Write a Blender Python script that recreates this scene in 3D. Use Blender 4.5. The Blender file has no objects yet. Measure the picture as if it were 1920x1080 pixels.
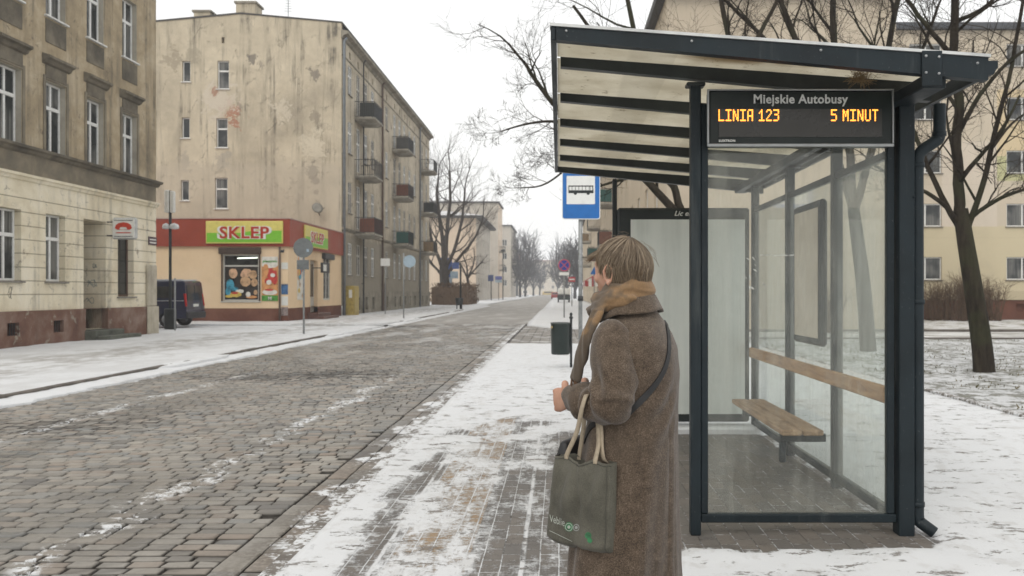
import bpy, bmesh, math, random
from math import radians, sin, cos, pi, sqrt
from mathutils import Vector, Matrix, noise as mnoise
random.seed(7)
C = bpy.context.scene.collection
SC = bpy.context.scene

# ------------------------------------------------------------------ camera
CAMZ, F = 1.48, 1600.0
cd = bpy.data.cameras.new('camera'); cam = bpy.data.objects.new('camera', cd); C.objects.link(cam)
cam.location = (0, 0, CAMZ); cam.rotation_euler = (pi/2, 0, 0)
cd.sensor_width = 36; cd.lens = 36*F/1920
cd.shift_x = -88/1920; cd.shift_y = 7/1920
cd.clip_start = 0.05; cd.clip_end = 6000
cd.dof.use_dof = True; cd.dof.focus_distance = 3.6; cd.dof.aperture_fstop = 5.6
SC.camera = cam

# ------------------------------------------------------------------ world, sun, exposure
SUN_EL, SUN_AZ = radians(48), radians(200)
w = bpy.data.worlds.new('World'); SC.world = w; w.use_nodes = True
nt = w.node_tree; nt.nodes.clear()
sky = nt.nodes.new('ShaderNodeTexSky'); sky.sky_type = 'NISHITA'; sky.sun_disc = False
sky.sun_elevation = SUN_EL; sky.sun_rotation = SUN_AZ; sky.dust_density = 6; sky.air_density = 1.5
b1 = nt.nodes.new('ShaderNodeBackground'); b1.inputs[1].default_value = 0.10
nt.links.new(sky.outputs[0], b1.inputs[0])
b2 = nt.nodes.new('ShaderNodeBackground'); b2.inputs[0].default_value = (1.0, 0.995, 0.975, 1); b2.inputs[1].default_value = 1.06
mx = nt.nodes.new('ShaderNodeMixShader'); mx.inputs[0].default_value = 0.88
nt.links.new(b1.outputs[0], mx.inputs[1]); nt.links.new(b2.outputs[0], mx.inputs[2])
wo = nt.nodes.new('ShaderNodeOutputWorld'); nt.links.new(mx.outputs[0], wo.inputs[0])
sl = bpy.data.lights.new('sun', 'SUN'); sl.energy = 0.7; sl.angle = radians(35); sl.color = (1, 0.965, 0.91)
so = bpy.data.objects.new('sun', sl); C.objects.link(so)
sd = Vector((sin(SUN_AZ)*cos(SUN_EL), cos(SUN_AZ)*cos(SUN_EL), sin(SUN_EL)))
so.rotation_euler = sd.to_track_quat('Z', 'Y').to_euler()
SC.view_settings.view_transform = 'Standard'; SC.view_settings.look = 'None'
SC.view_settings.exposure = 0.22; SC.view_settings.gamma = 1
SC.render.engine = 'CYCLES'
SC.cycles.max_bounces = 8; SC.cycles.diffuse_bounces = 3; SC.cycles.glossy_bounces = 3
SC.cycles.transmission_bounces = 6; SC.cycles.transparent_max_bounces = 24; SC.cycles.volume_bounces = 1
SC.cycles.use_denoising = True
try: SC.cycles.denoiser = 'OPENIMAGEDENOISE'
except Exception: pass
SC.cycles.sample_clamp_indirect = 4
SC.cycles.caustics_reflective = False; SC.cycles.caustics_refractive = False

# ------------------------------------------------------------------ node helper
class S:
    def __init__(s, t, o): s.t = t; s.o = o
    def _m(s, op, *a, clamp=False):
        n = s.t.nodes.new('ShaderNodeMath'); n.operation = op; n.use_clamp = clamp
        for i, v in enumerate((s,)+a):
            if isinstance(v, S): s.t.links.new(v.o, n.inputs[i])
            else: n.inputs[i].default_value = v
        return S(s.t, n.outputs[0])
    def __add__(s, b): return s._m('ADD', b)
    __radd__ = __add__
    def __sub__(s, b): return s._m('SUBTRACT', b)
    def __rsub__(s, b): return s._m('MULTIPLY', -1.0)._m('ADD', b)
    def __mul__(s, b): return s._m('MULTIPLY', b)
    __rmul__ = __mul__
    def abs(s): return s._m('ABSOLUTE')
    def max(s, b): return s._m('MAXIMUM', b)
    def min(s, b): return s._m('MINIMUM', b)
    def clamp(s): return s._m('ADD', 0.0, clamp=True)
    def sm(s, a, b, o0=0.0, o1=1.0):
        n = s.t.nodes.new('ShaderNodeMapRange'); n.interpolation_type = 'SMOOTHSTEP'
        if a > b: a, b, o0, o1 = b, a, o1, o0
        s.t.links.new(s.o, n.inputs[0])
        for i, v in enumerate((a, b, o0, o1)): n.inputs[i+1].default_value = v
        return S(s.t, n.outputs[0])
    def band(s, a, b, e): return s.sm(a-e, a+e)*s.sm(b+e, b-e)

class G:
    """small material builder"""
    def __init__(g, name):
        g.m = bpy.data.materials.new(name); g.m.use_nodes = True; g.t = g.m.node_tree; g.t.nodes.clear()
        g.out = g.t.nodes.new('ShaderNodeOutputMaterial')
        g.geo = g.t.nodes.new('ShaderNodeNewGeometry'); g._tc = None
    @property
    def pos(g): return S(g.t, g.geo.outputs['Position'])
    @property
    def island(g): return S(g.t, g.geo.outputs['Random Per Island'])
    @property
    def obj(g):
        if g._tc is None: g._tc = g.t.nodes.new('ShaderNodeTexCoord')
        return S(g.t, g._tc.outputs['Object'])
    def sep(g, v):
        n = g.t.nodes.new('ShaderNodeSeparateXYZ'); g.t.links.new(v.o, n.inputs[0])
        return [S(g.t, n.outputs[i]) for i in range(3)]
    def comb(g, x, y, z):
        n = g.t.nodes.new('ShaderNodeCombineXYZ')
        for i, v in enumerate((x, y, z)):
            if isinstance(v, S): g.t.links.new(v.o, n.inputs[i])
            else: n.inputs[i].default_value = v
        return S(g.t, n.outputs[0])
    def scl(g, v, sx, sy, sz):
        n = g.t.nodes.new('ShaderNodeVectorMath'); n.operation = 'MULTIPLY'
        g.t.links.new(v.o, n.inputs[0]); n.inputs[1].default_value = (sx, sy, sz)
        return S(g.t, n.outputs[0])
    def off(g, v, p):
        n = g.t.nodes.new('ShaderNodeVectorMath'); n.operation = 'ADD'
        g.t.links.new(v.o, n.inputs[0]); n.inputs[1].default_value = p
        return S(g.t, n.outputs[0])
    def dist(g, v, p):
        n = g.t.nodes.new('ShaderNodeVectorMath'); n.operation = 'DISTANCE'
        g.t.links.new(v.o, n.inputs[0]); n.inputs[1].default_value = p
        return S(g.t, n.outputs['Value'])
    def noise(g, v, scale, detail=4, rough=0.55, dist=0.0):
        n = g.t.nodes.new('ShaderNodeTexNoise'); g.t.links.new(v.o, n.inputs['Vector'])
        n.inputs['Scale'].default_value = scale; n.inputs['Detail'].default_value = detail
        n.inputs['Roughness'].default_value = rough; n.inputs['Distortion'].default_value = dist
        return S(g.t, n.outputs[0])
    def voro(g, v, scale, feat='F1'):
        n = g.t.nodes.new('ShaderNodeTexVoronoi'); g.t.links.new(v.o, n.inputs['Vector']); n.feature = feat
        n.inputs['Scale'].default_value = scale
        return S(g.t, n.outputs[0])
    def brick(g, v, bw, rh, mortar=0.004, smooth=0.2, c1=(.3, .3, .3), c2=(.2, .2, .2), cm=(.1, .1, .1)):
        n = g.t.nodes.new('ShaderNodeTexBrick'); g.t.links.new(v.o, n.inputs['Vector'])
        n.inputs['Scale'].default_value = 1.0; n.inputs['Mortar Size'].default_value = mortar
        n.inputs['Mortar Smooth'].default_value = smooth
        n.inputs['Brick Width'].default_value = bw; n.inputs['Row Height'].default_value = rh
        n.inputs['Color1'].default_value = (*c1, 1); n.inputs['Color2'].default_value = (*c2, 1); n.inputs['Mortar'].default_value = (*cm, 1)
        return S(g.t, n.outputs['Color']), S(g.t, n.outputs['Fac'])
    def col(g, c):
        n = g.t.nodes.new('ShaderNodeRGB'); n.outputs[0].default_value = (*c[:3], 1); return S(g.t, n.outputs[0])
    def mix(g, f, a, b, blend='MIX'):
        n = g.t.nodes.new('ShaderNodeMix'); n.data_type = 'RGBA'; n.blend_type = blend
        for i, v in ((0, f), (6, a), (7, b)):
            if isinstance(v, S): g.t.links.new(v.o, n.inputs[i])
            elif i == 0: n.inputs[0].default_value = v
            else: n.inputs[i].default_value = (*v[:3], 1)
        return S(g.t, n.outputs[2])
    def ramp(g, f, stops, interp='LINEAR'):
        n = g.t.nodes.new('ShaderNodeValToRGB'); g.t.links.new(f.o, n.inputs[0]); r = n.color_ramp; r.interpolation = interp
        while len(r.elements) < len(stops): r.elements.new(0.5)
        for e, (p, c) in zip(r.elements, stops): e.position = p; e.color = (*c[:3], 1)
        return S(g.t, n.outputs[0])
    def bump(g, h, strength=0.3, dist=0.02):
        n = g.t.nodes.new('ShaderNodeBump'); g.t.links.new(h.o, n.inputs['Height'])
        n.inputs['Strength'].default_value = strength; n.inputs['Distance'].default_value = dist
        return S(g.t, n.outputs[0])
    def bsdf(g, color, rough=0.7, metal=0.0, normal=None, emis=None, estr=0.0, spec=0.5, coat=0.0, sheen=0.0, final=True, alpha=None):
        n = g.t.nodes.new('ShaderNodeBsdfPrincipled')
        def put(k, v):
            if isinstance(v, S): g.t.links.new(v.o, n.inputs[k])
            elif isinstance(v, (tuple, list)): n.inputs[k].default_value = (*v[:3], 1)
            else: n.inputs[k].default_value = v
        put('Base Color', color); put('Roughness', rough); put('Metallic', metal)
        put('Specular IOR Level', spec); put('Coat Weight', coat); put('Sheen Weight', sheen)
        if sheen: n.inputs['Sheen Roughness'].default_value = 0.5
        if normal is not None: put('Normal', normal)
        if emis is not None: put('Emission Color', emis); put('Emission Strength', estr)
        if alpha is not None: put('Alpha', alpha)
        if final: g.t.links.new(n.outputs[0], g.out.inputs[0])
        return n.outputs[0]

def flat(name, c, rough=0.6, metal=0.0, spec=0.5, var=0.12, scale=6.0, bump=0.0, coat=0.0):
    """plain painted / moulded surface with slight dirt variation"""
    g = G(name); p = g.obj
    n = g.noise(p, scale, 6, 0.65)
    d = tuple(x*(1-var*2.2) for x in c); l = tuple(min(1, x*(1+var)) for x in c)
    cc = g.ramp(n, [(0.32, d), (0.5, c), (0.7, l)])
    nm = g.bump(g.noise(p, scale*14, 3), bump, 0.004) if bump else None
    g.bsdf(cc, n.sm(0.3, 0.7, max(0.05, rough-0.08), min(1, rough+0.08)), metal, nm, spec=spec, coat=coat)
    return g.m

def plaster(name, base, dark, light, streak=(.07, .065, .055), sk=0.55, sk_t=(0.52, 0.74), scale=0.35, blobs=(), bumpk=0.35, groove=None, cracks=0, low=None, under=None, under_t=0.0):
    """old render: mottled, rain streaks, peeled spots, optional grooves"""
    g = G(name); p = g.pos
    n1 = g.noise(p, scale, 7, 0.6, 0.6); n2 = g.noise(g.off(p, (13, 7, 3)), scale*3.7, 6, 0.62)
    n3 = g.noise(p, 9, 5, 0.7)
    c = g.ramp(n1*0.65+n2*0.35, [(0.30, dark), (0.48, base), (0.66, light)])
    st = g.noise(g.scl(p, 1.7, 1.7, 0.10), 1.0, 6, 0.65)
    st2 = g.noise(g.scl(g.off(p, (3, 5, 1)), 5.0, 5.0, 0.35), 1.0, 5, 0.6)
    m = (st*0.7+st2*0.3).sm(*sk_t)*sk*n2.sm(0.3, 0.6)
    c = g.mix(m, c, streak)
    c = g.mix(n3.sm(0.58, 0.78)*0.3, c, tuple(x*0.55 for x in base))
    c = g.mix(n3.sm(0.42, 0.25)*0.25, c, tuple(min(1, x*1.3) for x in light))
    h = n3*0.5+g.noise(p, 40, 3)*0.25+n2*0.6
    if cracks:
        v = g.t.nodes.new('ShaderNodeTexVoronoi'); v.feature = 'DISTANCE_TO_EDGE'; v.inputs['Scale'].default_value = cracks
        wv_ = g.t.nodes.new('ShaderNodeVectorMath'); wv_.operation = 'ADD'; g.t.links.new(p.o, wv_.inputs[0])
        sc_ = g.comb(n3*.9, n2*1.4, n3*1.3); g.t.links.new(sc_.o, wv_.inputs[1]); g.t.links.new(wv_.outputs[0], v.inputs['Vector'])
        ck = S(g.t, v.outputs['Distance']).sm(.022, .006)*n2.sm(.50, .60)
        c = g.mix(ck*.6, c, (.09, .08, .065)); h = h-ck*.5
    if under:   # peeled spots that show brick or old render
        pk = g.noise(g.off(p, (31, 2, 9)), scale*2.6, 8, 0.72).sm(under_t, under_t+0.02)
        c = g.mix(pk*0.8, c, under); h = h-pk*0.6
    if blobs: nb1 = g.noise(g.off(p, (5, 0, 8)), 1.6, 6, 0.65, .5); nb2 = g.noise(p, 6.5, 4, 0.7)
    for (bp, r, bc, k) in blobs:
        d = g.dist(g.scl(p, 1, 1, .8), (bp[0], bp[1], bp[2]*.8))+(nb1-0.5)*r*4.2+(nb2-0.5)*r*2.5
        mk = d.sm(r*1.02, r*0.72)*k
        c = g.mix(mk, c, bc); h = h-mk*0.4
    if low:     # a band of rising damp with a ragged edge
        x, y, z = g.sep(p)
        mk = (z+(n2-0.5)*1.2).sm(low[0], low[0]-0.5)*low[2]
        c = g.mix(mk, c, low[1])
    if groove:
        x, y, z = g.sep(p)
        zz = (z-groove[1])._m('MODULO', groove[0])
        gm = zz.sm(groove[2], groove[2]*0.5)*z.sm(groove[3], groove[3]+0.01)*z.sm(groove[4], groove[4]-0.01)
        c = g.mix(gm*0.6, c, (.10, .08, .05)); h = h-gm*1.5
    g.bsdf(c, 0.92, 0, g.bump(h, bumpk, 0.03), spec=0.15)
    return g.m

# ------------------------------------------------------------------ mesh helper
class MB:
    def __init__(s): s.v = []; s.f = []; s.mi = []; s.T = None; s.sm = []
    def add(s, vs, fs, mi=0, smooth=False):
        b = len(s.v)
        s.v += [tuple(s.T @ Vector(v)) if s.T is not None else tuple(v) for v in vs]
        for f in fs: s.f.append(tuple(b+i for i in f)); s.mi.append(mi); s.sm.append(smooth)
        return s
    def box(s, x0, x1, y0, y1, z0, z1, mi=0):
        return s.add([(x0,y0,z0),(x1,y0,z0),(x1,y1,z0),(x0,y1,z0),(x0,y0,z1),(x1,y0,z1),(x1,y1,z1),(x0,y1,z1)],
              [(0,3,2,1),(4,5,6,7),(0,1,5,4),(1,2,6,5),(2,3,7,6),(3,0,4,7)], mi)
    def bbox(s, x0, x1, y0, y1, z0, z1, r=0.006, mi=0):
        """box with chamfered edges"""
        r = min(r, (x1-x0)*.45, (y1-y0)*.45, (z1-z0)*.45)
        bm = bmesh.new(); bmesh.ops.create_cube(bm, size=1)
        bmesh.ops.scale(bm, vec=(x1-x0, y1-y0, z1-z0), verts=bm.verts)
        bmesh.ops.translate(bm, vec=((x0+x1)/2, (y0+y1)/2, (z0+z1)/2), verts=bm.verts)
        bmesh.ops.bevel(bm, geom=list(bm.edges), offset=r, segments=1, affect='EDGES', profile=0.5)
        bm.verts.index_update()
        s.add([v.co[:] for v in bm.verts], [[v.index for v in f.verts] for f in bm.faces], mi); bm.free(); return s
    def hexa(s, a, b, mi=0):
        """two matching polygons joined (lists of 3D points)"""
        n = len(a)
        return s.add(list(a)+list(b), [tuple(range(n-1, -1, -1)), tuple(range(n, 2*n))]+[(i, (i+1) % n, n+(i+1) % n, n+i) for i in range(n)], mi)
    def prism(s, poly, y0, y1, mi=0):
        """polygon in x,z pushed along y"""
        return s.hexa([(x, y0, z) for x, z in poly], [(x, y1, z) for x, z in poly], mi)
    def prismx(s, poly, x0, x1, mi=0):
        return s.hexa([(x0, y, z) for y, z in poly], [(x1, y, z) for y, z in poly], mi)
    def tube(s, pts, r, n=8, mi=0, cap=True, smooth=True):
        pts = [Vector(p) for p in pts]; m = len(pts)
        rs = list(r) if isinstance(r, (list, tuple)) else [r]*m
        if len(rs) != m: q_ = rs; rs = [q_[0]+(q_[-1]-q_[0])*i/(m-1) for i in range(m)]
        vs = []; fs = []
        t0 = (pts[1]-pts[0]).normalized()
        u = t0.orthogonal().normalized()
        for i in range(m):
            t = (pts[min(i+1, m-1)]-pts[max(i-1, 0)])
            t = t.normalized() if t.length > 1e-9 else t0
            u = (u-t*u.dot(t)); u = u.normalized() if u.length > 1e-6 else t.orthogonal().normalized()
            w_ = t.cross(u)
            for k in range(n):
                a = 2*pi*k/n
                vs.append(pts[i]+(u*cos(a)+w_*sin(a))*rs[i])
        for i in range(m-1):
            for k in range(n):
                fs.append((i*n+k, i*n+(k+1) % n, (i+1)*n+(k+1) % n, (i+1)*n+k))
        if cap: fs.append(tuple(range(n-1, -1, -1))); fs.append(tuple((m-1)*n+k for k in range(n)))
        return s.add(vs, fs, mi, smooth)
    def cyl(s, x, y, z0, z1, r, n=12, mi=0): return s.tube([(x, y, z0), (x, y, z1)], r, n, mi)
    def disc(s, c, r, y0, y1, n=28, mi=0, sy=1.0):
        """disc facing -Y at centre c=(x,z)"""
        return s.prism([(c[0]+r*cos(2*pi*k/n), c[1]+r*sy*sin(2*pi*k/n)) for k in range(n)], y0, y1, mi)
    def lathe(s, prof, c=(0, 0, 0), n=16, mi=0):
        vs = []; fs = []
        for r, z in prof:
            for k in range(n): vs.append((c[0]+r*cos(2*pi*k/n), c[1]+r*sin(2*pi*k/n), c[2]+z))
        for i in range(len(prof)-1):
            for k in range(n): fs.append((i*n+k, i*n+(k+1) % n, (i+1)*n+(k+1) % n, (i+1)*n+k))
        fs.append(tuple(range(n-1, -1, -1))); fs.append(tuple((len(prof)-1)*n+k for k in range(n)))
        return s.add(vs, fs, mi, True)
    def wall(s, L, H, holes, depth=0.25, mi=0, rmi=0, x0=0.0, z0=0.0):
        """wall facing -Y in its own frame (use s.T), openings (x0,x1,z0,z1) with reveals"""
        xs = sorted({x0, L}|{h[0] for h in holes}|{h[1] for h in holes}); zs = sorted({z0, H}|{h[2] for h in holes}|{h[3] for h in holes})
        xs = [x for x in xs if x0 <= x <= L]; zs = [z for z in zs if z0 <= z <= H]
        vs = [(x, 0, z) for z in zs for x in xs]; nx = len(xs); fs = []
        for j in range(len(zs)-1):
            for i in range(nx-1):
                cx, cz = (xs[i]+xs[i+1])/2, (zs[j]+zs[j+1])/2
                if any(h[0] < cx < h[1] and h[2] < cz < h[3] for h in holes): continue
                fs.append((j*nx+i, j*nx+i+1, (j+1)*nx+i+1, (j+1)*nx+i))
        s.add(vs, fs, mi)
        for h in holes:
            d = h[4] if len(h) > 4 else depth
            a, b, c, e = h[:4]
            s.add([(a,0,c),(b,0,c),(b,0,e),(a,0,e),(a,d,c),(b,d,c),(b,d,e),(a,d,e)],
                  [(0,4,5,1),(1,5,6,2),(2,6,7,3),(3,7,4,0),(4,7,6,5)], rmi)
        return s
    def data(s, name, mats):
        me = bpy.data.meshes.new(name); me.from_pydata(s.v, [], s.f)
        for m in (mats if isinstance(mats, (list, tuple)) else [mats]): me.materials.append(m)
        me.polygons.foreach_set('material_index', s.mi); me.polygons.foreach_set('use_smooth', s.sm)
        me.update(); return me
    def build(s, name, mats, parent=None, loc=None, **kw):
        """link as ONE object; vertices are in world space unless loc is given"""
        me = s.data(name, mats)
        o = bpy.data.objects.new(name, me); C.objects.link(o)
        if parent is not None:
            o.parent = parent
            r = parent
            while r.parent is not None: r = r.parent
            if loc is None: me.transform(Matrix.Translation(-r.location)); me.update()
        if loc is not None: o.location = loc
        props(o, **kw)
        return o

def props(o, label=None, cat=None, group=None, kind=None):
    if label: o['label'] = label
    if cat: o['category'] = cat
    if group: o['group'] = group
    if kind: o['kind'] = kind
    return o
def thing(name, loc, label, cat, group=None, rz=0.0):
    o = bpy.data.objects.new(name, None); C.objects.link(o); o.empty_display_size = 0.2
    o.location = loc; o.rotation_euler = (0, 0, rz)
    return props(o, label, cat, group)
def inst(me, name, parent, loc, rz=0.0, **kw):
    o = bpy.data.objects.new(name, me); C.objects.link(o); o.parent = parent
    o.location = loc; o.rotation_euler = (0, 0, rz); props(o, **kw); return o
def copy_tree(o, parent=None, label=None):
    c = o.copy(); C.objects.link(c)
    if parent is not None: c.parent = parent
    if label: c['label'] = label
    for ch in [x for x in o.children]: copy_tree(ch, c)
    return c
def XF(x, y, z, rz=0.0): return Matrix.Translation((x, y, z)) @ Matrix.Rotation(rz, 4, 'Z')

def lettering(s, text, size, origin, mi=0, rz=0.0, bold=0.0, depth=0.004, align='CENTER', sx=1.0, italic=0.0, rx=pi/2):
    """text as geometry into MB s; faces -Y turned by rz; origin is baseline point"""
    cu = bpy.data.curves.new('t', 'FONT'); cu.body = text; cu.size = size; cu.align_x = align
    cu.offset = bold; cu.extrude = depth/2; cu.shear = italic; cu.space_character = 1.0+bold*2.6/size*1.0; cu.resolution_u = 3
    o = bpy.data.objects.new('t', cu); C.objects.link(o)
    dg = bpy.context.evaluated_depsgraph_get(); me = bpy.data.meshes.new_from_object(o.evaluated_get(dg))
    M = Matrix.Translation(origin) @ Matrix.Rotation(rz, 4, 'Z') @ Matrix.Rotation(rx, 4, 'X') @ Matrix.Diagonal((sx, 1, 1, 1))
    s.add([tuple(M @ v.co) for v in me.vertices], [tuple(p.vertices) for p in me.polygons], mi)
    bpy.data.objects.remove(o); bpy.data.curves.remove(cu); bpy.data.meshes.remove(me)

def nz(x, y, z=0.0): return mnoise.noise(Vector((x, y, z)))
def fbm(x, y, z=0.0, o=4): return mnoise.fractal(Vector((x, y, z)), 0.9, 2.1, o)
# ------------------------------------------------------------------ ground, road, pavements
SNOW = (0.66, 0.67, 0.68)
ROADZ = -0.08
def snow_bumps(g, p):
    return g.noise(p, 2.2, 5, 0.6)*1.0+g.noise(p, 9, 5, 0.65)*0.5+g.noise(p, 45, 3)*0.12

g = G('snow_ground'); p = g.pos
n = g.noise(p, 0.25, 6, 0.6); n2 = g.noise(p, 2.0, 6, 0.65)
c = g.mix((n*0.5+n2*0.5).sm(0.52, 0.66)*0.45, SNOW, (.34, .33, .31))
g.bsdf(c, 0.8, 0, g.bump(snow_bumps(g, p), 0.5, 0.05), spec=0.2); M_ground = g.m
MB().add([(-420, -40, -.16), (420, -40, -.16), (420, 900, -.16), (-420, 900, -.16)], [(0, 1, 2, 3)]).build('ground', M_ground, kind='structure')

# carriageway bed: dark joints near, setts by texture far away
g = G('road_bed'); p = g.pos; x, y, z = g.sep(p)
wob = g.noise(p, 1.1, 4)-0.5
bc, bf = g.brick(g.comb(x+wob*0.05, y+wob*0.08, 0.0), 0.19, 0.135, 0.008, 0.3, (.27, .25, .225), (.22, .21, .20), (.115, .105, .095))
n = g.noise(p, 0.35, 6, 0.6); n2 = g.noise(g.scl(p, 1, 0.25, 1), 0.9, 5, 0.6); n3 = g.noise(p, 7, 5, 0.7)
c = g.mix(n.sm(0.35, 0.65)*0.35, bc, (.34, .32, .29))
lane = (x+4.75).abs().sm(0.4, 1.6)
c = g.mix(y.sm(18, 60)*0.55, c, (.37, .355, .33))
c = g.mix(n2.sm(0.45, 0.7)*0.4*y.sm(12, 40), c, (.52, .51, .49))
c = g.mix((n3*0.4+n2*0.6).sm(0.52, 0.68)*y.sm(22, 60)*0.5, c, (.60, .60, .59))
sn = (x+3.0+wob*0.4).abs().sm(0.30, 0.02)+(x+5.9+wob*0.4).abs().sm(0.28, 0.02)*0.8
sn = sn*g.noise(p, 2.3, 4, 0.7).sm(0.42, 0.56)*y.sm(19, 11)
near = y.sm(41.5, 40.5)
c = g.mix(near*(1-sn), c, (.050, .044, .038))
c = g.mix(near*sn, c, SNOW)
h = (1-bf)*0.6+n3*0.5
g.bsdf(c, n3.sm(0.3, 0.7, 0.62, 0.85), 0, g.bump(h, 0.5, 0.02), spec=0.3); M_bed = g.m
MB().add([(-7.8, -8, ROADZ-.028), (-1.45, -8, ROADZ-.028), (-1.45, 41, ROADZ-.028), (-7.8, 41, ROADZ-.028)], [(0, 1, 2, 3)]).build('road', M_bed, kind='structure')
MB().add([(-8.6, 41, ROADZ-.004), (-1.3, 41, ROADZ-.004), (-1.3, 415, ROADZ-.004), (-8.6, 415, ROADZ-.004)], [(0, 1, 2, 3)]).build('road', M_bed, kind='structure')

# individual setts (hundreds of thousands in the street: one mass)
g = G('sett_stone'); p = g.pos; x, y, z = g.sep(p); r = g.island
c = g.ramp(r, [(0.0, (.13, .125, .12)), (0.2, (.225, .21, .185)), (0.4, (.29, .272, .245)), (0.55, (.20, .207, .205)), (0.7, (.31, .287, .252)), (0.85, (.25, .207, .172)), (1.0, (.36, .335, .295))])
n = g.noise(p, 0.5, 6, 0.6); n2 = g.noise(p, 26, 5, 0.7); n3 = g.noise(p, 1.7, 6, 0.65)
c = g.mix(n.sm(0.35, 0.7)*0.45, c, (.29, .265, .228))
c = g.mix(n2.sm(0.5, 0.75)*0.35, c, (.14, .13, .12))
c = g.mix(n3.sm(0.50, 0.70)*0.35, c, (.34, .32, .29))
# gravelly dirt by the right kerb
c = g.mix((x+1.85+(n3-0.5)*1.2).sm(-0.15, 0.1)*n2.sm(.35, .55)*0.7, c, (.12, .10, .082))
wob = g.noise(p, 1.3, 3)-0.5
trk = (x+3.0+wob*0.5+(n3-0.5)*0.4).abs().sm(0.17, 0.03)*1.0+(x+5.9+wob*0.5+(n3-0.5)*0.4).abs().sm(0.16, 0.04)*0.8
trk = trk*(g.noise(p, 11, 5, 0.75)*0.62+g.noise(p, 1.1, 4)*0.38).sm(0.50, 0.56)*y.sm(20, 12)
edge = (x+7.45+(n3-0.5)*0.9).sm(0.05, -0.1)
edge2 = (x+1.78+(n3-0.5)*1.5).sm(0.0, 0.10)*g.noise(p, 5, 5, 0.75).sm(0.45, 0.52)
far = (g.noise(g.scl(p, 1, .3, 1), 1.0, 5, 0.6)).sm(0.48, 0.66)*y.sm(14, 36)*0.45
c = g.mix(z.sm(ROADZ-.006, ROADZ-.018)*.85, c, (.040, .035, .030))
c = g.mix((trk.max(edge).max(edge2).max(far)).clamp(), c, SNOW)
dmp = g.noise(g.scl(p, 1, .35, 1), 0.8, 5, .6).sm(.45, .62)
c = g.mix(dmp*.38*(trk.max(edge).max(edge2).max(far)).sm(.3, .0), c, (.095, .09, .084))
g.bsdf(c, dmp.sm(0, 1, .72, .36)+(n2-.5)*.3, 0, g.bump(n2*0.6+g.noise(p, 90, 2)*0.3, 0.55, 0.006), spec=0.35); M_sett = g.m
mb = MB(); rnd = random.Random(3)
yy = 2.2
while yy < 41.0:
    rh = rnd.uniform(.108, .124)*(1.0 if yy < 20 else 1.5)
    xx = -7.77+rnd.uniform(-.15, 0)
    while xx < -2.08:
        L = rnd.uniform(.155, .205)*(1.0 if yy < 20 else 1.4)
        if xx+L > -2.06: L = -1.955-xx
        j = lambda a=.0035: rnd.uniform(-a, a)
        gp = .0082; wv = nz(xx*0.35, yy*0.5)*0.06
        zt = ROADZ+rnd.uniform(-.006, .004)+nz(xx*.35, yy*.35, 4)*.018
        ax, bx, ay, by = xx+gp, xx+L-gp, yy+.0105+wv, yy+rh-.0105+wv
        q = [(ax+j(), ay+j()), (bx+j(), ay+j()), (bx+j(), by+j()), (ax+j(), by+j())]
        c_ = ((ax+bx)/2, (ay+by)/2)
        if L > .05:
            tl = (j(.003), j(.003), j(.003), j(.003))
            def ring(k, z): return [(c_[0]+(px-c_[0])*k, c_[1]+(py-c_[1])*k, z+t) for (px, py), t in zip(q, tl)]
            vs = ring(1.02, ROADZ-.04)+ring(1.0, zt-.014)+ring(.955, zt-.002)+ring(.80, zt)
            if yy < 16:
                fs = [(a, (a+1) % 4, (a+1) % 4+4, a+4) for a in range(4)]+[(4+a, 4+(a+1) % 4, 8+(a+1) % 4, 8+a) for a in range(4)]+[(8+a, 8+(a+1) % 4, 12+(a+1) % 4, 12+a) for a in range(4)]+[(12, 13, 14, 15)]
                mb.add(vs, fs, 0, True)
            else:
                vs = vs[4:12]
                mb.add(vs, [(a, (a+1) % 4, (a+1) % 4+4, a+4) for a in range(4)]+[(4, 5, 6, 7)])
        xx += L
    yy += rh
yy = 2.2
while yy < 41:
    rl = rnd.uniform(.24, .38)
    for (xa, xb) in ((-1.945, -1.78), (-1.772, -1.615)):
        a_, b_, c0_, d_ = xa+rnd.uniform(-.006, .004), xb+rnd.uniform(-.004, .006), yy+.006+rnd.uniform(-.01, .01), yy+rl-.006
        zt = ROADZ-.004+rnd.uniform(-.006, .004); cc_ = ((a_+b_)/2, (c0_+d_)/2); q = [(a_, c0_), (b_, c0_), (b_, d_), (a_, d_)]
        vs = []
        for k_, z_ in ((1.0, zt-.03), (1.0, zt-.008), (.93, zt)): vs += [(cc_[0]+(px-cc_[0])*k_, cc_[1]+(py-cc_[1])*k_, z_) for px, py in q]
        mb.add(vs, [(a, (a+1) % 4, (a+1) % 4+4, a+4) for a in range(4)]+[(4+a, 4+(a+1) % 4, 8+(a+1) % 4, 8+a) for a in range(4)]+[(8, 9, 10, 11)])
    yy += rl
o = mb.build('cobblestones', M_sett, kind='structure')

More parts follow.
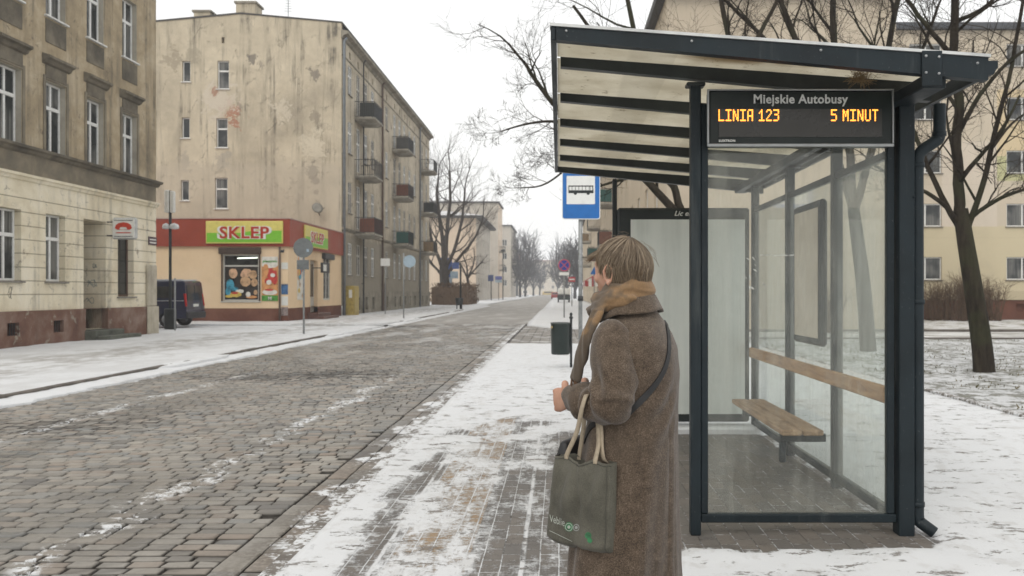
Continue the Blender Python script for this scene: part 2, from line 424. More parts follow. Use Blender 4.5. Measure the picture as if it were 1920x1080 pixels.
# right pavement: small pavers, tactile strip, blown snow
def sst(v, a, b):
    t_ = (v-a)/(b-a); t_ = 0.0 if t_ < 0 else (1.0 if t_ > 1 else t_); return t_*t_*(3-2*t_)
def shelter_floor(x, y):
    w1 = .16*fbm(x*2.3, y*2.3, 9); xj = x+w1; yj = y+.22*fbm(x*2.1, y*2.1, 3)
    return sst(xj, .40, .62)*(1-sst(xj, 2.10, 2.2))*sst(yj, 4.80, 4.98)*(1-sst(yj, 8.9, 9.4))
def cover(x, y):
    """how much snow lies on the pavement, 0 bare to 1 buried"""
    w1 = fbm(x*1.1, y*.8, 2); w2 = fbm(x*2.6, y*1.7, 5)
    c = sst(y+w1*1.6+w2*.8+max(0, -x-.6)*1.5, 6.6, 11.5)*1.05
    c = max(c, (1-sst(x+w2*.16, -1.32, -.98))*.70)
    c = max(c, sst(x+w2*.1, -1.15, -.95)*(1-sst(x+w2*.12, -.5, -.25))*(.52+.22*w2))
    c = max(c, .36+.30*w2)
    c = max(c, sst(x+w2*.2, .35, .75)*(1-sst(y+w2*.25, 4.0, 3.7) if False else sst(y+w2*.3, 3.75, 4.15))*(1-sst(y, 4.9, 5.2))*1.1)
    c = max(c, sst(x+w2*.2, .3, .7)*(.58+.3*w1))
    c = max(c, sst(x+w2*.12, 2.16, 2.32)*(1.0+.22*w1))
    return c
g = G('pavers'); p = g.pos; x, y, z = g.sep(p)
at = g.t.nodes.new('ShaderNodeAttribute'); at.attribute_name = 'cover'; cov = S(g.t, at.outputs['Fac'])
n2 = g.noise(p, 4.2, 6, 0.7); n3 = g.noise(p, 19, 5, 0.75)
wob = (n2-0.5)*0.012
bc, bf = g.brick(g.comb(y+wob, x+wob, 0.0), 0.2, 0.105, 0.005, 0.4, (.165, .145, .125), (.125, .115, .105), (.085, .075, .065))
strip = x.band(-0.94, -0.50, 0.006)
tc, tf = g.brick(g.comb(y, x+0.94, 0.0), 0.105, 0.105, 0.006, 0.4, (.33, .23, .135), (.27, .19, .115), (.18, .13, .09))
c = g.mix(strip, bc, tc); mort = g.mix(strip, bf, tf)
c = g.mix(n3.sm(0.5, 0.7)*0.4, c, (.085, .075, .065))
ln = ((x+0.20+wob*2).abs().sm(0.022, 0.008)).max((x+1.0+wob*3).abs().sm(0.02, 0.008))
n4 = g.noise(g.scl(p, 3.4, 1.0, 1), 2.6, 6, 0.72)
nn = n4*0.55+n3*0.45
sn = (nn+cov*0.62-0.80).sm(-0.09, 0.07)
jt = (mort.max(ln))*(nn+cov*0.5-0.60).sm(-0.06, 0.08)
sn = sn.max(jt*0.92)
tread = (n2*0.6+n4*0.4).sm(0.50, 0.60)
snc = g.mix(tread*0.30, SNOW, (.40, .38, .35))
foot = g.noise(g.scl(p, 1, 2.0, 1), 3.1, 5, 0.8).sm(0.575, 0.61)*y.sm(20, 11)
snc = g.mix(foot*0.8, snc, (.17, .15, .13))
c = g.mix(sn, c, snc)
h = sn*0.6+mort*(1-sn)*-0.25+n3*0.14+n2*0.25-foot*0.35
g.bsdf(c, sn.sm(0, 1, 0.55, 0.85), 0, g.bump(h, 0.8, 0.022), spec=0.35); M_pave = g.m

def sheet(name, x0, x1, y0, y1, z, step, mat, amp=0.01, fr=1.5, edge=None, skirt=0.1, kind='structure', fn=None):
    """undulating sheet; edge(side, y) returns a ragged offset for its long sides"""
    nx = max(2, int((x1-x0)/step)); ny = max(2, int((y1-y0)/(step*1.5)))
    vs = []; fs = []
    for j in range(ny+1):
        y = y0+(y1-y0)*j/ny
        a = x0+(edge(0, y) if edge else 0); b = x1+(edge(1, y) if edge else 0)
        for i in range(nx+1):
            x = a+(b-a)*i/nx
            zz = z+amp*fbm(x*fr, y*fr, 1.3)
            if fn: zz += fn(x, y)
            vs.append((x, y, zz))
    W = nx+1
    for j in range(ny):
        for i in range(nx): fs.append((j*W+i, j*W+i+1, (j+1)*W+i+1, (j+1)*W+i))
    base = len(vs)
    per = [i for i in range(W)]+[j*W+nx for j in range(1, ny+1)]+[ny*W+i for i in range(nx-1, -1, -1)]+[j*W for j in range(ny-1, 0, -1)]
    for k in per: v = vs[k]; vs.append((v[0], v[1], v[2]-skirt))
    m = len(per)
    for k in range(m): fs.append((per[k], base+k, base+(k+1) % m, per[(k+1) % m]))
    mb = MB(); mb.add(vs, fs, 0, True)
    return mb.build(name, mat, kind=kind)

def add_cover(o):
    me = o.data; at = me.attributes.new('cover', 'FLOAT', 'POINT')
    at.data.foreach_set('value', [cover(v.co.x, v.co.y)*(1-shelter_floor(v.co.x, v.co.y))+.16*shelter_floor(v.co.x, v.co.y) for v in me.vertices])
lay = lambda x, y: .016*sst(cover(x, y)*(1-shelter_floor(x, y)), .6, 1.05)*(1+.8*fbm(x*3, y*3, 6))
add_cover(sheet('pavement', -1.48, 5.42, 1.8, 11.0, 0.0, 0.045, M_pave, 0.006, 0.8, fn=lay))
add_cover(sheet('pavement', -1.48, 5.42, 11.0, 24.2, 0.0, 0.11, M_pave, 0.006, 0.8, fn=lay))
add_cover(sheet('pavement', -1.48, 5.42, -3, 1.8, 0.0, 0.2, M_pave, 0.006, 0.8, fn=lay))
# kerb stones on the right, nearly buried
g = G('kerb_stone'); p = g.pos; n = g.noise(p, 3, 6, 0.7); n2 = g.noise(p, 20, 4, 0.7)
c = g.ramp(n, [(0.35, (.14, .125, .11)), (0.6, (.24, .22, .195))])
c = g.mix((n*0.5+n2*0.5).sm(0.46, 0.54), c, SNOW)
g.bsdf(c, 0.8, 0, g.bump(n2+n, 0.5, 0.02), spec=0.3); M_kerb = g.m
g = G('kerb_dark'); p = g.pos; n = g.noise(p, 3, 6, 0.7)
g.bsdf(g.ramp(n, [(0.3, (.07, .062, .055)), (0.65, (.17, .15, .13))]), 0.85, 0, g.bump(n, 0.5, 0.02), spec=0.3); M_kerbd = g.m
mb = MB(); y = -1.5; rnd = random.Random(5)
while y < 24:
    d = rnd.uniform(-.006, .006)
    mb.bbox(-1.60+d, -1.485+d, y+.006, y+.99, -.15, -.018+d*.7, .014); y += 1.0
mb.build('kerb', M_kerb, kind='structure')

def ledge(side, y): return 0.10*fbm(y*1.7, side*9, 2)+0.05*fbm(y*7, side*3, 5)
# driveway crossing and the snowy verge beyond it
g = G('driveway'); p = g.pos; x, y, z = g.sep(p)
bc, bf = g.brick(g.comb(y, x, 0.0), 0.42, 0.30, 0.02, 0.3, (.26, .24, .215), (.21, .2, .185), (.10, .09, .08))
n = g.noise(p, 1.2, 6, 0.65)
c = g.mix(n.sm(0.50, 0.64)*0.7, bc, (.6, .6, .59))
g.bsdf(c, 0.8, 0, g.bump(1-bf, 0.4, 0.02), spec=0.3)
MB().box(-1.5, 5.4, 24.1, 38, -.15, -.055).build('driveway', g.m, kind='structure')
g = G('snow'); p = g.pos; n = g.noise(p, 0.7, 6, 0.6); n2 = g.noise(p, 5, 6, 0.65)
c = g.mix((n*0.6+n2*0.4).sm(0.50, 0.64)*0.40, SNOW, (.52, .51, .49))
g.bsdf(c, 0.8, 0, g.bump(snow_bumps(g, p), 0.45, 0.04), spec=0.2); M_snow = g.m
def nose(side, y):
    a = ledge(side, y)
    if side == 0: a += max(0, 1-(y-35)/5.0)**2*1.6
    return a
sheet('verge', -1.45, 4.2, 35.0, 70, 0.0, 0.3, M_snow, 0.035, 0.8, nose)
sheet('verge', -1.35, 4.2, 69.9, 400, 0.0, 0.9, M_snow, 0.04, 0.5, lambda s, y: 0.25*fbm(y*.4, s*7, 1) if s == 0 else 0)

# left side: pavement under snow, kerb showing through in stretches, snow fringe in the gutter
def dips(x, y): return -0.02*max(0, nz(x*.8+3, y*.5, 8))
g = G('trodden_snow'); p = g.pos; x, y, z = g.sep(p); n = g.noise(p, 0.5, 6, 0.6); n2 = g.noise(g.scl(p, 1, 0.45, 1), 2.4, 6, 0.68); n3 = g.noise(p, 14, 4, 0.7)
walk = (x+10.6+(n-0.5)*2.5).abs().sm(1.9, 0.3)
c = g.mix((n*0.35+n2*0.65).sm(0.40, 0.60)*(0.25+walk*0.65), SNOW, (.33, .315, .295))
c = g.mix(n3.sm(0.60, 0.72)*0.35, c, (.26, .24, .21))
g.bsdf(c, 0.75, 0, g.bump(snow_bumps(g, p), 0.6, 0.05), spec=0.25); M_trod = g.m
sheet('pavement', -14.3, -7.84, -2, 30.6, 0.02, 0.22, M_trod, 0.022, 1.1, lambda s, y: (0.03*fbm(y*3, 2, 1)+(0.10 if fbm(y*.22, 7, 3) > -.05 else 0)-.05) if s == 1 else -0.3, fn=dips)
sheet('side_street', -60, -7.9, 30.4, 38.6, -0.055, 0.45, M_trod, 0.02, 0.8)
sheet('pavement', -60, -7.84, 38.4, 46, 0.02, 0.35, M_trod, 0.02, 0.9, lambda s, y: -max(0, 1-(y-38.4)/2.5)**2*1.8 if s == 1 else 0)
sheet('pavement', -13.45, -7.9, 45.8, 92, 0.02, 0.35, M_trod, 0.02, 0.9, lambda s, y: 0.04*fbm(y*2, 2, 1) if s == 1 else 0)
sheet('pavement', -14.5, -8.35, 91.8, 400, 0.02, 0.9, M_snow, 0.03, 0.5, lambda s, y: 0.1*fbm(y, 2, 1) if s == 1 else 0)
mb = MB(); rnd = random.Random(8)
for (ya, yb) in ((-2, 30), (42, 92)):
    y = ya
    while y < yb:
        d = rnd.uniform(-.01, .01)
        mb.bbox(-7.86+d, -7.74+d, y+.008, y+.99, -.16, .038+d*.8, .014); y += 1.0
mb.build('kerb', M_kerbd, kind='structure')
def fringe(s, y): return 0.10*fbm(y*1.3, 3+s, 2)+0.05*fbm(y*6, s, 5) if s == 1 else 0
sheet('gutter_snow', -7.76, -7.42, -2, 30.8, ROADZ+.03, 0.06, M_snow, 0.012, 3, fringe, 0.05, 'stuff', lambda x, y: .05*max(0, 1-(x+7.76)/.3))
sheet('gutter_snow', -7.76, -7.35, 38.8, 92, ROADZ+.03, 0.1, M_snow, 0.012, 2, fringe, 0.05, 'stuff', lambda x, y: .05*max(0, 1-(x+7.76)/.3))
# snow lying over the kerb where a dropped kerb or drift hides it
def drift(y0, y1, x=-7.80, wd=0.42):
    sheet('kerb_snow', x-wd/2, x+wd/2, y0, y1, 0.012, 0.06, M_snow, 0.012, 3, lambda s, y: 0.06*fbm(y*2, s*5, 2)*(1 if s else 1)+(0.14 if s == 0 else -0.14)*max(0, 1-min(y-y0, y1-y)/.5), 0.12, 'stuff',
          lambda x_, y: .045*max(0, 1-abs(x_-x)/.2)*min(1, min(y-y0, y1-y)/.6))
drift(16.5, 20.0); drift(28.2, 30.6); drift(42.0, 47.5); drift(60, 63); drift(69, 92)

# right yard: rough snowy grass, path, snow
g = G('yard_ground'); p = g.pos; x, y, z = g.sep(p); n = g.noise(p, 0.8, 6, 0.65); n2 = g.noise(p, 4.5, 7, 0.72); n3 = g.noise(p, 22, 4, 0.7)
gr = (n*0.35+n2*0.65).sm(0.485, 0.545)
gc = g.ramp(n3, [(0.3, (.045, .04, .022)), (0.5, (.10, .095, .05)), (0.7, (.17, .15, .09))])
c = g.mix(gr*0.72, g.mix(n2.sm(.6, .4)*0.2, SNOW, (.5, .49, .46)), gc)
g.bsdf(c, 0.9, 0, g.bump(n3*0.4+n2*1.0-gr*0.3, 0.9, 0.06), spec=0.1); M_yard = g.m
sheet('yard', 5.50, 60, 3, 26.5, 0.015, 0.35, M_yard, 0.035, 1.6)
mb = MB(); y = 3.0; rnd = random.Random(11)
while y < 26.4:
    mb.bbox(5.41, 5.50, y+.005, y+.995, -.1, .045+rnd.uniform(-.012, .008), .01); y += 1.0
mb.build('edging', M_kerb, kind='structure')
g = G('wet_path'); p = g.pos; n = g.noise(g.scl(p, .3, 1, 1), 1.3, 6, 0.65)
g.bsdf(g.ramp(n, [(0.36, (.16, .15, .14)), (0.46, (.40, .39, .37)), (0.58, (.72, .73, .73))]), 0.6, 0, g.bump(n, 0.4, 0.03))
sheet('path', 4.3, 60, 26.6, 32.0, -.02, 0.5, g.m, 0.01, 1)
MB().bbox(4.3, 60, 26.45, 26.6, -.1, .06, .02).bbox(4.3, 60, 32.0, 32.15, -.1, .07, .02).build('edging', M_kerbd, kind='structure')
g = G('yard_far'); p = g.pos; n = g.noise(g.scl(p, 1, 1, 1), 0.9, 7, 0.7)
g.bsdf(g.ramp(n, [(0.38, (.10, .09, .05)), (0.47, (.5, .49, .46)), (0.55, SNOW)]), 0.9, 0, g.bump(n, 0.6, 0.05))
sheet('yard', 13.2, 60, 32.15, 44.6, 0.02, 0.45, g.m, 0.04, 1)
# grass tufts poking out of the snow
g = G('winter_grass'); g.bsdf(g.ramp(g.island, [(0, (.05, .05, .022)), (0.5, (.12, .11, .05)), (1, (.20, .17, .10))]), 0.9, spec=0.1); M_grass = g.m
mb = MB(); rnd = random.Random(21)
for k in range(11000):
    x = 5.56+rnd.random()**1.3*16; y = 6+rnd.random()*20
    if fbm(x*.8, y*.8, 2)+0.5*nz(x*3, y*3, 1) < 0.12: continue
    h = rnd.uniform(.015, .055); a = rnd.uniform(0, pi); b = .012
    dx, dy = rnd.uniform(-.03, .03), rnd.uniform(-.03, .03); z = .02
    mb.add([(x-b*cos(a), y-b*sin(a), z), (x+b*cos(a), y+b*sin(a), z), (x+dx, y+dy, z+h)], [(0, 1, 2)])
mb.build('grass', M_grass, kind='stuff')
# ------------------------------------------------------------------ windows
M_white = flat('white_window_paint', (.72, .72, .70), 0.45, var=.06)
M_whiteold = flat('old_window_paint', (.50, .48, .44), 0.6, var=.12)
M_brownframe = flat('brown_window_paint', (.10, .055, .035), 0.5)
M_darkmetal = flat('dark_metal', (.035, .037, .04), 0.55)
M_sillstone = flat('grey_sill', (.20, .185, .16), 0.85, var=.2)
M_sillwhite = flat('white_sill', (.66, .66, .64), 0.5, var=.08)
g = G('window_glass'); p = g.pos; n = g.noise(p, 0.55, 3); f = g.noise(g.scl(p, 14, 14, 0.4), 1.0, 3)
c = g.mix(n.sm(0.42, 0.56), (.022, .026, .028), g.ramp(f, [(0.35, (.05, .053, .053)), (0.65, (.17, .17, .16))]))
g.bsdf(c, 0.08, 0, g.bump(g.noise(p, 1.3, 2), 0.08, 0.02), spec=0.35); M_glass = g.m
g = G('dark_glass'); p = g.pos; n = g.noise(p, 1.3, 4)
g.bsdf(g.ramp(n, [(0.4, (.012, .014, .015)), (0.7, (.05, .052, .05))]), 0.1, 0, spec=0.5); M_dglass = g.m
WC = {}
def win_mesh(w, h, d, style):
    key = (round(w, 2), round(h, 2), round(d, 2), style)
    if key in WC: return WC[key]
    fr, gl, si = MB(), MB(), MB()
    t = .065; y1 = d-.012; y0 = y1-.075
    def bar(a, b, c, e, yy=0.0): fr.bbox(a, b, y0-yy, y1, c, e, .008)
    bar(0.005, t, 0.005, h-.005); bar(w-t, w-.005, 0.005, h-.005); bar(t+.001, w-t-.001, 0.005, t); bar(t+.001, w-t-.001, h-t, h-.005)
    tz = h*0.64
    if 'T' in style: bar(t+.001, w-t-.001, tz-.05, tz+.05, .012)
    if 'M' in style:
        bar(w/2-.04, w/2+.04, t+.001, (tz-.051) if 'T' in style else h-t-.001, .006)
        if 'T' in style: bar(w/2-.035, w/2+.035, tz+.051, h-t-.001, .006)
    gl.box(t-.01, w-t+.01, y0+.035, y0+.045, t-.01, h-t+.01)
    if 'S' in style: si.bbox(-.07, w+.07, -.09, d-.09, -.05, -.002, .008)
    m = {'w': M_white, 'o': M_whiteold, 'b': M_brownframe}[style[0]]
    WC[key] = (fr.data('window', [m]), gl.data('pane', [M_dglass if 'D' in style else M_glass]), si.data('sill', [M_sillwhite if 'W' in style else M_sillstone]) if si.v else None)
    return WC[key]
def put_win(parent, T, rz, x, z, w, h, d, style, **kw):
    """T: wall frame matrix (world); parent located at its root position"""
    a, b, c = win_mesh(w, h, d, style)
    pos = T @ Vector((x, 0, z))-parent.location
    o = inst(a, 'window', parent, pos, rz, **kw)
    inst(b, 'pane', o, (0, 0, 0))
    if c: inst(c, 'sill', o, (0, 0, 0))
    return o

# ------------------------------------------------------------------ LEFT tenement (near)
XA, YA0, YA1 = -14.4, 15.0, 30.5
RT = pi/2
M_Aup = plaster('brown_render', (.37, .30, .20), (.21, .175, .125), (.52, .44, .32), sk=.8, sk_t=(.48, .66), scale=.8, bumpk=.6, cracks=1.3, under=(.17, .14, .11), under_t=.64)
M_Alow = plaster('cream_render', (.70, .63, .48), (.55, .47, .33), (.80, .74, .61), sk=.6, sk_t=(.49, .70), scale=.7, cracks=1.1, groove=(.37, 1.02, .035, 1.2, 4.25), under=(.34, .29, .22), under_t=.63)
M_Apl = plaster('red_plinth_render', (.17, .095, .07), (.10, .06, .05), (.26, .19, .155), sk=.5, scale=.9, under=(.30, .27, .22), under_t=.60)
M_Afr = plaster('sooty_frieze', (.19, .165, .125), (.11, .10, .085), (.30, .26, .19), sk=.6, scale=.7)
M_Arev = plaster('grey_reveal', (.40, .37, .31), (.27, .25, .21), (.5, .47, .4), sk=.45, scale=.8)
M_Acor = plaster('dark_cornice', (.13, .115, .09), (.07, .065, .055), (.24, .21, .16), sk=.5, scale=.9)
R = thing('tenement', (XA, YA0, 0), 'brown sooty tenement with cream ground floor and snowy pavement in front, nearest on the left', 'building', 'old tenements')
T = XF(XA, YA0, 0, RT); L = YA1-YA0
cols = [28.62, 26.50, 24.42, 22.38, 20.3, 18.2, 16.1]
h1, h2, h0 = [], [], []
for y in cols:
    a = y-YA0-.48; h1.append((a, a+.96, 5.44, 7.42, .24)); h2.append((a, a+.96, 9.26, 11.25, .24))
for y in cols[2:]:
    a = y-YA0-.47; h0.append((a, a+.94, 1.77, 3.68, .26))
door = (25.85-YA0, 27.12-YA0, 0.32, 3.70, 1.0); shop = (27.86-YA0, 28.9-YA0, 1.32, 3.68, .28)
base = [(y-YA0-.22, y-YA0+.28, .32, .66, .3) for y in cols[2:]]
wm = MB(); wm.T = T
wm.wall(L, 14.5, h1+h2, .24, 0, 3, 0, 5.36)
wm.wall(L, 5.36, [], .2, 1, 3, 0, 4.5)
wm.wall(L, 4.5, h0+[door, shop], .2, 2, 2, 0, 0.96)
wm.T = XF(XA+.07, YA0, 0, RT); wm.wall(L, .96, base+[(door[0], door[1], 0, .96, 1.0)], .3, 4, 4, 0, -.1)
wm.T = T
wm.box(0, door[0], -.068, 0, .95, .962, 4); wm.box(door[1], L, -.068, 0, .95, .962, 4)
wm.T = None
wm.add([(XA, YA1, -.1), (XA-14, YA1, -.1), (XA-14, YA1, 14.5), (XA, YA1, 14.5)], [(0, 1, 2, 3)], 0)
wm.add([(XA-14, YA0, -.1), (XA, YA0, -.1), (XA, YA0, 14.5), (XA-14, YA0, 14.5)], [(0, 1, 2, 3)], 0)
wm.add([(XA-14, YA1, -.1), (XA-14, YA0, -.1), (XA-14, YA0, 14.5), (XA-14, YA1, 14.5)], [(0, 1, 2, 3)], 0)
wm.build('wall', [M_Aup, M_Afr, M_Alow, M_Arev, M_Apl], R)
mb = MB(); mb.T = T                     # string courses with a worn profile
def course(mb, x0, x1, prof, mi=0):
    n = 60; rows = []
    for i in range(n+1):
        x = x0+(x1-x0)*i/n
        rows.append([(x, -(y+.010*nz(x*4, z*3, 1) if y > 0 else 0.0), z+.008*nz(x*3, z*2, 4)) for (y, z) in prof])
    vs = [v for r_ in rows for v in r_]; m = len(prof)
    fs = [(i*m+k, (i+1)*m+k, (i+1)*m+k+1, i*m+k+1) for i in range(n) for k in range(m-1)]
    fs += [tuple(range(m)), tuple(n*m+k for k in range(m-1, -1, -1))]
    mb.add(vs, fs, mi)
course(mb, 0, L+.12, [(-.01, 5.20), (.07, 5.24), (.10, 5.30), (.20, 5.335), (.21, 5.40), (.03, 5.44), (-.01, 5.44)])
mb.build('cornice', M_Acor, R)
mb = MB(); mb.T = T
course(mb, 0, L+.06, [(-.01, 4.46), (.05, 4.48), (.07, 4.55), (.12, 4.58), (.12, 4.63), (.02, 4.67), (-.01, 4.67)])
mb.build('moulding', M_Alow, R)
mb = MB(); mb.T = T                     # corner pilaster and box at street corner
mb.bbox(L-.78, L-.12, -.10, -.001, .97, 2.42, .03); mb.bbox(L-.85, L-.04, -.13, -.071, -.1, .968, .02)
mb.build('corner_pier', plaster('grey_pier', (.42, .38, .30), (.28, .25, .21), (.55, .5, .42), scale=1.2), R)
for y in cols:                          # hoods on the first floor, sills, small panels
    a = y-YA0-.48
    mb = MB(); mb.T = T
    course(mb, a-.17, a+1.13, [(-.01, 7.86), (.08, 7.90), (.13, 7.98), (.22, 8.02), (.22, 8.09), (.02, 8.15), (-.01, 8.15)])
    mb.box(a-.02, a+.98, -.028, -.001, 7.50, 7.855, 0)
    mb.build('window_hood', M_Acor, R)
    mb = MB(); mb.T = T
    for (u0, u1, v0, v1) in ((a-.13, a-.02, 5.45, 7.56), (a+.98, a+1.09, 5.45, 7.56), (a-.019, a+.979, 7.43, 7.49)):
        mb.bbox(u0, u1, -.035, .0-.001, v0, v1, .012)
    mb.build('window_surround', M_Afr, R)
    mb = MB(); mb.T = T; mb.bbox(a-.02, a+.98, -.02, -.001, 8.5, 9.16, .01)
    mb.build('apron', M_Acor, R)
for k, y in enumerate(cols):
    put_win(R, T, RT, y-YA0-.48, 5.44, .96, 1.98, .24, 'wMTS'); put_win(R, T, RT, y-YA0-.48, 9.26, .96, 1.99, .24, 'wMTSW')
for y in cols[2:]: put_win(R, T, RT, y-YA0-.47, 1.77, .94, 1.91, .26, 'wMTS')
put_win(R, T, RT, shop[0], 1.32, 1.04, 2.36, .28, 'bSD', label='brown framed shop window')
mb = MB(); mb.T = T
mb.bbox(door[0]+.02, door[1]-.02, .90, .97, .34, 3.0, .02); mb.bbox(door[0]+.02, door[1]-.02, .91, .96, 3.05, 3.66, .02)
for i in range(2):
    for j in range(3): mb.bbox(door[0]+.12+i*.56, door[0]+.56+i*.56, .88, .90, .5+j*.82, 1.15+j*.82, .02)
d = mb.build('door', flat('dark_door', (.03, .022, .018), .5), R)
mb = MB(); mb.T = T; mb.tube([(door[0]+.60, .86, 1.25), (door[0]+.60, .86, 1.40)], .015); mb.build('handle', M_darkmetal, d)
mb = MB(); mb.T = T
mb.bbox(door[0]-.05, door[1]+.35, -.42, .98, -.1, .30, .02); mb.bbox(door[0]-.02, door[1]+.70, -.80, -.42, -.1, .14, .02)
mb.build('doorstep', flat('mossy_concrete', (.10, .105, .085), .9, var=.25, scale=4, bump=.4), R)
mb = MB(); mb.T = T
for b in base:
    for k in range(5): mb.box(b[0]+.05+k*.1, b[0]+.065+k*.1, .03, .045, b[2], b[3])
mb.build('cellar_grille', M_darkmetal, R)
# graffiti on the reveal and plinth: sprayed scribbles
def scribble(mb, T, x, z, s, yy, seed, rot=False, n=26, r=.012):
    rr = random.Random(seed); a = rr.random()*6; pts = []
    for i in range(n):
        a += rr.uniform(-.2, 1.1); px = x+s*(.5*sin(i*.37+seed)+.45*cos(a)); pz = z+s*.6*(sin(a*1.3)+.3*sin(i*.9))
        pts.append(T @ (Vector((px, yy, pz)) if not rot else Vector((yy, px, pz))))
    for i in range(len(pts)-1):
        d_ = (pts[i+1]-pts[i]); 
        if d_.length > 1e-4: mb.tube([pts[i], pts[i+1]], r*.5, 4, 0, True, False)
M_teal = flat('teal_spray_paint', (.06, .12, .14), .7)
for (a_, b_, c_, d_, e_) in ((.45, 1.75, .17, 4, 26), (.35, 2.3, .10, 9, 26), (.5, 1.2, .13, 2, 14)):
    mb = MB(); scribble(mb, T, a_, b_, c_, door[1]-.004, d_, True, e_); mb.build('graffiti', M_teal, R)
mb = MB(); scribble(mb, T, 4.8+2.6, 1.45, .22, -.002, 5); mb.build('graffiti', flat('grey_spray_paint', (.30, .27, .22), .8), R)

# bakery-style hanging sign
M_signw = flat('white_sign_panel', (.70, .70, .66), .4, var=.05)
R2 = thing('hanging_sign', (XA, 27.2, 3.3), 'small white lightbox sign with red bun emblem beside cream tenement doorway', 'sign')
mb = MB(); mb.bbox(XA+.18, XA+.95, 27.13, 27.29, 3.15, 3.84, .05); mb.build('sign_box', flat('grey_sign_casing', (.45, .45, .44), .5), R2)
mb = MB(); mb.bbox(XA+.22, XA+.91, 27.112, 27.13, 3.19, 3.80, .01); mb.build('sign_face', M_signw, R2)
mb = MB()
for yy, z in ((27.2, 3.70), (27.2, 3.27)): mb.tube([(XA, yy, z), (XA+.2, yy, z)], .02)
mb.build('bracket', M_darkmetal, R2)
mb = MB()
pts = [(-.27, 0), (-.24, .10), (-.15, .16), (0, .19), (.15, .16), (.24, .10), (.27, 0), (.2, -.05), (-.2, -.05)]
mb.prism([(XA+.565+a, 3.50+b) for a, b in pts], 27.10, 27.111)
mb.prism([(XA+.33, 3.34), (XA+.80, 3.34), (XA+.80, 3.37), (XA+.33, 3.37)], 27.10, 27.111); mb.build('emblem', flat('red_sign_paint', (.50, .045, .02), .5), R2)
mb = MB(); mb.prism([(XA+.44, 3.46), (XA+.69, 3.46), (XA+.65, 3.53), (XA+.48, 3.53)], 27.092, 27.099)
mb.build('emblem_band', M_signw, R2)
mb = MB(); mb.prism([(XA+.27, 3.23), (XA+.86, 3.23), (XA+.86, 3.25), (XA+.27, 3.25)], 27.10, 27.111); mb.prism([(XA+.27, 3.74), (XA+.86, 3.74), (XA+.86, 3.76), (XA+.27, 3.76)], 27.10, 27.111)
mb.build('sign_line', M_darkmetal, R2)
o = MB(); o.T = T
o.bbox(29.9-YA0, 30.5-YA0, -.03, -.002, 3.13, 3.42, .005)
o = o.build('street_plate', flat('plum_enamel', (.06, .03, .045), .4), label='small dark street name plate on the cream tenement corner', cat='sign')
mb = MB()
for k in range(2): mb.T = T; mb.box(29.97-YA0, 30.43-YA0, -.034, -.031, 3.19+k*.11, 3.235+k*.11)
t_ = mb.build('plate_lettering', M_signw, o)

# ------------------------------------------------------------------ gable tenement behind the shop
XB, YB0, YB1, HB = -13.4, 52.6, 88.2, 17.5
M_B = plaster('gable_render', (.48, .42, .315), (.28, .245, .19), (.64, .565, .43), sk=.85, sk_t=(.49, .66), scale=.27, cracks=.9, bumpk=.6,
    blobs=[((-20.2, YB0, 12.45), .62, (.36, .16, .10), .85), ((-20.9, YB0, 13.3), 1.05, (.56, .50, .41), .8), ((-21.2, YB0, 13.75), .28, (.33, .17, .11), .8),
           ((-18.9, YB0, 15.8), .30, (.12, .11, .10), .7), ((-15.2, YB0, 9.1), .42, (.19, .17, .14), .9), ((-15.0, YB0, 8.3), .2, (.16, .14, .12), .8), ((-14.9, YB0, 7.6), .2, (.16, .14, .12), .8),
           ((-14.9, YB0, 6.8), .22, (.2, .17, .14), .8), ((-15.0, YB0, 12.2), .35, (.30, .26, .2), .8), ((-22.6, YB0, 16.1), .5, (.28, .25, .19), .5), ((-15.2, YB0, 10.6), .7, (.60, .54, .42), .7), ((-17.1, YB0, 12.7), .6, (.60, .54, .43), .6),
           ((-15.1, YB0, 14.9), .35, (.17, .15, .13), .7), ((-23.9, YB0, 15.7), .6, (.27, .23, .17), .6), ((-20.7, YB0, 9.6), .5, (.30, .28, .25), .5), ((-23.0, YB0, 9.5), .5, (.32, .29, .25), .5)],
    low=(9.6, (.46, .405, .32), .55), under=(.33, .29, .23), under_t=.66)
M_Bf = plaster('street_facade_render', (.46, .405, .315), (.28, .245, .19), (.60, .54, .43), sk=.75, sk_t=(.49, .68), scale=.6, cracks=1.0, low=(5.4, (.24, .22, .18), .8), under=(.20, .175, .14), under_t=.62)
M_Bd = plaster('grimy_plinth', (.23, .21, .17), (.13, .12, .10), (.36, .33, .27), sk=.6, scale=.8)
M_roof = flat('roof_felt', (.07, .068, .065), .9)
M_zinc = flat('zinc_pipe', (.20, .22, .24), .45, metal=.3)
M_rust = flat('rusty_pipe', (.13, .09, .07), .7)
R = thing('tenement', (XB, YB0, 0), 'long stained tenement with blank beige gable rising behind the red fascia shop', 'building', 'old tenements')
mb = MB()
XL = -31
gh = [(-23.22-XL, -22.72-XL, 14.42, 15.70, .2), (-21.05-XL, -20.33-XL, 13.98, 15.72, .2), (-23.25-XL, -22.76-XL, 10.95, 12.22, .2), (-21.12-XL, -20.42-XL, 10.36, 12.18, .2), (-23.3-XL, -22.8-XL, 7.10, 8.36, .2), (-21.2-XL, -20.42-XL, 6.6, 8.50, .2), (-20.8-XL, -20.62-XL, 16.8, 17.18, .3)]
mb.T = XF(XL, YB0, 0); mb.wall(XB-XL, HB, gh, .2, 0, 2)
mb.T = None
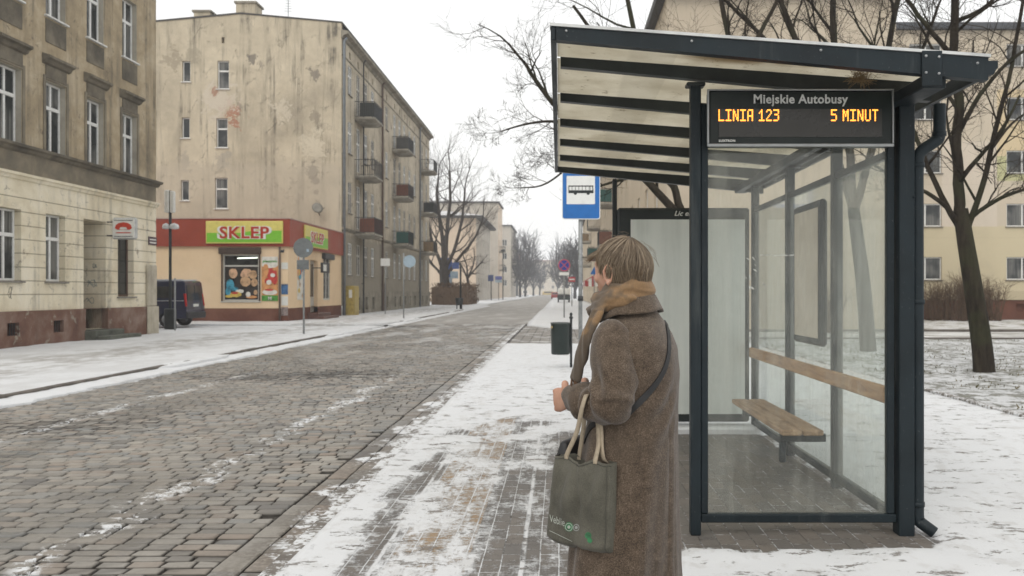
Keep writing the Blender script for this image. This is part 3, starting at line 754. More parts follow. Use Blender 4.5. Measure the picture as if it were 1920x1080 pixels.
# gable peak
xp = -19.6; zp = 18.6
mb.prism([(XL, HB), (XB, HB), (XB, 18.05), (xp, zp), (XL, 17.55)], YB0, YB0+.35, 0)
mb.build('gable_wall', [M_B, M_B, M_B], R)
mb = MB(); mb.T = XF(XB, YB0, 0, RT); LB = YB1-YB0
wy = [(54.7, 'w'), (57.0, 'd'), (59.2, 'w'), (61.4, 'w'), (66.4, 'w'), (69.6, 'd'), (71.8, 'w'), (74.0, 'w'), (76.6, 'w'), (79.2, 'w'), (83.6, 'd'), (86.3, 'w')]
hs = []; wl = []
for (y, t) in wy:
    u = y-YB0
    for fl, (z0, z1) in enumerate(((2.55, 4.6), (6.5, 8.5), (10.3, 12.35), (14.05, 15.9))):
        if t == 'd' and fl > 0: z0 -= .85
        hs.append((u-.5, u+.5, z0, z1, .12)); wl.append((u-.5, z0, 1.0, z1-z0, t, fl))
    hs.append((u-.25, u+.25, 16.35, 16.8, .2)); hs.append((u-.35, u+.35, .25, 1.1, .3))
mb.wall(LB, 5.3, [h for h in hs if h[3] < 5 and h[3] > 1.5], .22, 0, 0, 0, 1.5)
mb.wall(LB, 17.2, [h for h in hs if h[2] > 5], .22, 0, 0, 0, 5.3)
mb.T = XF(XB+.06, YB0, 0, RT); mb.wall(LB, 1.5, [h for h in hs if h[3] < 1.5], .3, 1, 1, 0, -.1)
mb.T = XF(XB, YB0, 0, RT); mb.box(0, LB, -.058, 0, 1.49, 1.502, 1)
mb.T = None
mb.add([(XL, YB1, 0), (XB, YB1, 0), (XB, YB1, 17.3), (XL, YB1, 17.3)], [(3, 2, 1, 0)], 0)
mb.build('street_wall', [M_Bf, M_Bd], R)
for (u, z, w_, h_, t, fl) in wl:
    put_win(R, XF(XB, YB0, 0, RT), RT, u, z, w_, h_, .12, ('wMT' if (int(u*7)+fl) % 3 else 'oMT')+('S' if t == 'w' else ''))
for (a, b, c_, e, d_) in gh[:6]:
    put_win(R, XF(XL, YB0, 0), 0, a, c_, b-a, e-c_, d_, 'wTSW' if b-a > .6 else 'wSW')
mb = MB(); mb.T = XF(XB, YB0, 0, RT)
course(mb, -.15, LB+.1, [(-.01, 17.1), (.10, 17.15), (.16, 17.28), (.42, 17.36), (.45, 17.52), (.02, 17.60), (-.01, 17.6)])
mb.build('cornice', M_Bd, R)
mb = MB(); mb.T = XF(XB, YB0, 0, RT)
course(mb, 0, LB, [(-.01, 5.25), (.08, 5.3), (.14, 5.38), (.14, 5.44), (.02, 5.5), (-.01, 5.5)]); course(mb, 0, LB, [(-.01, 16.1), (.05, 16.13), (.05, 16.2), (-.01, 16.22)])
mb.build('string_course', M_Bd, R)
mb = MB(); mb.prism([(XL, 17.56), (xp, zp+.01), (XB+.02, 18.06), (XB+.3, 17.75), (XB+.32, 17.80), (XB+.06, 18.12), (xp, zp+.09), (XL, 17.64)], YB0-.06, YB1, 0)
rf = mb.build('roof', M_roof, R)
for (xa, xb, z1, cap) in ((-19.95, -18.75, 19.3, 1), (-22.55, -21.55, 18.75, 1)):
    mb = MB(); mb.box(xa, xb, YB0+.1, YB0+1.3, 17.3, z1, 0); mb.box(xa-.09, xb+.09, YB0+.01, YB0+1.39, z1, z1+.12, 1)
    mb.build('chimney', [M_B, M_Bd], rf)
mb = MB(); mb.tube([(-22.1, YB0+.6, 18.3), (-22.1, YB0+.6, 19.0)], .05, 6); mb.tube([(-17.0, YB0+1, 17.8), (-17.0, YB0+1, 20.2)], .025, 5)
for k in range(6): mb.tube([(-17.25+.02*k, YB0+1, 19.1+k*.16), (-16.75-.02*k, YB0+1, 19.1+k*.16)], .012, 4)
mb.tube([(-15.9, YB0+1, 17.6), (-15.9, YB0+1, 18.6)], .03, 5)
mb.build('aerial', M_zinc, rf)
for (y, m_, r_) in ((52.72, M_zinc, .09), (64.2, M_rust, .08), (81.6, M_zinc, .08), (57.95, M_darkmetal, .05)):
    mb = MB(); mb.tube([(XB+.14, y, .0), (XB+.14, y, 17.0), (XB+.3, y, 17.2)], r_, 7)
    for z in (2, 6, 10, 14): mb.box(XB, XB+.14, y-.03, y+.03, z, z+.05)
    mb.build('downpipe', m_, R)
M_brass = flat('rusty_red_panel', (.17, .065, .04), .7, var=.2); M_green = flat('green_net_panel', (.02, .10, .085), .7); M_tan = flat('tan_reed_panel', (.26, .18, .10), .8)
M_bslab = plaster('balcony_concrete', (.30, .28, .24), (.16, .15, .13), (.42, .4, .35), scale=1.2)
M_plant = flat('dry_planter', (.08, .07, .04), .9)
def balcony(parent, x, yc, z, sgn, w_=2.5, d_=1.3, infill=None, name='balcony', sc=1.0):
    """slab with railing; x wall plane, sgn direction it sticks out"""
    x1 = x+sgn*d_; lo, hi = min(x, x1), max(x, x1)
    mb = MB(); mb.hexa([(lo, yc-w_/2, z-.1), (hi, yc-w_/2, z-.1), (hi, yc+w_/2, z-.1), (lo, yc+w_/2, z-.1)], [(lo, yc-w_/2, z), (hi, yc-w_/2, z), (hi, yc+w_/2, z), (lo, yc+w_/2, z)])
    xw = x+sgn*.1; xe = x1-sgn*.28
    mb.hexa([(min(xw, xe), yc-w_/2+.25, z-.24), (max(xw, xe), yc-w_/2+.25, z-.24), (max(xw, xe), yc+w_/2-.25, z-.24), (min(xw, xe), yc+w_/2-.25, z-.24)], [(lo+.01, yc-w_/2+.01, z-.1), (hi-.01, yc-w_/2+.01, z-.1), (hi-.01, yc+w_/2-.01, z-.1), (lo+.01, yc+w_/2-.01, z-.1)])
    s_ = mb.build(name, M_bslab, parent)
    mb = MB(); h_ = 1.05
    def rail(a, b):
        a, b = Vector(a), Vector(b); n_ = max(3, int((b-a).length/.13))
        mb.tube([a+Vector((0, 0, h_)), b+Vector((0, 0, h_))], .028, 4, 0, True, False); mb.tube([a+Vector((0, 0, .08)), b+Vector((0, 0, .08))], .018, 4, 0, True, False)
        for k in range(n_+1):
            q = a.lerp(b, k/n_); mb.tube([q, q+Vector((0, 0, h_))], .012, 3, 0, False, False)
    e = x1-sgn*.05
    rail((x, yc-w_/2+.05, z), (e, yc-w_/2+.05, z)); rail((e, yc-w_/2+.05, z), (e, yc+w_/2-.05, z)); rail((e, yc+w_/2-.05, z), (x, yc+w_/2-.05, z))
    mb.build('railing', M_darkmetal, s_)
    if infill:
        mb = MB(); i0, i1 = sorted((x+sgn*.25*d_, e-sgn*.03)); i2, i3 = sorted((e-sgn*.05, e-sgn*.03))
        mb.box(i0, i1, yc-w_/2+.07, yc-w_/2+.09, z+.1, z+h_-.06); mb.box(i2, i3, yc-w_/2+.1, yc+w_/2-.1, z+.1, z+h_-.06)
        mb.build('railing_screen', infill, s_)
    if (int(z*3+yc)) % 3 == 0:
        mb = MB(); rr = random.Random(int(yc*z))
        for k in range(34):
            q = Vector((x1-sgn*(.1+.9*rr.random()*d_*.6), yc-w_/2+.1+rr.random()*(w_-.2), z+h_-.05)); mb.tube([q, q+Vector((rr.uniform(-.12, .12), rr.uniform(-.12, .12), rr.uniform(.1, .34)))], .012, 3, 0, False, False)
        mb.build('dry_plants', M_plant, s_)
    return s_
inf = {0: [flat('dark_mesh_panel', (.035, .038, .035), .7), None, M_brass], 1: [flat('grey_net_panel', (.09, .09, .085), .7), M_brass, M_green], 2: [None, flat('black_panel', (.03, .035, .035), .6), M_tan]}
for ci, yc in enumerate((57.2, 69.8, 83.6)):
    for fi, z in enumerate((12.9, 9.1, 5.3)):
        balcony(R, XB, yc, z+(.3 if ci == 2 and fi == 0 else 0), 1, 2.6, 1.35, inf[ci][fi])
# graffiti-ish cellar openings get boards; entrance door
mb = MB(); mb.T = XF(XB+.02, YB0, 0, RT); mb.bbox(12.2, 13.3, -.05, .0, .0, 2.1, .02); mb.build('entrance_door', flat('brown_old_door', (.09, .06, .045), .6), R)

# ------------------------------------------------------------------ grocery shop
M_shop = plaster('peach_render', (.76, .58, .38), (.66, .50, .33), (.80, .63, .44), sk=.4, sk_t=(.6, .85), scale=.3, bumpk=.2)
M_brown = plaster('brown_plinth', (.15, .065, .045), (.11, .05, .036), (.21, .10, .07), sk=.3, scale=.5, bumpk=.2)
M_fascia = flat('red_fascia', (.28, .045, .022), .45, var=.08, scale=.8)
R = thing('grocery_shop', (XB, 42.3, 0), 'single storey peach corner shop with red fascia and green and yellow sign', 'shop')
YS = 42.3; XS = -29.0; XC = -13.42
mb = MB(); mb.T = XF(XS, YS, 0)
wx0, wx1 = -16.68-XS+.02, -14.86-XS     # display window
sh = [(wx0, wx1, 1.02, 3.33, .14)]
mb.wall(XC-XS, 4.4, sh, .14, 0, 0, 0, .66); mb.wall(XC-XS, .66, [], .1, 1, 1, 0, -.1)
mb.T = XF(XC, YS, 0, RT); LS = YB0-YS
# side openings: poster window, door, second window
so_ = [(1.45, 2.75, 1.05, 3.4, .14), (3.75, 5.15, .35, 3.2, .3), (6.3, 7.7, 1.0, 3.55, .18)]
mb.wall(LS, 4.4, so_, .14, 0, 0, 0, .66); mb.wall(LS, .66, [(3.75, 5.15, .35, .66, .3)], .3, 1, 1, 0, -.1)
mb.T = None
mb.add([(XS, YS, 4.4), (XC, YS, 4.4), (XC, YB0, 4.4), (XS, YB0, 4.4)], [(0, 1, 2, 3)], 0)
mb.build('wall', [M_shop, M_brown], R)
mb = MB(); mb.box(XS-.1, XC+.12, YS-.12, YB0+.3, 3.72, 5.08, 0); mb.box(XS-.12, XC+.15, YS-.15, YB0+.3, 5.08, 5.13, 1)
mb.build('fascia', [M_fascia, flat('fascia_capping', (.42, .30, .26), .5)], R)
M_sy = flat('yellow_sign_vinyl', (.66, .58, .16), .4, var=.05); M_sg = flat('green_sign_vinyl', (.19, .50, .035), .4, var=.05)
M_sr = flat('red_letter_vinyl', (.42, .03, .012), .4, var=.05)
def shopsign(R, T, x0, x1, z0, z1, rz, size):
    L_ = x1-x0; mb = MB(); mb.T = T
    mb.bbox(x0, x1, -.10, -.001, z0, z1, .02, 0)
    n_ = 24; top = [(x0+.05+(L_-.1)*k/n_, z0+(z1-z0)*(.47+(.10 if k/n_ > .62 else (.0 if k/n_ < .45 else .10*(k/n_-.45)/.17)))) for k in range(n_+1)]
    mb.prism([(x0+.05, z0+.06), (x1-.05, z0+.06)]+top[::-1], -.106, -.101, 1)
    s_ = mb.build('shop_sign', [M_sy, M_sg], R)
    mid = T @ Vector(((x0+x1)/2, -.112, z0+(z1-z0)*.24)); mid2 = T @ Vector(((x0+x1)/2, -.118, z0+(z1-z0)*.24))
    mb = MB(); lettering(mb, 'SKLEP', size, mid, 0, rz, .050, .008, sx=1.12); lettering(mb, 'SKLEP', size, mid2, 1, rz, .018, .008, sx=1.12)
    mb.build('lettering', [M_signw, M_sr], s_)
shopsign(R, XF(XS, YS-.12, 0), -17.42-XS, -13.62-XS, 3.86, 4.97, 0, .80)
shopsign(R, XF(XC+.12, YS, 0, RT), 2.15, 6.5, 3.86, 4.97, RT, .80)
# display window
M_alu = flat('silver_window_frame', (.50, .49, .45), .4, var=.06)
mb = MB(); mb.T = XF(XS, YS, 0)
for (a, b, c_, e) in ((wx0, wx0+.07, 1.02, 3.33), (wx1-.07, wx1, 1.02, 3.33), (wx0+.07, wx1-.07, 1.02, 1.09), (wx0+.07, wx1-.07, 3.26, 3.33), (wx0+.07, wx1-.07, 2.72, 2.80)): mb.bbox(a, b, .03, .125, c_, e, .008)
mb.bbox(wx0-.1, wx1+.1, -.05, .03, .95, 1.018, .01)
fw = mb.build('window', M_alu, R, label='large display window with egg and bread poster')
mb = MB(); mb.T = XF(XS, YS, 0); mb.box(wx0+.06, wx1-.06, .085, .09, 2.79, 3.27); mb.build('pane', M_dglass, fw)
g = G('lit_tube'); g.bsdf((.9, .95, .85), .5, emis=(.9, 1, .85), estr=1.6)
mb = MB(); mb.T = XF(XS, YS, 0); mb.tube([(wx0+.7, .07, 3.14), (wx1-.1, .07, 3.17)], .03, 6); mb.build('light_tube', g.m, fw)
M_pblk = flat('dark_print', (.03, .025, .022), .35, var=.3, scale=2); M_egg = flat('egg_print', (.60, .38, .24), .4, var=.25, scale=5); M_bread = flat('bread_print', (.50, .32, .18), .4, var=.3, scale=6)
M_cyan = flat('blue_print', (.06, .30, .42), .4, var=.4, scale=7); M_yel = flat('yellow_print', (.62, .46, .10), .4); M_redp = flat('red_print', (.50, .05, .04), .4, var=.3, scale=5); M_pwhite = flat('white_print', (.7, .68, .62), .4); M_orp = flat('orange_print', (.62, .30, .12), .4, var=.25, scale=3); M_grp = flat('green_print', (.08, .28, .05), .4, var=.3)
PR = [M_pblk, M_egg, M_bread, M_cyan, M_yel, M_redp, M_pwhite, M_orp, M_grp]
def blob(mb, cx, cz, rx, rz_, y, mi, seed=0, wob_=.08, n=18):
    mb.prism([(cx+rx*cos(2*pi*k/n)*(1+wob_*nz(k*.9, seed, 3)*2), cz+rz_*sin(2*pi*k/n)*(1+wob_*nz(k*.7, seed, 9)*2)) for k in range(n)], y-.0015, y, mi)
mb = MB(); mb.T = XF(XS, YS, 0); a = wx0+.07; W_ = wx1-wx0-.14; z0 = 1.09; H_ = 1.63
mb.box(a, a+W_, .080, .09, z0, z0+H_, 0)
B = lambda u, v, ru, rv, mi, k: blob(mb, a+u*W_, z0+v*H_, ru, rv, .078-k*.002, mi, k*3+u*10)
B(.16, .45, .20, .28, 3, 0); B(.10, .25, .14, .2, 3, 1); B(.30, .32, .18, .12, 3, 1)
B(.25, .80, .21, .24, 1, 2); B(.66, .82, .27, .20, 1, 2); B(.84, .76, .2, .22, 2, 3); B(.62, .55, .26, .25, 2, 4); B(.88, .52, .17, .2, 2, 3); B(.55, .75, .14, .12, 1, 5)
B(.33, .16, .28, .14, 4, 5); B(.3, .2, .18, .06, 5, 6); B(.13, .10, .2, .07, 4, 4); B(.45, .25, .2, .1, 6, 3); B(.70, .16, .12, .13, 6, 6); B(.80, .08, .28, .07, 7, 5); B(.92, .22, .1, .12, 2, 5)
mb.build('window_poster', PR, fw)
mb = MB(); mb.T = XF(XS, YS, 0); mb.bbox(wx0-.16, wx1+.12, -.2, -.002, 3.34, 3.66, .03); mb.box(wx0-.06, wx0-.003, -.06, -.001, 1.02, 3.34); mb.box(wx1+.003, wx1+.06, -.06, -.001, 1.02, 3.34)
mb.build('shutter_box', flat('brown_shutter', (.055, .035, .025), .5), R)
# tall banner between window and corner
mb = MB(); mb.T = XF(XS, YS, 0); a = -14.72-XS; W_ = .80; z0 = 1.02; H_ = 2.2
mb.box(a, a+W_, -.03, -.001, z0, z0+H_, 7)
B = lambda u, v, ru, rv, mi, k: blob(mb, a+u*W_, z0+v*H_, ru, rv, -.032-k*.002, mi, k*3+u*10)
mb.box(a, a+W_, -.034, -.0305, z0+1.75, z0+H_, 6); B(.5, .79, .38, .1, 6, 1)
mb.box(a, a+W_, -.034, -.0305, z0, z0+.28, 8)
B(.62, .62, .26, .28, 5, 1); B(.8, .5, .14, .3, 5, 2); B(.42, .45, .2, .16, 5, 2); B(.45, .42, .13, .12, 6, 3); B(.68, .58, .12, .1, 6, 3); B(.5, .2, .38, .14, 6, 2); B(.25, .7, .14, .3, 7, 2); B(.45, .25, .22, .05, 5, 4); B(.8, .72, .1, .08, 7, 4)
bn = mb.build('advertising_banner', PR, R)
mb = MB()
lettering(mb, 'pieczywo', .17, (-14.72+.40, YS-.045, z0+1.92), 8, 0, .006, .004, italic=.2)
lettering(mb, 'M', .24, (-14.72+.40, YS-.042, z0+.05), 6, 0, .006, .004)
mb.build('lettering', PR, bn)
mb = MB(); mb.tube([(-13.82, YS-.07, 0), (-13.82, YS-.07, 3.7)], .05, 8); mb.build('downpipe', M_rust, R)
# posters on the street side
mb = MB(); mb.T = XF(XC, YS, 0, RT)
mb.bbox(1.45, 2.75, .05, .12, 1.05, 3.4, .02, 6)
for k in range(16):
    rr = random.Random(k); blob(mb, 1.6+rr.random()*1.0, 1.25+rr.random()*1.9, .12+.12*rr.random(), .12+.16*rr.random(), .048-k*.002*.3, [5, 4, 7, 2, 6, 3][k % 6], k)
mb.build('window_poster', PR, R)
mb = MB(); mb.T = XF(XC, YS, 0, RT); mb.bbox(3.75, 5.15, .2, .28, .36, 3.2, .02, 0); mb.bbox(4.0, 4.9, .17, .2, 1.2, 3.0, .02, 1)
mb.build('door', [M_alu, M_dglass], R)
w2 = MB(); w2.T = XF(XC, YS, 0, RT)
for (a_, b_, c_, e_) in ((6.3, 6.4, 1, 3.55), (7.6, 7.7, 1, 3.55), (6.4, 7.6, 1, 1.1), (6.4, 7.6, 3.45, 3.55), (6.97, 7.03, 1.1, 3.45)): w2.bbox(a_, b_, .02, .1, c_, e_, .01)
for k in range(5): w2.box(6.4, 7.6, .03, .045, 1.4+k*.45, 1.415+k*.45)
w2 = w2.build('window', M_alu, R); mb = MB(); mb.T = XF(XC, YS, 0, RT); mb.box(6.38, 7.62, .1, .11, 1.05, 3.5); mb.build('pane', M_glass, w2)
mb = MB(); mb.T = XF(XC, YS, 0, RT); mb.bbox(6.0, 8.0, -.22, -.002, 3.34, 3.66, .03); mb.build('shutter_box', M_darkmetal, R)
mb = MB(); mb.T = XF(XC, YS, 0, RT); mb.bbox(3.3, 5.9, -.55, -.001, -.08, .33, .02); mb.bbox(3.0, 6.1, -.95, -.551, -.08, .16, .02)
mb.build('step', flat('red_brown_tile', (.14, .07, .055), .6), R)
mb = MB(); mb.T = XF(XC, YS, 0, RT); mb.bbox(3.5, 4.9, -.75, -.62, 2.5, 3.05, .02, 0); mb.bbox(3.6, 4.2, -.76, -.75, 2.6, 2.95, .003, 1); mb.box(4.1, 4.15, -.62, 0, 2.75, 2.8, 0)
mb.build('projecting_sign', [M_darkmetal, M_signw], R)
mb = MB(); mb.T = XF(XS, YS, 0)
a = -13.42-.46-XS+.12
for (z_, h_, mi) in ((2.6, .33, 0), (1.9, .6, 1), (1.35, .5, 2), (.8, .45, 0), (.3, .42, 3)): mb.bbox(a+.0, a+.33, -.02, -.001, z_, z_+h_, .004, mi)
mb.build('notice_board', [M_signw, M_shop, flat('blue_notice', (.05, .14, .30), .5, var=.4, scale=9), flat('torn_notice', (.25, .2, .19), .8, var=.4, scale=9)], R)
mb = MB(); mb.tube([(XC-.2, YS-.02, 3.55), (XC-.2, YS-.28, 3.5)], .03, 6); mb.lathe([(.0, -.06), (.09, -.05), (.10, .02), (.06, .07), (0, .08)], (XC-.2, YS-.3, 3.46), 10)
mb.build('security_camera', M_darkmetal, R)
# yellow utility box at the shop's street side
R = thing('utility_cabinet', (-13.0, 53.6, 0), 'yellow gas cabinet against the tenement wall past the shop steps', 'cabinet')
mb = MB(); mb.bbox(-13.3, -12.75, 53.0, 54.4, -.05, 1.85, .03); mb.build('body', flat('mustard_paint', (.40, .30, .08), .5, var=.15), R)
mb = MB(); mb.bbox(-13.05, -12.85, 52.975, 52.999, 1.1, 1.6, .01); mb.build('label_plate', M_signw, R)
mb = MB(); mb.bbox(-12.745, -12.72, 53.1, 54.3, .2, 1.7, .008); mb.build('door', flat('mustard_door', (.43, .33, .1), .5), R)
# satellite dish on gable above the shop roof
R = thing('satellite_dish', (-14.6, YB0-.3, 6.3), 'grey satellite dish on the gable just above the shop roof', 'satellite dish')
mb = MB(); mb.lathe([(0, 0), (.18, .02), (.32, .08), (.34, .10), (.17, .05), (0, .03)], (0, 0, 0), 18)
o = mb.build('dish', flat('dish_grey', (.22, .21, .18), .6), R, loc=(-.15, -.25, .25)); o.rotation_euler = (radians(70), 0, radians(30))
mb = MB(); mb.tube([(-14.75, YB0, 6.2), (-14.75, YB0-.4, 6.45)], .03, 6); mb.tube([(-14.75, YB0-.4, 6.45), (-14.3, YB0-.5, 6.6)], .02, 5); mb.build('bracket', M_darkmetal, R)

# ------------------------------------------------------------------ far left buildings
def block(name, label, x0, x1, y0, y1, h, mat, mat2, rows, face_cols, side_cols, side, group, roof_over=.5, roofm=None, ww=1.2, wh=1.6, bal=()):
    """building with a front (-Y) and a street side wall; side=+1 street side at x1, -1 at x0"""
    R = thing(name, ((x0+x1)/2, y0, 0), label, 'building', group)
    mb = MB(); mb.T = XF(x0, y0, 0); fh = [(c-ww/2-x0, c+ww/2-x0, z, z+wh, .18) for c in face_cols for z in rows]
    mb.wall(x1-x0, h, fh, .18, 0, 0, 0, -.1)
    Ts = XF(x1, y0, 0, RT) if side > 0 else XF(x0, y1, 0, -RT)
    sh_ = [((c-y0 if side > 0 else y1-c)-ww/2, (c-y0 if side > 0 else y1-c)+ww/2, z, z+wh, .18) for c in side_cols for z in rows]
    mb.T = Ts; mb.wall(y1-y0, h, sh_, .18, 1, 1, 0, -.1)
    mb.T = None
    xo = x0 if side > 0 else x1
    mb.add([(x0, y1, 0), (x1, y1, 0), (x1, y1, h), (x0, y1, h)], [(3, 2, 1, 0)], 0)
    mb.add([(xo, y1, 0), (xo, y0, 0), (xo, y0, h), (xo, y1, h)], [(0, 1, 2, 3)], 0)
    mb.build('wall', [mat, mat2], R)
    mb = MB(); mb.box(x0-roof_over, x1+roof_over, y0-roof_over, y1+roof_over, h, h+.35); mb.build('roof', roofm or M_roof, R)
    for hh in fh: put_win(R, XF(x0, y0, 0), 0, hh[0], hh[2], ww, wh, .18, 'wM')
    for hh in sh_: put_win(R, Ts, RT if side > 0 else -RT, hh[0], hh[2], ww, wh, .18, 'wM')
    for (yc, z, inf_) in bal: balcony(R, x1 if side > 0 else x0, yc, z, side, 2.8, 1.3, inf_)
    return R
M_C = plaster('cream_house', (.60, .49, .38), (.52, .42, .32), (.66, .56, .45), sk=.3, scale=.15)
M_C2 = plaster('grey_house', (.46, .42, .36), (.36, .33, .28), (.54, .5, .44), sk=.4, scale=.2)
M_roofs = flat('snowy_roof', (.55, .54, .54), .8, var=.25, scale=.4)
R = block('house', 'cream house with projecting snowy eaves behind the big bare tree, past the long tenement', -36, -13.4, 138, 166, 13.4, M_C, M_C2, (2.2, 5.6, 9.2), (), (142, 147, 152, 157, 162), 1, 'old tenements', 1.1, None)
mb = MB(); mb.hexa([(-37.2, 136.8, 13.76), (-12.2, 136.8, 13.76), (-12.2, 167.2, 13.76), (-37.2, 167.2, 13.76)], [(-30, 145, 15.2), (-19, 145, 15.2), (-19, 160, 15.2), (-30, 160, 15.2)]); mb.build('hipped_roof', M_roofs, R)
block('apartment_block', 'taller pale flat roofed block rising behind the cream house', -40, -13.0, 182, 196, 20.4, M_C2, M_C, (3, 7, 11, 15), (-16, ), (185, 189, 193), 1, 'old tenements', .3, None, bal=((186, 6.2, None), (186, 10.2, None)))
block('apartment_block', 'narrow grey block with balconies furthest along the left of the street', -30, -12.6, 223, 250, 18.6, M_C2, M_C2, (3, 6.5, 10, 13.5), (-14.2,), (228, 235, 242), 1, 'old tenements', .4, None, bal=((227, 5.5, None), (227, 9, None), (227, 12.5, None)))
M_far = plaster('pale_far_house', (.55, .50, .42), (.48, .43, .36), (.6, .56, .48), scale=.1)
R = block('apartment_block', 'pale block closing the far end of the street under a pinkish roof', -40, 6, 430, 445, 17, M_far, M_far, (3, 6.5, 10, 13), tuple(range(-38, 6, 5)), (), 1, None, .5, flat('pink_tiles', (.40, .20, .17), .8))
mb = MB(); mb.hexa([(-41, 429, 17.36), (-19, 429, 17.36), (-19, 446, 17.36), (-41, 446, 17.36)], [(-38, 436, 21.5), (-21, 436, 21.5), (-21, 440, 21.5), (-38, 440, 21.5)]); mb.build('tiled_roof', flat('pink_roof_tiles', (.42, .20, .18), .8), R)
mb = MB(); mb.box(-17, -15.4, 432, 434, 17.4, 20.5); mb.build('chimney', M_far, R)

# ------------------------------------------------------------------ right side: long row and panel block
M_G = plaster('beige_row_render', (.50, .43, .335), (.42, .36, .28), (.57, .50, .40), sk=.45, scale=.18)
M_G2 = plaster('row_street_render', (.50, .42, .31), (.40, .34, .25), (.58, .5, .39), sk=.4, scale=.25)
gb = []
for i, yc in enumerate((64, 88, 112)):
    for j, z in enumerate((4.9, 8.0)): gb.append((yc, z, [M_brass, M_green, None, M_tan][(i+j) % 4]))
block('tenement', 'long beige tenement row with balconies running behind the bus stop on the right', 4.2, 13.15, 33.3, 150, 13.0, M_G, M_G2, (1.6, 4.9, 8.0, 10.9), (), tuple(range(37, 150, 4)), -1, 'old tenements', .35, None, 1.2, 1.5, gb)
R = thing('awning', (3.6, 88, 2.4), 'red and white striped shop awning far along the right pavement', 'awning')
for k in range(8):
    pass
mb = MB(); mb.hexa([(2.6, 84, 2.5), (4.19, 84, 3.5), (4.19, 92, 3.5), (2.6, 92, 2.5)], [(2.6, 84, 2.56), (4.19, 84, 3.56), (4.19, 92, 3.56), (2.6, 92, 2.56)], 0)
for k in range(11): mb.box(2.585, 2.6, 84+k*.73, 84.7+k*.73, 2.0, 2.52, k % 2)
for k in range(5): mb.box(2.6+k*.32, 2.9+k*.32, 83.97, 83.99, 2.0, 2.55+k*.2, k % 2)
mb.build('canvas', [flat('red_canvas', (.36, .05, .05), .8), M_signw], R)
mb = MB(); mb.tube([(2.62, 84, 2.5), (4.2, 84, 2.4)], .03, 5); mb.tube([(2.62, 92, 2.5), (4.2, 92, 2.4)], .03, 5); mb.build('frame', M_darkmetal, R)

g = G('painted_panels'); p = g.pos; x, y, z = g.sep(p)
base_ = g.mix(z.sm(4.95, 4.90), (.55, .48, .38), (.56, .49, .34))
c = g.mix(x.band(20.1, 23.0, .02)*z.band(4.9, 9.4, .02), base_, (.60, .53, .44))
c = g.mix(x.band(23.0, 30.0, .02)*z.band(7.3, 8.6, .02), c, (.48, .47, .27))
c = g.mix(x.band(23.0, 26.0, .02)*z.band(8.6, 12.1, .02), c, (.60, .49, .32))
n = g.noise(p, .5, 6, .65); c = g.mix(n.sm(.45, .7)*.18, c, (.33, .28, .2))
st = g.noise(g.scl(p, 2.0, 2.0, .12), 1.0, 5, .6).sm(.58, .75)*.22; c = g.mix(st, c, (.2, .18, .14))
sx = (x._m('MODULO', 4.4)).sm(.02, .0)*.0
jt = ((z-1.5)._m('MODULO', 2.8)).sm(.035, .0)*.25; c = g.mix(jt, c, (.25, .2, .14))
g.bsdf(c, .9, 0, g.bump(g.noise(p, 20, 3), .15, .02), spec=.2); M_F = g.m
R = thing('panel_block', (25, 44.8, 0), 'five storey beige and yellow panel block beyond the snowy yard', 'building')
FX0, FX1 = 5.5, 46; mb = MB(); mb.T = XF(FX0, 44.8, 0)
fc = [x for x in (6.0+.6, 10.2, 14.75, 19.25, 24.35, 28.75, 33.0, 37.5, 42)]
rows_ = [2.1+2.8*k for k in range(5)]
fh = [(x-.85-FX0, x+.85-FX0, z, z+1.2, .16) for x in fc for z in rows_]
mb.wall(FX1-FX0, 15.2, fh, .16, 0, 0, 0, 1.05)
lo_ = [(x-.3-FX0, x+.3-FX0, .45, .85, .2) for x in fc]
mb.T = XF(FX0, 44.86, 0); mb.wall(FX1-FX0, 1.05, lo_, .2, 1, 1, 0, -.1)
mb.T = None; mb.box(FX0, FX1, 45.2, 57, 0, 15.19, 0)
mb.build('wall', [M_F, M_brown], R)
mb = MB(); mb.box(FX0-.2, FX1+.2, 44.5, 57.2, 15.2, 15.55, 0); mb.build('roof', flat('dark_roof_edge', (.06, .065, .075), .6), R)
for i, hh in enumerate(fh): put_win(R, XF(FX0, 44.8, 0), 0, hh[0], hh[2], 1.7, 1.2, .16, 'wMS')
# ------------------------------------------------------------------ bus shelter
def W(px, py, Y):
    """photo pixel at distance Y -> world point (used once to measure positions)"""
    return Vector(((px-1048)*Y/F, Y, CAMZ+(547-py)*Y/F))
g = G('slate_blue_paint'); p = g.obj; n = g.noise(p, 3, 6, .65); n2 = g.noise(p, 60, 3, .7)
c = g.ramp(n, [(0.35, (.006, .011, .014)), (0.6, (.012, .020, .025))]); c = g.mix(n2.sm(.66, .74)*.5, c, (.16, .18, .18))
c = g.mix(g.noise(g.scl(p, 9, 9, .8), 1.0, 5, .7).sm(.56, .78)*.35, c, (.11, .12, .115))
g.bsdf(c, n.sm(.3, .7, .42, .6), 0, g.bump(n2, .08, .003), spec=.28); M_slate = g.m
g = G('black_steel'); p = g.obj; n = g.noise(p, 5, 5, .6)
g.bsdf(g.ramp(n, [(.35, (.010, .014, .015)), (.65, (.022, .028, .028))]), .45, 0, spec=.4); M_blk = g.m

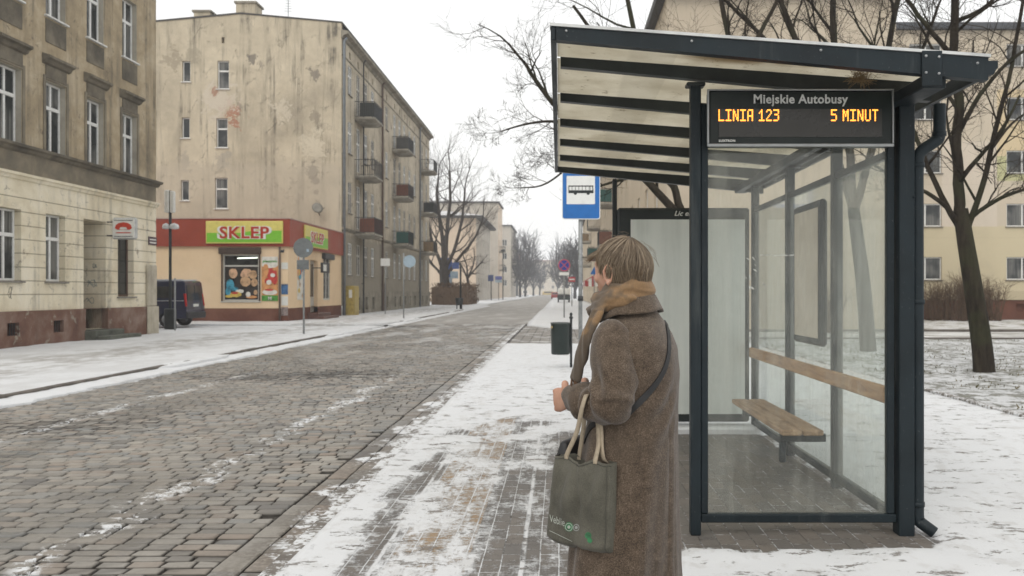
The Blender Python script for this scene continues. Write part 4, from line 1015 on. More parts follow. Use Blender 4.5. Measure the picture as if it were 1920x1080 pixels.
def glassmat(name, dirt=.2, tint=(.86, .91, .88), streak=.35, seed=0, dcol=(.50, .52, .47), base=.10):
    g = G(name); p = g.off(g.pos, (seed, seed*2.0, 0)); t = g.t
    tr = t.nodes.new('ShaderNodeBsdfTransparent'); tr.inputs[0].default_value = (*tint, 1)
    gl = t.nodes.new('ShaderNodeBsdfGlossy'); gl.inputs['Roughness'].default_value = .06
    lw = t.nodes.new('ShaderNodeLayerWeight'); lw.inputs[0].default_value = .5; fr = S(t, lw.outputs['Facing'])._m('POWER', 5.0)*.85+.035
    m1 = t.nodes.new('ShaderNodeMixShader'); t.links.new(fr.o, m1.inputs[0]); t.links.new(tr.outputs[0], m1.inputs[1]); t.links.new(gl.outputs[0], m1.inputs[2])
    n1 = g.noise(p, 1.6, 7, .65, .8); n2 = g.noise(g.scl(p, 11, 11, .7), 1.0, 6, .7); n3 = g.noise(g.scl(p, 30, 30, 1.2), 1.0, 4, .7); n4 = g.noise(p, 70, 3, .8)
    d = (n1.sm(.35, .7)*.45+n2.sm(.42, .72)*streak+n3.sm(.5, .8)*streak*.5+n4.sm(.55, .8)*.15)*dirt*2.2+base
    df = t.nodes.new('ShaderNodeBsdfDiffuse'); df.inputs[0].default_value = (*dcol, 1)
    tl = t.nodes.new('ShaderNodeBsdfTranslucent'); tl.inputs[0].default_value = (*dcol, 1)
    ad = t.nodes.new('ShaderNodeMixShader'); ad.inputs[0].default_value = .5; t.links.new(df.outputs[0], ad.inputs[1]); t.links.new(tl.outputs[0], ad.inputs[2])
    m2 = t.nodes.new('ShaderNodeMixShader'); t.links.new(d.clamp().o, m2.inputs[0]); t.links.new(m1.outputs[0], m2.inputs[1]); t.links.new(ad.outputs[0], m2.inputs[2])
    t.links.new(m2.outputs[0], g.out.inputs[0]); return g.m
M_gnear = glassmat('dirty_glass', .068, (.965, .98, .97), .7, 0, (.74, .75, .68), .012)
M_gback = glassmat('fogged_glass', .085, (.955, .975, .965), .75, 5, (.80, .82, .77), .035)
g = G('polycarbonate'); p = g.pos; t = g.t; x, y, z = g.sep(p)
n1 = g.noise(p, 2.2, 6, .65); n2 = g.noise(g.scl(p, 3, 3, 3), 2.3, 6, .8); n3 = g.noise(g.scl(p, .6, 3.0, 1), 3, 4, .6)
c = g.ramp(n1, [(.35, (.60, .565, .48)), (.6, (.74, .71, .63))])
pan = (x*1.45+y*.0)._m('FRACT').sm(.58, .62)*.16; c = g.mix(pan, c, (.36, .34, .29))
c = g.mix(n2.sm(.60, .68)*.75, c, (.19, .145, .09)); sp = g.voro(g.scl(p, 1, 2.4, 1), 5.5).sm(.09, .03)*.75; c = g.mix(sp, c, (.12, .09, .06))
c = g.mix(g.dist(g.scl(p, .55, 2.2, 1), (.60, 10.9, 2.85)).sm(.36, .05)*n3.sm(.38, .6)*.8, c, (.22, .16, .08))
tl = t.nodes.new('ShaderNodeBsdfTranslucent'); t.links.new(c.o, tl.inputs[0]); df = t.nodes.new('ShaderNodeBsdfDiffuse'); t.links.new(c.o, df.inputs[0])
ms = t.nodes.new('ShaderNodeMixShader'); ms.inputs[0].default_value = .22; t.links.new(tl.outputs[0], ms.inputs[1]); t.links.new(df.outputs[0], ms.inputs[2]); t.links.new(ms.outputs[0], g.out.inputs[0]); M_poly = g.m
g = G('pine_timber'); p = g.obj; n = g.noise(g.scl(p, 1, .12, 1), 26, 5, .65, .5); n2 = g.noise(p, 1.5, 4)
c = g.ramp(n, [(.35, (.27, .135, .055)), (.55, (.44, .25, .11)), (.7, (.52, .33, .16))]); c = g.mix(n2.sm(.5, .7)*.35, c, (.16, .12, .085))
g.bsdf(c, .55, 0, g.bump(n, .2, .004), spec=.35); M_wood = g.m
g = G('grey_timber'); p = g.obj; n = g.noise(g.scl(p, 1, .12, 1), 26, 5, .65, .5)
g.bsdf(g.ramp(n, [(.35, (.21, .13, .07)), (.55, (.36, .24, .14)), (.7, (.46, .33, .21))]), .6, 0, g.bump(n, .25, .004), spec=.3); M_wood2 = g.m
M_bolt = flat('bolt_zinc', (.35, .36, .36), .35, metal=.6)

YN, YFAR, XBK, XFR = 5.21, 9.10, 2.09, 0.83
R = thing('bus_shelter', (1.45, YN, 0), 'slate blue bus shelter with sloping panel roof, dirty glass walls and wooden backrest', 'bus shelter')
def zr(x, base=2.93): return base-(x+.02)*.0714       # top of roof at lateral x
def sbox(name, *a, m=M_slate, r=.006, par=R, **kw):
    mb = MB(); mb.bbox(*a, r); return mb.build(name, m, par, **kw)
sbox('post', .800, .863, YN-.035, YN+.035, 0, 2.75)
sbox('panel_frame', .864, .907, YN-.025, YN+.025, .129, 2.62)
sbox('bottom_rail', .864, 2.055, YN-.028, YN+.028, .076, .128)
sbox('panel_frame', 1.995, 2.043, YN-.024, YN+.024, .129, 2.62)
sbox('post', 2.055, 2.150, YN-.06, YN+.05, 0, 2.64)
mb = MB(); mb.box(.905, 1.997, YN-.005, YN+.005, .129, 2.60); mb.build('side_glass', M_gnear, R)
# torn tape and sticker remnants on the side glass
mb = MB(); rr = random.Random(4)
def flake(cx, cy, rx_, ry_, seed, ang=0.0):
    n_ = 9; P_ = []
    for k in range(n_):
        a = 2*pi*k/n_; r_ = 1+.8*nz(k*1.7, seed*3.1, 2); x_, z_ = rx_*cos(a)*r_, ry_*sin(a)*r_
        P_.append((cx+x_*cos(ang)-z_*sin(ang), cy+x_*sin(ang)+z_*cos(ang)))
    q = [W(a, b, YN) for a, b in P_]; mb.prism([(v.x, v.z) for v in q], YN-.0085, YN-.0065)
for k in range(9): flake(1402+rr.uniform(-10, 34), 495+rr.uniform(-16, 50), rr.uniform(2, 6), rr.uniform(.6, 1.6), k, rr.uniform(.4, 1.6))
for k in range(6): flake(1430+k*11, 479+rr.uniform(-1.5, 1.5), 6, 1.1, k+30, rr.uniform(-.15, .15))

mb.build('torn_tape', flat('torn_tape', (.42, .43, .40), .6, var=.3, scale=30), R, kind='stuff')
g = G('thick_grime'); p = g.pos; n = g.noise(p, 2.4, 6, .7)
# back wall: posts, rails, glass
ys = [YN, 6.43, 7.73, YFAR]
for y in ys[1:]:
    mb = MB(); mb.bbox(XBK-.035, XBK+.04, y-.035, y+.035, 0, 2.66, .006); mb.build('post', M_slate, R)
sbox('top_rail', XBK-.02, XBK+.025, YN+.052, YFAR-.036, 2.325, 2.375)
sbox('roof_rail', XBK-.04, XBK+.06, YN+.052, YFAR+.45, 2.60, 2.665)
sbox('bottom_rail', XBK-.025, XBK+.03, YN+.052, YFAR-.036, .055, .115)
for a, b in zip(ys[:-1], ys[1:]):
    mb = MB(); mb.box(XBK-.004, XBK+.004, a+.037, b-.037, .116, 2.324); mb.build('back_glass', M_gback, R)
# far end: advertising case
AX0, AX1 = .62, 2.02
ap = sbox('advertising_panel', AX0, AX1, YFAR-.06, YFAR+.06, .10, 2.37, m=M_blk, r=.02)
g = G('frosted_poster_glass'); p = g.pos; n = g.noise(g.scl(p, 7, 7, .35), 1, 5, .6); n2 = g.noise(p, 1.1, 6, .65)
c = g.ramp(n*.6+n2*.4, [(.32, (.52, .55, .52)), (.5, (.65, .68, .645)), (.68, (.74, .76, .72))])
g.bsdf(c, .22, 0, spec=.35); M_frost = g.m
mb = MB(); mb.box(AX0+.14, AX1-.05, YFAR-.066, YFAR-.061, .185, 2.245); mb.build('poster_glass', M_frost, ap)
mb = MB(); lettering(mb, 'Lic eilm', .075, (AX0+.72, YFAR-.066, 2.285), 0, 0, .001, .003, italic=.35); mb.build('lettering', M_signw, ap)
sbox('post', AX0-.05, AX0-.002, YFAR-.03, YFAR+.03, 0, 2.68, m=M_blk)
sbox('footing', AX0-.1, XBK+.06, YFAR-.22, YFAR+.12, -.05, .065, m=M_snow, r=.02)
# info case on the back wall
ic = thing('information_case', (2.0, 6.85, 1.08), 'framed beige timetable case hanging on the inside of the shelter back wall', 'notice board')
mb = MB(); mb.bbox(1.99, 2.045, 6.49, 7.25, 1.06, 2.19, .02); mb.build('frame', M_slate, ic)
g = G('timetable_paper'); p = g.pos; n = g.noise(p, 3, 5, .6); g.bsdf(g.ramp(n, [(.35, (.55, .49, .40)), (.65, (.68, .62, .52))]), .4, 0, spec=.4)
mb = MB(); mb.bbox(1.984, 1.9895, 6.55, 7.19, 1.12, 2.13, .002); mb.build('poster', g.m, ic)
# backrest rail and bench
mb = MB(); mb.bbox(XBK-.085, XBK-.045, YN+.06, YFAR-.1, .79, .895, .008); mb.build('backrest', M_wood, R)
bn = MB(); bn.bbox(1.66, 2.0, 6.385, 6.43, .355, .415, .006); bn = bn.build('bench', M_slate, R)
mb = MB(); mb.bbox(1.66, 2.05, 7.69, 7.735, .355, .415, .006); mb.build('bench_bracket', M_slate, bn)
mb = MB(); mb.bbox(1.655, 1.70, 6.39, 6.425, .20, .354, .006); mb.build('bench_strut', M_slate, bn)
mb = MB(); mb.bbox(1.645, 1.79, 6.28, 8.12, .417, .460, .008); mb.build('seat_plank', M_wood2, bn)
mb = MB(); mb.bbox(1.80, 1.95, 6.28, 8.12, .417, .460, .008); mb.build('seat_plank', M_wood2, bn)
# roof: near fascia beam (deepens towards the gutter), rafters, panes
XL0, XR0 = -.02, 2.33
def beam(name, y0, y1, top_off, d0, d1, m, x0=XL0, x1=XR0):
    mb = MB(); mb.hexa([(x0, y0, zr(x0)-top_off-d0), (x1, y0, zr(x1)-top_off-d1), (x1, y0, zr(x1)-top_off), (x0, y0, zr(x0)-top_off)],
                       [(x0, y1, zr(x0)-top_off-d0), (x1, y1, zr(x1)-top_off-d1), (x1, y1, zr(x1)-top_off), (x0, y1, zr(x0)-top_off)])
    return mb.build(name, m, R)
YR0, YR1 = 4.66, 9.75
beam('fascia', YR0-.03, YR0+.03, .012, .070, .122, M_slate)
ry = [5.21, 6.15, 7.05, 7.98, 8.9]
for y in ry: beam('rafter', y-.03, y+.03, .02, .060, .110, M_blk, XL0+.03, 2.26)
beam('fascia', YR1-.03, YR1+.03, .012, .07, .15, M_blk)
mb = MB(); mb.bbox(XL0-.025, XL0+.008, YR0-.03, YR1+.03, 2.845, 2.935, .004); mb.build('eave_trim', M_slate, R)
yy_ = [YR0]+ry+[YR1]
for a, b in zip(yy_[:-1], yy_[1:]):
    mb = MB(); x0, x1 = XL0+.01, XR0-.02
    mb.hexa([(x0, a+.032, zr(x0)-.022), (x1, a+.032, zr(x1)-.022), (x1, b-.032, zr(x1)-.022), (x0, b-.032, zr(x0)-.022)], [(x0, a+.032, zr(x0)-.012), (x1, a+.032, zr(x1)-.012), (x1, b-.032, zr(x1)-.012), (x0, b-.032, zr(x0)-.012)])
    mb.build('roof_pane', M_poly, R)
mb = MB(); x0, x1 = XL0-.03, XR0+.01
mb.hexa([(x0, YR0-.04, zr(x0)-.010), (x1, YR0-.04, zr(x1)-.010), (x1, YR0+.05, zr(x1)-.010), (x0, YR0+.05, zr(x0)-.010)], [(x0, YR0-.04, zr(x0)+.006), (x1, YR0-.04, zr(x1)+.006), (x1, YR0+.05, zr(x1)+.006), (x0, YR0+.05, zr(x0)+.006)])
mb.build('edge_strip', flat('aluminium_edge', (.55, .56, .55), .4, metal=.3), R)
mb = MB(); x0, x1 = XL0+.06, XR0-.06                    # thin snow on the roof
n_ = 30
for i in range(n_):
    xa, xb = x0+(x1-x0)*i/n_, x0+(x1-x0)*(i+1)/n_
    pass
# plate that joins fascia and big post, long side beam under the gutter edge
mb = MB(); mb.bbox(1.965, 2.075, YR0-.044, YR0-.031, 2.595, 2.785, .003)
mb.build('joint_plate', M_slate, R)
for (bx, bz) in ((1.985, 2.755), (2.055, 2.75), (1.985, 2.665), (2.055, 2.66), (2.27, 2.72), (.04, 2.895), (.72, 2.84), (1.42, 2.79)):
    mb = MB(); yb = YR0-.044 if 1.96 < bx < 2.08 else YR0-.03
    mb.tube([(bx, yb-.006, bz), (bx, yb+.002, bz)], .0075, 8); mb.build('bolt', M_bolt, R)
mb = MB(); mb.bbox(2.00, 2.13, YR0+.031, YR1-.031, 2.600, 2.672, .006); mb.build('side_beam', M_slate, R)
mb = MB(); mb.hexa([(2.332, YR0-.025, 2.66), (2.36, YR0-.025, 2.66), (2.385, YR0-.025, 2.70), (2.385, YR0-.025, 2.735), (2.332, YR0-.025, 2.735)], [(2.332, YR1+.025, 2.66), (2.36, YR1+.025, 2.66), (2.385, YR1+.025, 2.70), (2.385, YR1+.025, 2.735), (2.332, YR1+.025, 2.735)])
mb.build('gutter', M_slate, R)
# post cap brackets
mb = MB(); mb.bbox(.775, .888, YN-.045, YN+.045, 2.728, 2.752, .006); mb.build('post_cap', M_blk, R)
# downpipe with swan neck
def smooth(pts, k=3):
    pts = [Vector(p) for p in pts]
    for _ in range(k):
        q = [pts[0]]
        for a, b in zip(pts[:-1], pts[1:]): q += [a.lerp(b, .25), a.lerp(b, .75)]
        q.append(pts[-1]); pts = q
    return pts
mb = MB(); yd = YN-.02
pts = smooth([(2.315, yd, 2.62), (2.315, yd, 2.42), (2.30, yd, 2.40), (2.19, yd, 2.33), (2.180, yd, 2.27), (2.180, yd, 2.1)], 3)+[Vector((2.182, yd, .6))]+smooth([(2.182, yd, .2), (2.182, yd, .09), (2.20, yd-.02, .075), (2.262, yd-.05, .028)], 2)
mb.tube(pts, .036, 14); dp = mb.build('downpipe', M_slate, R)
mb = MB()
for z in (2.25, 1.42, .19, 2.44): mb.tube([(2.182 if z < 2.4 else 2.314, yd, z-.014), (2.182 if z < 2.4 else 2.314, yd, z+.014)], .041, 14)
mb.tube([(2.15, yd, 2.05), (2.14, yd-.05, 2.05)], .008, 6)
mb.build('pipe_collar', M_slate, dp, kind='stuff')

# departure display
g = G('display_black'); p = g.obj; n = g.noise(p, 4, 4); g.bsdf(g.ramp(n, [(.4, (.006, .010, .009)), (.7, (.012, .018, .016))]), .35, 0, spec=.3); M_dblk = g.m
R = thing('departure_display', (1.44, 5.09, 2.5), 'black electronic departure board with glowing orange letters hanging in front of the shelter glass', 'display')
DX0, DX1, DZ0, DZ1, DY = .884, 1.997, 2.345, 2.688, 5.09
mb = MB(); mb.bbox(DX0+.012, DX1-.004, DY+.004, DY+.10, DZ0+.006, DZ1-.006, .008); mb.build('casing', M_dblk, R)
mb = MB(); t_ = .012; m_ = flat('brushed_bezel', (.30, .31, .31), .35, metal=.5)
mb.bbox(DX0, DX1, DY-.008, DY+.012, DZ0, DZ0+t_+.006, .003); mb.bbox(DX0, DX1, DY-.008, DY+.012, DZ1-t_+.004, DZ1, .003); mb.bbox(DX0, DX0+t_, DY-.008, DY+.012, DZ0+t_+.006, DZ1-t_+.004, .003); mb.bbox(DX1-t_+.003, DX1, DY-.008, DY+.012, DZ0+t_+.006, DZ1-t_+.004, .003)
mb.build('bezel', m_, R)
mb = MB(); mb.box(DX0+.07, DX1-.07, DY-.001, DY+.0035, DZ0+.058, DZ0+.225); mb.build('led_screen', flat('smoked_screen', (.022, .020, .016), .3), R)
mb = MB(); lettering(mb, 'Miejskie Autobusy', .075, ((DX0+DX1)/2-.00, DY+.002, DZ1-.083), 0, 0, .0015, .003, sx=.96); mb.build('lettering', flat('grey_print', (.55, .56, .55), .5), R)
mb = MB(); lettering(mb, 'LUXTRON', .018, (DX0+.070, DY+.002, DZ0+.030), 0, 0, .0006, .002, 'LEFT', 1.1); mb.build('maker_mark', M_signw, R)
FNT = {'L': '1000010000100001000010000100001000011111', 'I': '1111100100001000010000100001000010011111', 'N': '1000111001110011010110101100111001110001', 'A': '0111110001100011000111111100011000110001',
       '1': '0010001100101000010000100001000010011111', '2': '0111010001000010001000100010001000011111', '3': '1111100001000010111000001000010000111110', '5': '1111110000100001111000001000010000111110',
       'M': '1000111011110111010110101100011000110001', 'U': '1000110001100011000110001100011000101110', 'T': '1111100100001000010000100001000010000100', ' ': '0'*40}
g = G('led_orange'); g.bsdf((.8, .3, .05), .5, emis=(1.0, .30, .035), estr=2.4); M_led = g.m
def led(txt, x0, z1, pw):
    mb = MB(); x = x0
    for ch in txt:
        for i, b in enumerate(FNT[ch]):
            if b == '1':
                cx = x+(i % 5)*pw; cz = z1-(i//5)*.0088
                mb.prism([(cx+.0044*cos(a*pi/3), cz+.0046*sin(a*pi/3)) for a in range(6)], DY-.0035, DY-.0015)
        x += pw*5+ (.010 if ch != ' ' else -.002)
    mb.build('led_word', M_led, R)
    return x
x_ = led('LINIA', DX0+.071, DZ0+.218, .0066); led('123', x_+.026, DZ0+.218, .0066); x_ = led('5', DX1-.071-.3, DZ0+.218, .0068); led('MINUT', x_+.026, DZ0+.218, .0068)
# straw tuft (old nest) wedged above the display
mb = MB(); rr = random.Random(12)
for k in range(170):
    a, b = Vector((rr.gauss(0, .028), rr.gauss(0, .025), rr.gauss(0, .018))), Vector((rr.gauss(0, .045), rr.gauss(0, .03), rr.gauss(0, .03)))
    mb.tube([a, (a+b)/2+Vector((0, 0, rr.uniform(-.01, .01))), b], .0012, 3, 0, False)
mb.build('bird_nest', flat('straw', (.20, .14, .07), .9), loc=(1.765, 5.0, 2.735), label='small straw bird nest wedged between display top and roof beam', cat='nest')

# ------------------------------------------------------------------ bus stop sign, bin
M_galv = flat('galvanised_pole', (.27, .28, .28), .45, metal=.35, var=.15, scale=20)
M_blue = flat('blue_sign', (.008, .13, .42), .4, var=.06); M_swhite = flat('white_sign', (.74, .75, .73), .4, var=.04)
YS_ = 13.9; R = thing('bus_stop_sign', (.35, YS_, 0), 'blue bus stop sign with white bus pictogram on grey pole before the shelter', 'road sign')
mb = MB(); mb.tube([(.352, YS_+.06, 0), (.352, YS_+.06, 3.38)], .034, 12); po = mb.build('pole', M_galv, R)
mb = MB(); mb.tube([(.352, YS_+.06, 1.33), (.352, YS_+.06, 1.41)], .045, 12); mb.build('clamp', M_darkmetal, po)
sx0, sx1, sz0, sz1 = .05, .672, 2.66, 3.435
def rrect(x0, x1, z0, z1, r, n=5):
    P_ = []
    for cx, cz, a0 in ((x1-r, z0+r, -pi/2), (x1-r, z1-r, 0), (x0+r, z1-r, pi/2), (x0+r, z0+r, pi)):
        for k in range(n+1): a = a0+pi/2*k/n; P_.append((cx+r*cos(a), cz+r*sin(a)))
    return P_
mb = MB(); mb.prism(rrect(sx0, sx1, sz0, sz1, .04), YS_-.004, YS_+.02, 1); mb.prism(rrect(sx0+.012, sx1-.012, sz0+.012, sz1-.012, .034), YS_-.007, YS_-.0045, 0)
fp = mb.build('sign_plate', [M_blue, M_swhite], R)
mb = MB(); mb.prism(rrect(sx0+.075, sx1-.085, sz0+.245, sz1-.07, .012), YS_-.010, YS_-.0075, 0); mb.build('white_field', M_swhite, fp)
mb = MB(); bx0, bx1, bz = sx0+.105, sx1-.11, sz0+.425
def bus(mb, x0, w_, z, y):
    K = w_/.40
    B = lambda a, b, c_, d: mb.box(x0+a*K, x0+b*K, y-.002, y, z+c_*K, z+d*K, 0)
    B(0, .40, 0, .045); B(.0, .40, .105, .122); B(0, .012, .045, .105)
    for k in range(1, 7): B(.055*k-.002, .055*k+.005, .045, .105)
    B(.345, .352, .045, .105); mb.prism([(x0+.385*K, z+.045*K), (x0+.40*K, z+.045*K), (x0+.392*K, z+.105*K), (x0+.38*K, z+.105*K)], y-.002, y, 0)
    for wx in (.11, .315): mb.disc((x0+wx*K, z-.002*K), .026*K, y-.003, y-.0005, 16)
bus(mb, bx0, bx1-bx0, bz, YS_-.0105); mb.build('bus_pictogram', M_blk, fp)

M_bin = flat('dark_green_bin', (.012, .022, .019), .4, var=.15)
R = thing('litter_bin', (.1, 16.5, 0), 'dark green litter bin hung on a short post beside the bus stop pole', 'litter bin')
yb = 16.5
mb = MB(); mb.lathe([(.0, .0), (.165, .0), (.18, .02), (.185, .60), (.19, .61), (.16, .62), (.15, .58), (0, .58)], (.03, yb, .27), 24); bd = mb.build('bin_body', M_bin, R)
mb = MB(); mb.lathe([(.150, .0), (.192, .0), (.192, .025), (.150, .025)], (.03, yb, .86), 24); mb.build('bin_rim', flat('bin_rim_grey', (.06, .07, .065), .5), bd)
mb = MB(); mb.tube([(.235, yb, 0), (.235, yb, .98)], .024, 10); mb.lathe([(.0, 0), (.035, .0), (.04, .03), (.018, .05), (.03, .08), (.022, .11), (0, .12)], (.235, yb, .96), 10); mb.build('post', M_blk, R)
mb = MB(); mb.bbox(-.155, -.12, yb-.14, yb-.10, .78, .82, .004); mb.build('lock', flat('bin_lock', (.35, .27, .12), .4), bd)

# ------------------------------------------------------------------ other signs and poles
def pole(name, label, cat, x, y, h, r=.035, m=None, group=None):
    R = thing(name, (x, y, 0), label, cat, group); mb = MB(); mb.tube([(x, y, -.08), (x, y, h)], r, 8); mb.build('pole', m or M_galv, R); return R
M_backp = flat('sign_back_grey', (.16, .175, .18), .5, metal=.2, var=.15); M_pale = flat('pale_blue_plate', (.32, .42, .50), .5); M_rw = flat('red_sign', (.45, .05, .06), .4)
# no-stopping sign
R = pole('road_sign', 'round blue no stopping sign with red cross and white plate on thin pole', 'road sign', .30, 49, 3.35, .04, group=None)
mb = MB(); mb.disc((.30, 3.0), .35, 48.93, 48.95, 32, 0); mb.disc((.30, 3.0), .28, 48.92, 48.93, 32, 1)
for s in (1, -1): mb.prism([(.30-.22-.035, 3.0-s*.22), (.30-.22+.035, 3.0-s*.22), (.30+.22+.035, 3.0+s*.22), (.30+.22-.035, 3.0+s*.22)] if s > 0 else [(.30-.22-.035, 3.22), (.30+.22-.035, 2.78), (.30+.22+.035, 2.78), (.30-.22+.035, 3.22)], 48.905-.002*s, 48.915-.002*s, 0)
mb.build('sign_disc', [flat('pinkish_red', (.45, .08, .12), .4), flat('deep_blue', (.02, .04, .30), .4)], R)
mb = MB(); mb.bbox(.02, .58, 48.93, 48.95, 2.42, 2.60, .004); mb.build('lower_plate', M_swhite, R)
R = pole('road_sign', 'small red and white sign on a post beside the parked pickup truck', 'road sign', 1.33, 88, 2.9, .05)
mb = MB(); mb.bbox(.98, 1.68, 87.9, 87.94, 2.5, 3.0, .004); mb.build('sign_plate', M_rw, R); mb = MB(); mb.box(1.05, 1.61, 87.88, 87.89, 2.68, 2.82); mb.build('sign_line', M_swhite, R)
R = pole('road_sign', 'blue triangular warning plate seen past the bus stop pole', 'road sign', 3.1, 75, 3.3, .04)
mb = MB(); mb.prism([(2.75, 3.0), (3.45, 3.0), (3.1, 3.7)], 74.9, 74.93); mb.build('sign_plate', M_blue, R)
# round sign seen from behind, in front of the shop
x, y = -8.85, 29.6
R = pole('road_sign', 'grey back of a round road sign on pole in front of the shop', 'road sign', x, y, 3.35, .035)
mb = MB(); mb.disc((x, 3.0), .34, y-.075, y-.05, 32); mb.build('sign_back', M_backp, R)
mb = MB(); mb.bbox(x-.22, x+.20, y-.07, y-.05, 2.25, 2.58, .01); mb.bbox(x-.34, x+.34, y-.06, y-.045, 2.96, 3.0, .004); mb.build('lower_plate', M_backp, R)
mb = MB(); mb.bbox(x+.12, x+.2, y-.085, y-.076, 2.86, 2.96, .002); mb.build('sticker', M_pale, R)
# second round sign further along
x, y = -8.55, 47
R = pole('road_sign', 'pale round sign back on thin pole in front of the long tenement', 'road sign', x, y, 3.6, .035)
mb = MB(); mb.disc((x+.33, 3.15), .34, y-.07, y-.05, 28); mb.build('sign_back', M_pale, R)
x, y = -11.6, 57
R = pole('road_sign', 'small white rectangular plate on a thin post by the tenement wall', 'road sign', x, y, 3.6, .03)
mb = MB(); mb.bbox(x-.3, x+.32, y-.06, y-.04, 3.2, 3.7, .004); mb.build('sign_plate', M_swhite, R)
x, y = -8.3, 72
R = pole('road_sign', 'blue sign plates on dark pole above a black litter bin', 'road sign', x, y, 3.9, .08, M_blk)
mb = MB(); mb.bbox(x-.7, x-.12, y-.06, y-.04, 3.4, 3.95, .004); mb.build('sign_plate', flat('faded_blue', (.07, .12, .32), .4), R); mb = MB(); mb.bbox(x-.85, x-.2, y-.06, y-.04, 2.6, 3.2, .004); mb.build('timetable_plate', M_pale, R)
R = thing('litter_bin', (x+.1, y-.5, 0), 'small black litter bin at the foot of the pole with blue plates', 'litter bin')
mb = MB(); mb.lathe([(0, 0), (.26, 0), (.36, .62), (.30, .62), (0, .55)], (x-.05, y-.5, .35), 14); mb.build('bin_body', M_blk, R)
for s in (-1, 1): mb = MB(); mb.tube([(x-.05+s*.2, y-.5, 0), (x-.05+s*.2, y-.5, .5)], .05, 6); mb.build('leg', M_blk, R)
for (px_, by, top, lab) in ((905, 562, 508, 'slim dark lamp post in front of the cream house'), (921, 563, 515, 'dark post with blue plate near the cream house corner'), (943, 562, 470, 'thin dark lamp post before the furthest balcony block')):
    s = (by-547)/1.48; y = F/s; x = (px_-1048)/s
    R = pole('street_lamp' if 'lamp' in lab else 'road_sign', lab, 'street lamp' if 'lamp' in lab else 'road sign', x, y, 1.48+(547-top)/s, .09, M_blk)
    if 'plate' in lab:
        mb = MB(); mb.bbox(x-.55, x+.4, y-.1, y-.05, 3.3, 4.4, .01); mb.build('sign_plate', flat('navy_plate', (.03, .06, .2), .5), R)
    else:
        mb = MB(); mb.lathe([(0, 0), (.5, .05), (.35, .35), (0, .5)], (x, y, 1.48+(547-top)/s-.2), 10); mb.build('lamp_head', M_blk, R)
x, y = -8.0, 128
R = pole('road_sign', 'blue and white shop plate on a post beyond the cream house', 'road sign', -10.6, 150, 4, .06, M_blk)
mb = MB(); mb.bbox(-11.2, -10.0, 149.8, 149.9, 3.6, 4.2, .01, 0); mb.bbox(-11.2, -10.0, 149.8, 149.9, 3.1, 3.55, .01, 1); mb.build('sign_plate', [flat('violet_blue', (.10, .12, .38), .5), M_pale], R)
# blue billboard behind the bare tree
R = thing('billboard', (-13.7, 103, 0), 'blue and white billboard partly hidden behind the big bare tree', 'billboard')
mb = MB(); mb.bbox(-14.3, -12.9, 102.9, 103, 3.2, 5.6, .02, 0); mb.bbox(-14.3, -12.9, 102.9, 103, 1.4, 3.15, .02, 1); mb.build('board', [flat('billboard_blue', (.03, .08, .28), .5), M_pale], R)
for q in (-14.1, -13.1): mb = MB(); mb.tube([(q, 103.1, 0), (q, 103.1, 5)], .06, 6); mb.build('leg', M_blk, R)
# lamp post with white boxes by the van
x, y = -15.85, 34.8
R = pole('street_lamp', 'dark lamp post with white box panels and round lamp heads beside the blue van', 'street lamp', x, y, 5.6, .06, M_blk)
mb = MB(); mb.bbox(x-.20, x-.015, y-.12, y+.06, 4.70, 5.62, .03); mb.build('panel_box', M_signw, R); mb = MB(); mb.bbox(x+.02, x+.20, y-.12, y+.06, 4.70, 5.58, .03); mb.build('panel_box', M_signw, R)
for s, rr_ in ((-1, .13), (1, .17)):
    mb = MB(); mb.lathe([(0, -.10), (rr_, -.08), (rr_*1.1, 0), (rr_*.9, .10), (0, .16)], (x+s*.17+.02, y-.06, 4.12), 14); mb.build('lamp_head', flat('snowy_lamp', (.62, .63, .63), .6), R)
mb = MB(); mb.bbox(x-.22, x+.22, y-.12, y+.12, -.05, .8, .04); mb.build('post_base', M_blk, R)
pole('bollard_post', 'thin grey steel post standing beside the lamp post by the van', 'post', -15.3, 34.0, 2.02, .035)

# ------------------------------------------------------------------ vehicles
def car_mesh(prof, w_, mi=0, taper=.10, zt=1.0):
    """side profile (x along length, z) swept over width with tumblehome above zt"""
    mb = MB(); n = len(prof); rows = []
    ws = [-w_/2, -w_/2+.05, -w_/4, 0, w_/4, w_/2-.05, w_/2]
    for yv in ws:
        row = []
        for (px_, pz) in prof:
            k = max(0, (pz-zt))*taper; ed = .03 if abs(yv) == w_/2 else 0
            cy = yv-(k if yv > 0 else -k)*abs(yv)/(w_/2)
            row.append((px_*(1-ed*.3), cy, pz-(ed if pz > zt else -ed*.5)))
        rows.append(row)
    vs = [v for r_ in rows for v in r_]; fs = []
    for i in range(len(ws)-1):
        for k in range(n): fs.append((i*n+k, i*n+(k+1) % n, (i+1)*n+(k+1) % n, (i+1)*n+k))
    fs += [tuple(range(n-1, -1, -1)), tuple((len(ws)-1)*n+k for k in range(n))]
    mb.add(vs, fs, mi, False); return mb
g = G('navy_car_paint'); p = g.pos; n = g.noise(p, 3, 5); g.bsdf(g.mix(n.sm(.5, .75)*.25, (.010, .016, .05), (.09, .09, .09)), .25, 0, spec=.5, coat=.5); M_navy = g.m
M_tyre = flat('tyre_rubber', (.018, .018, .018), .85); M_hub = flat('steel_hub', (.25, .25, .26), .4, metal=.5); M_red = flat('red_lens', (.40, .012, .012), .2); M_bump = flat('black_bumper', (.022, .023, .026), .6)
R = thing('van', (-18.2, 37.0, -.03), 'dark blue van with roof bars parked beside the peach shop wall, rear towards the street', 'van')
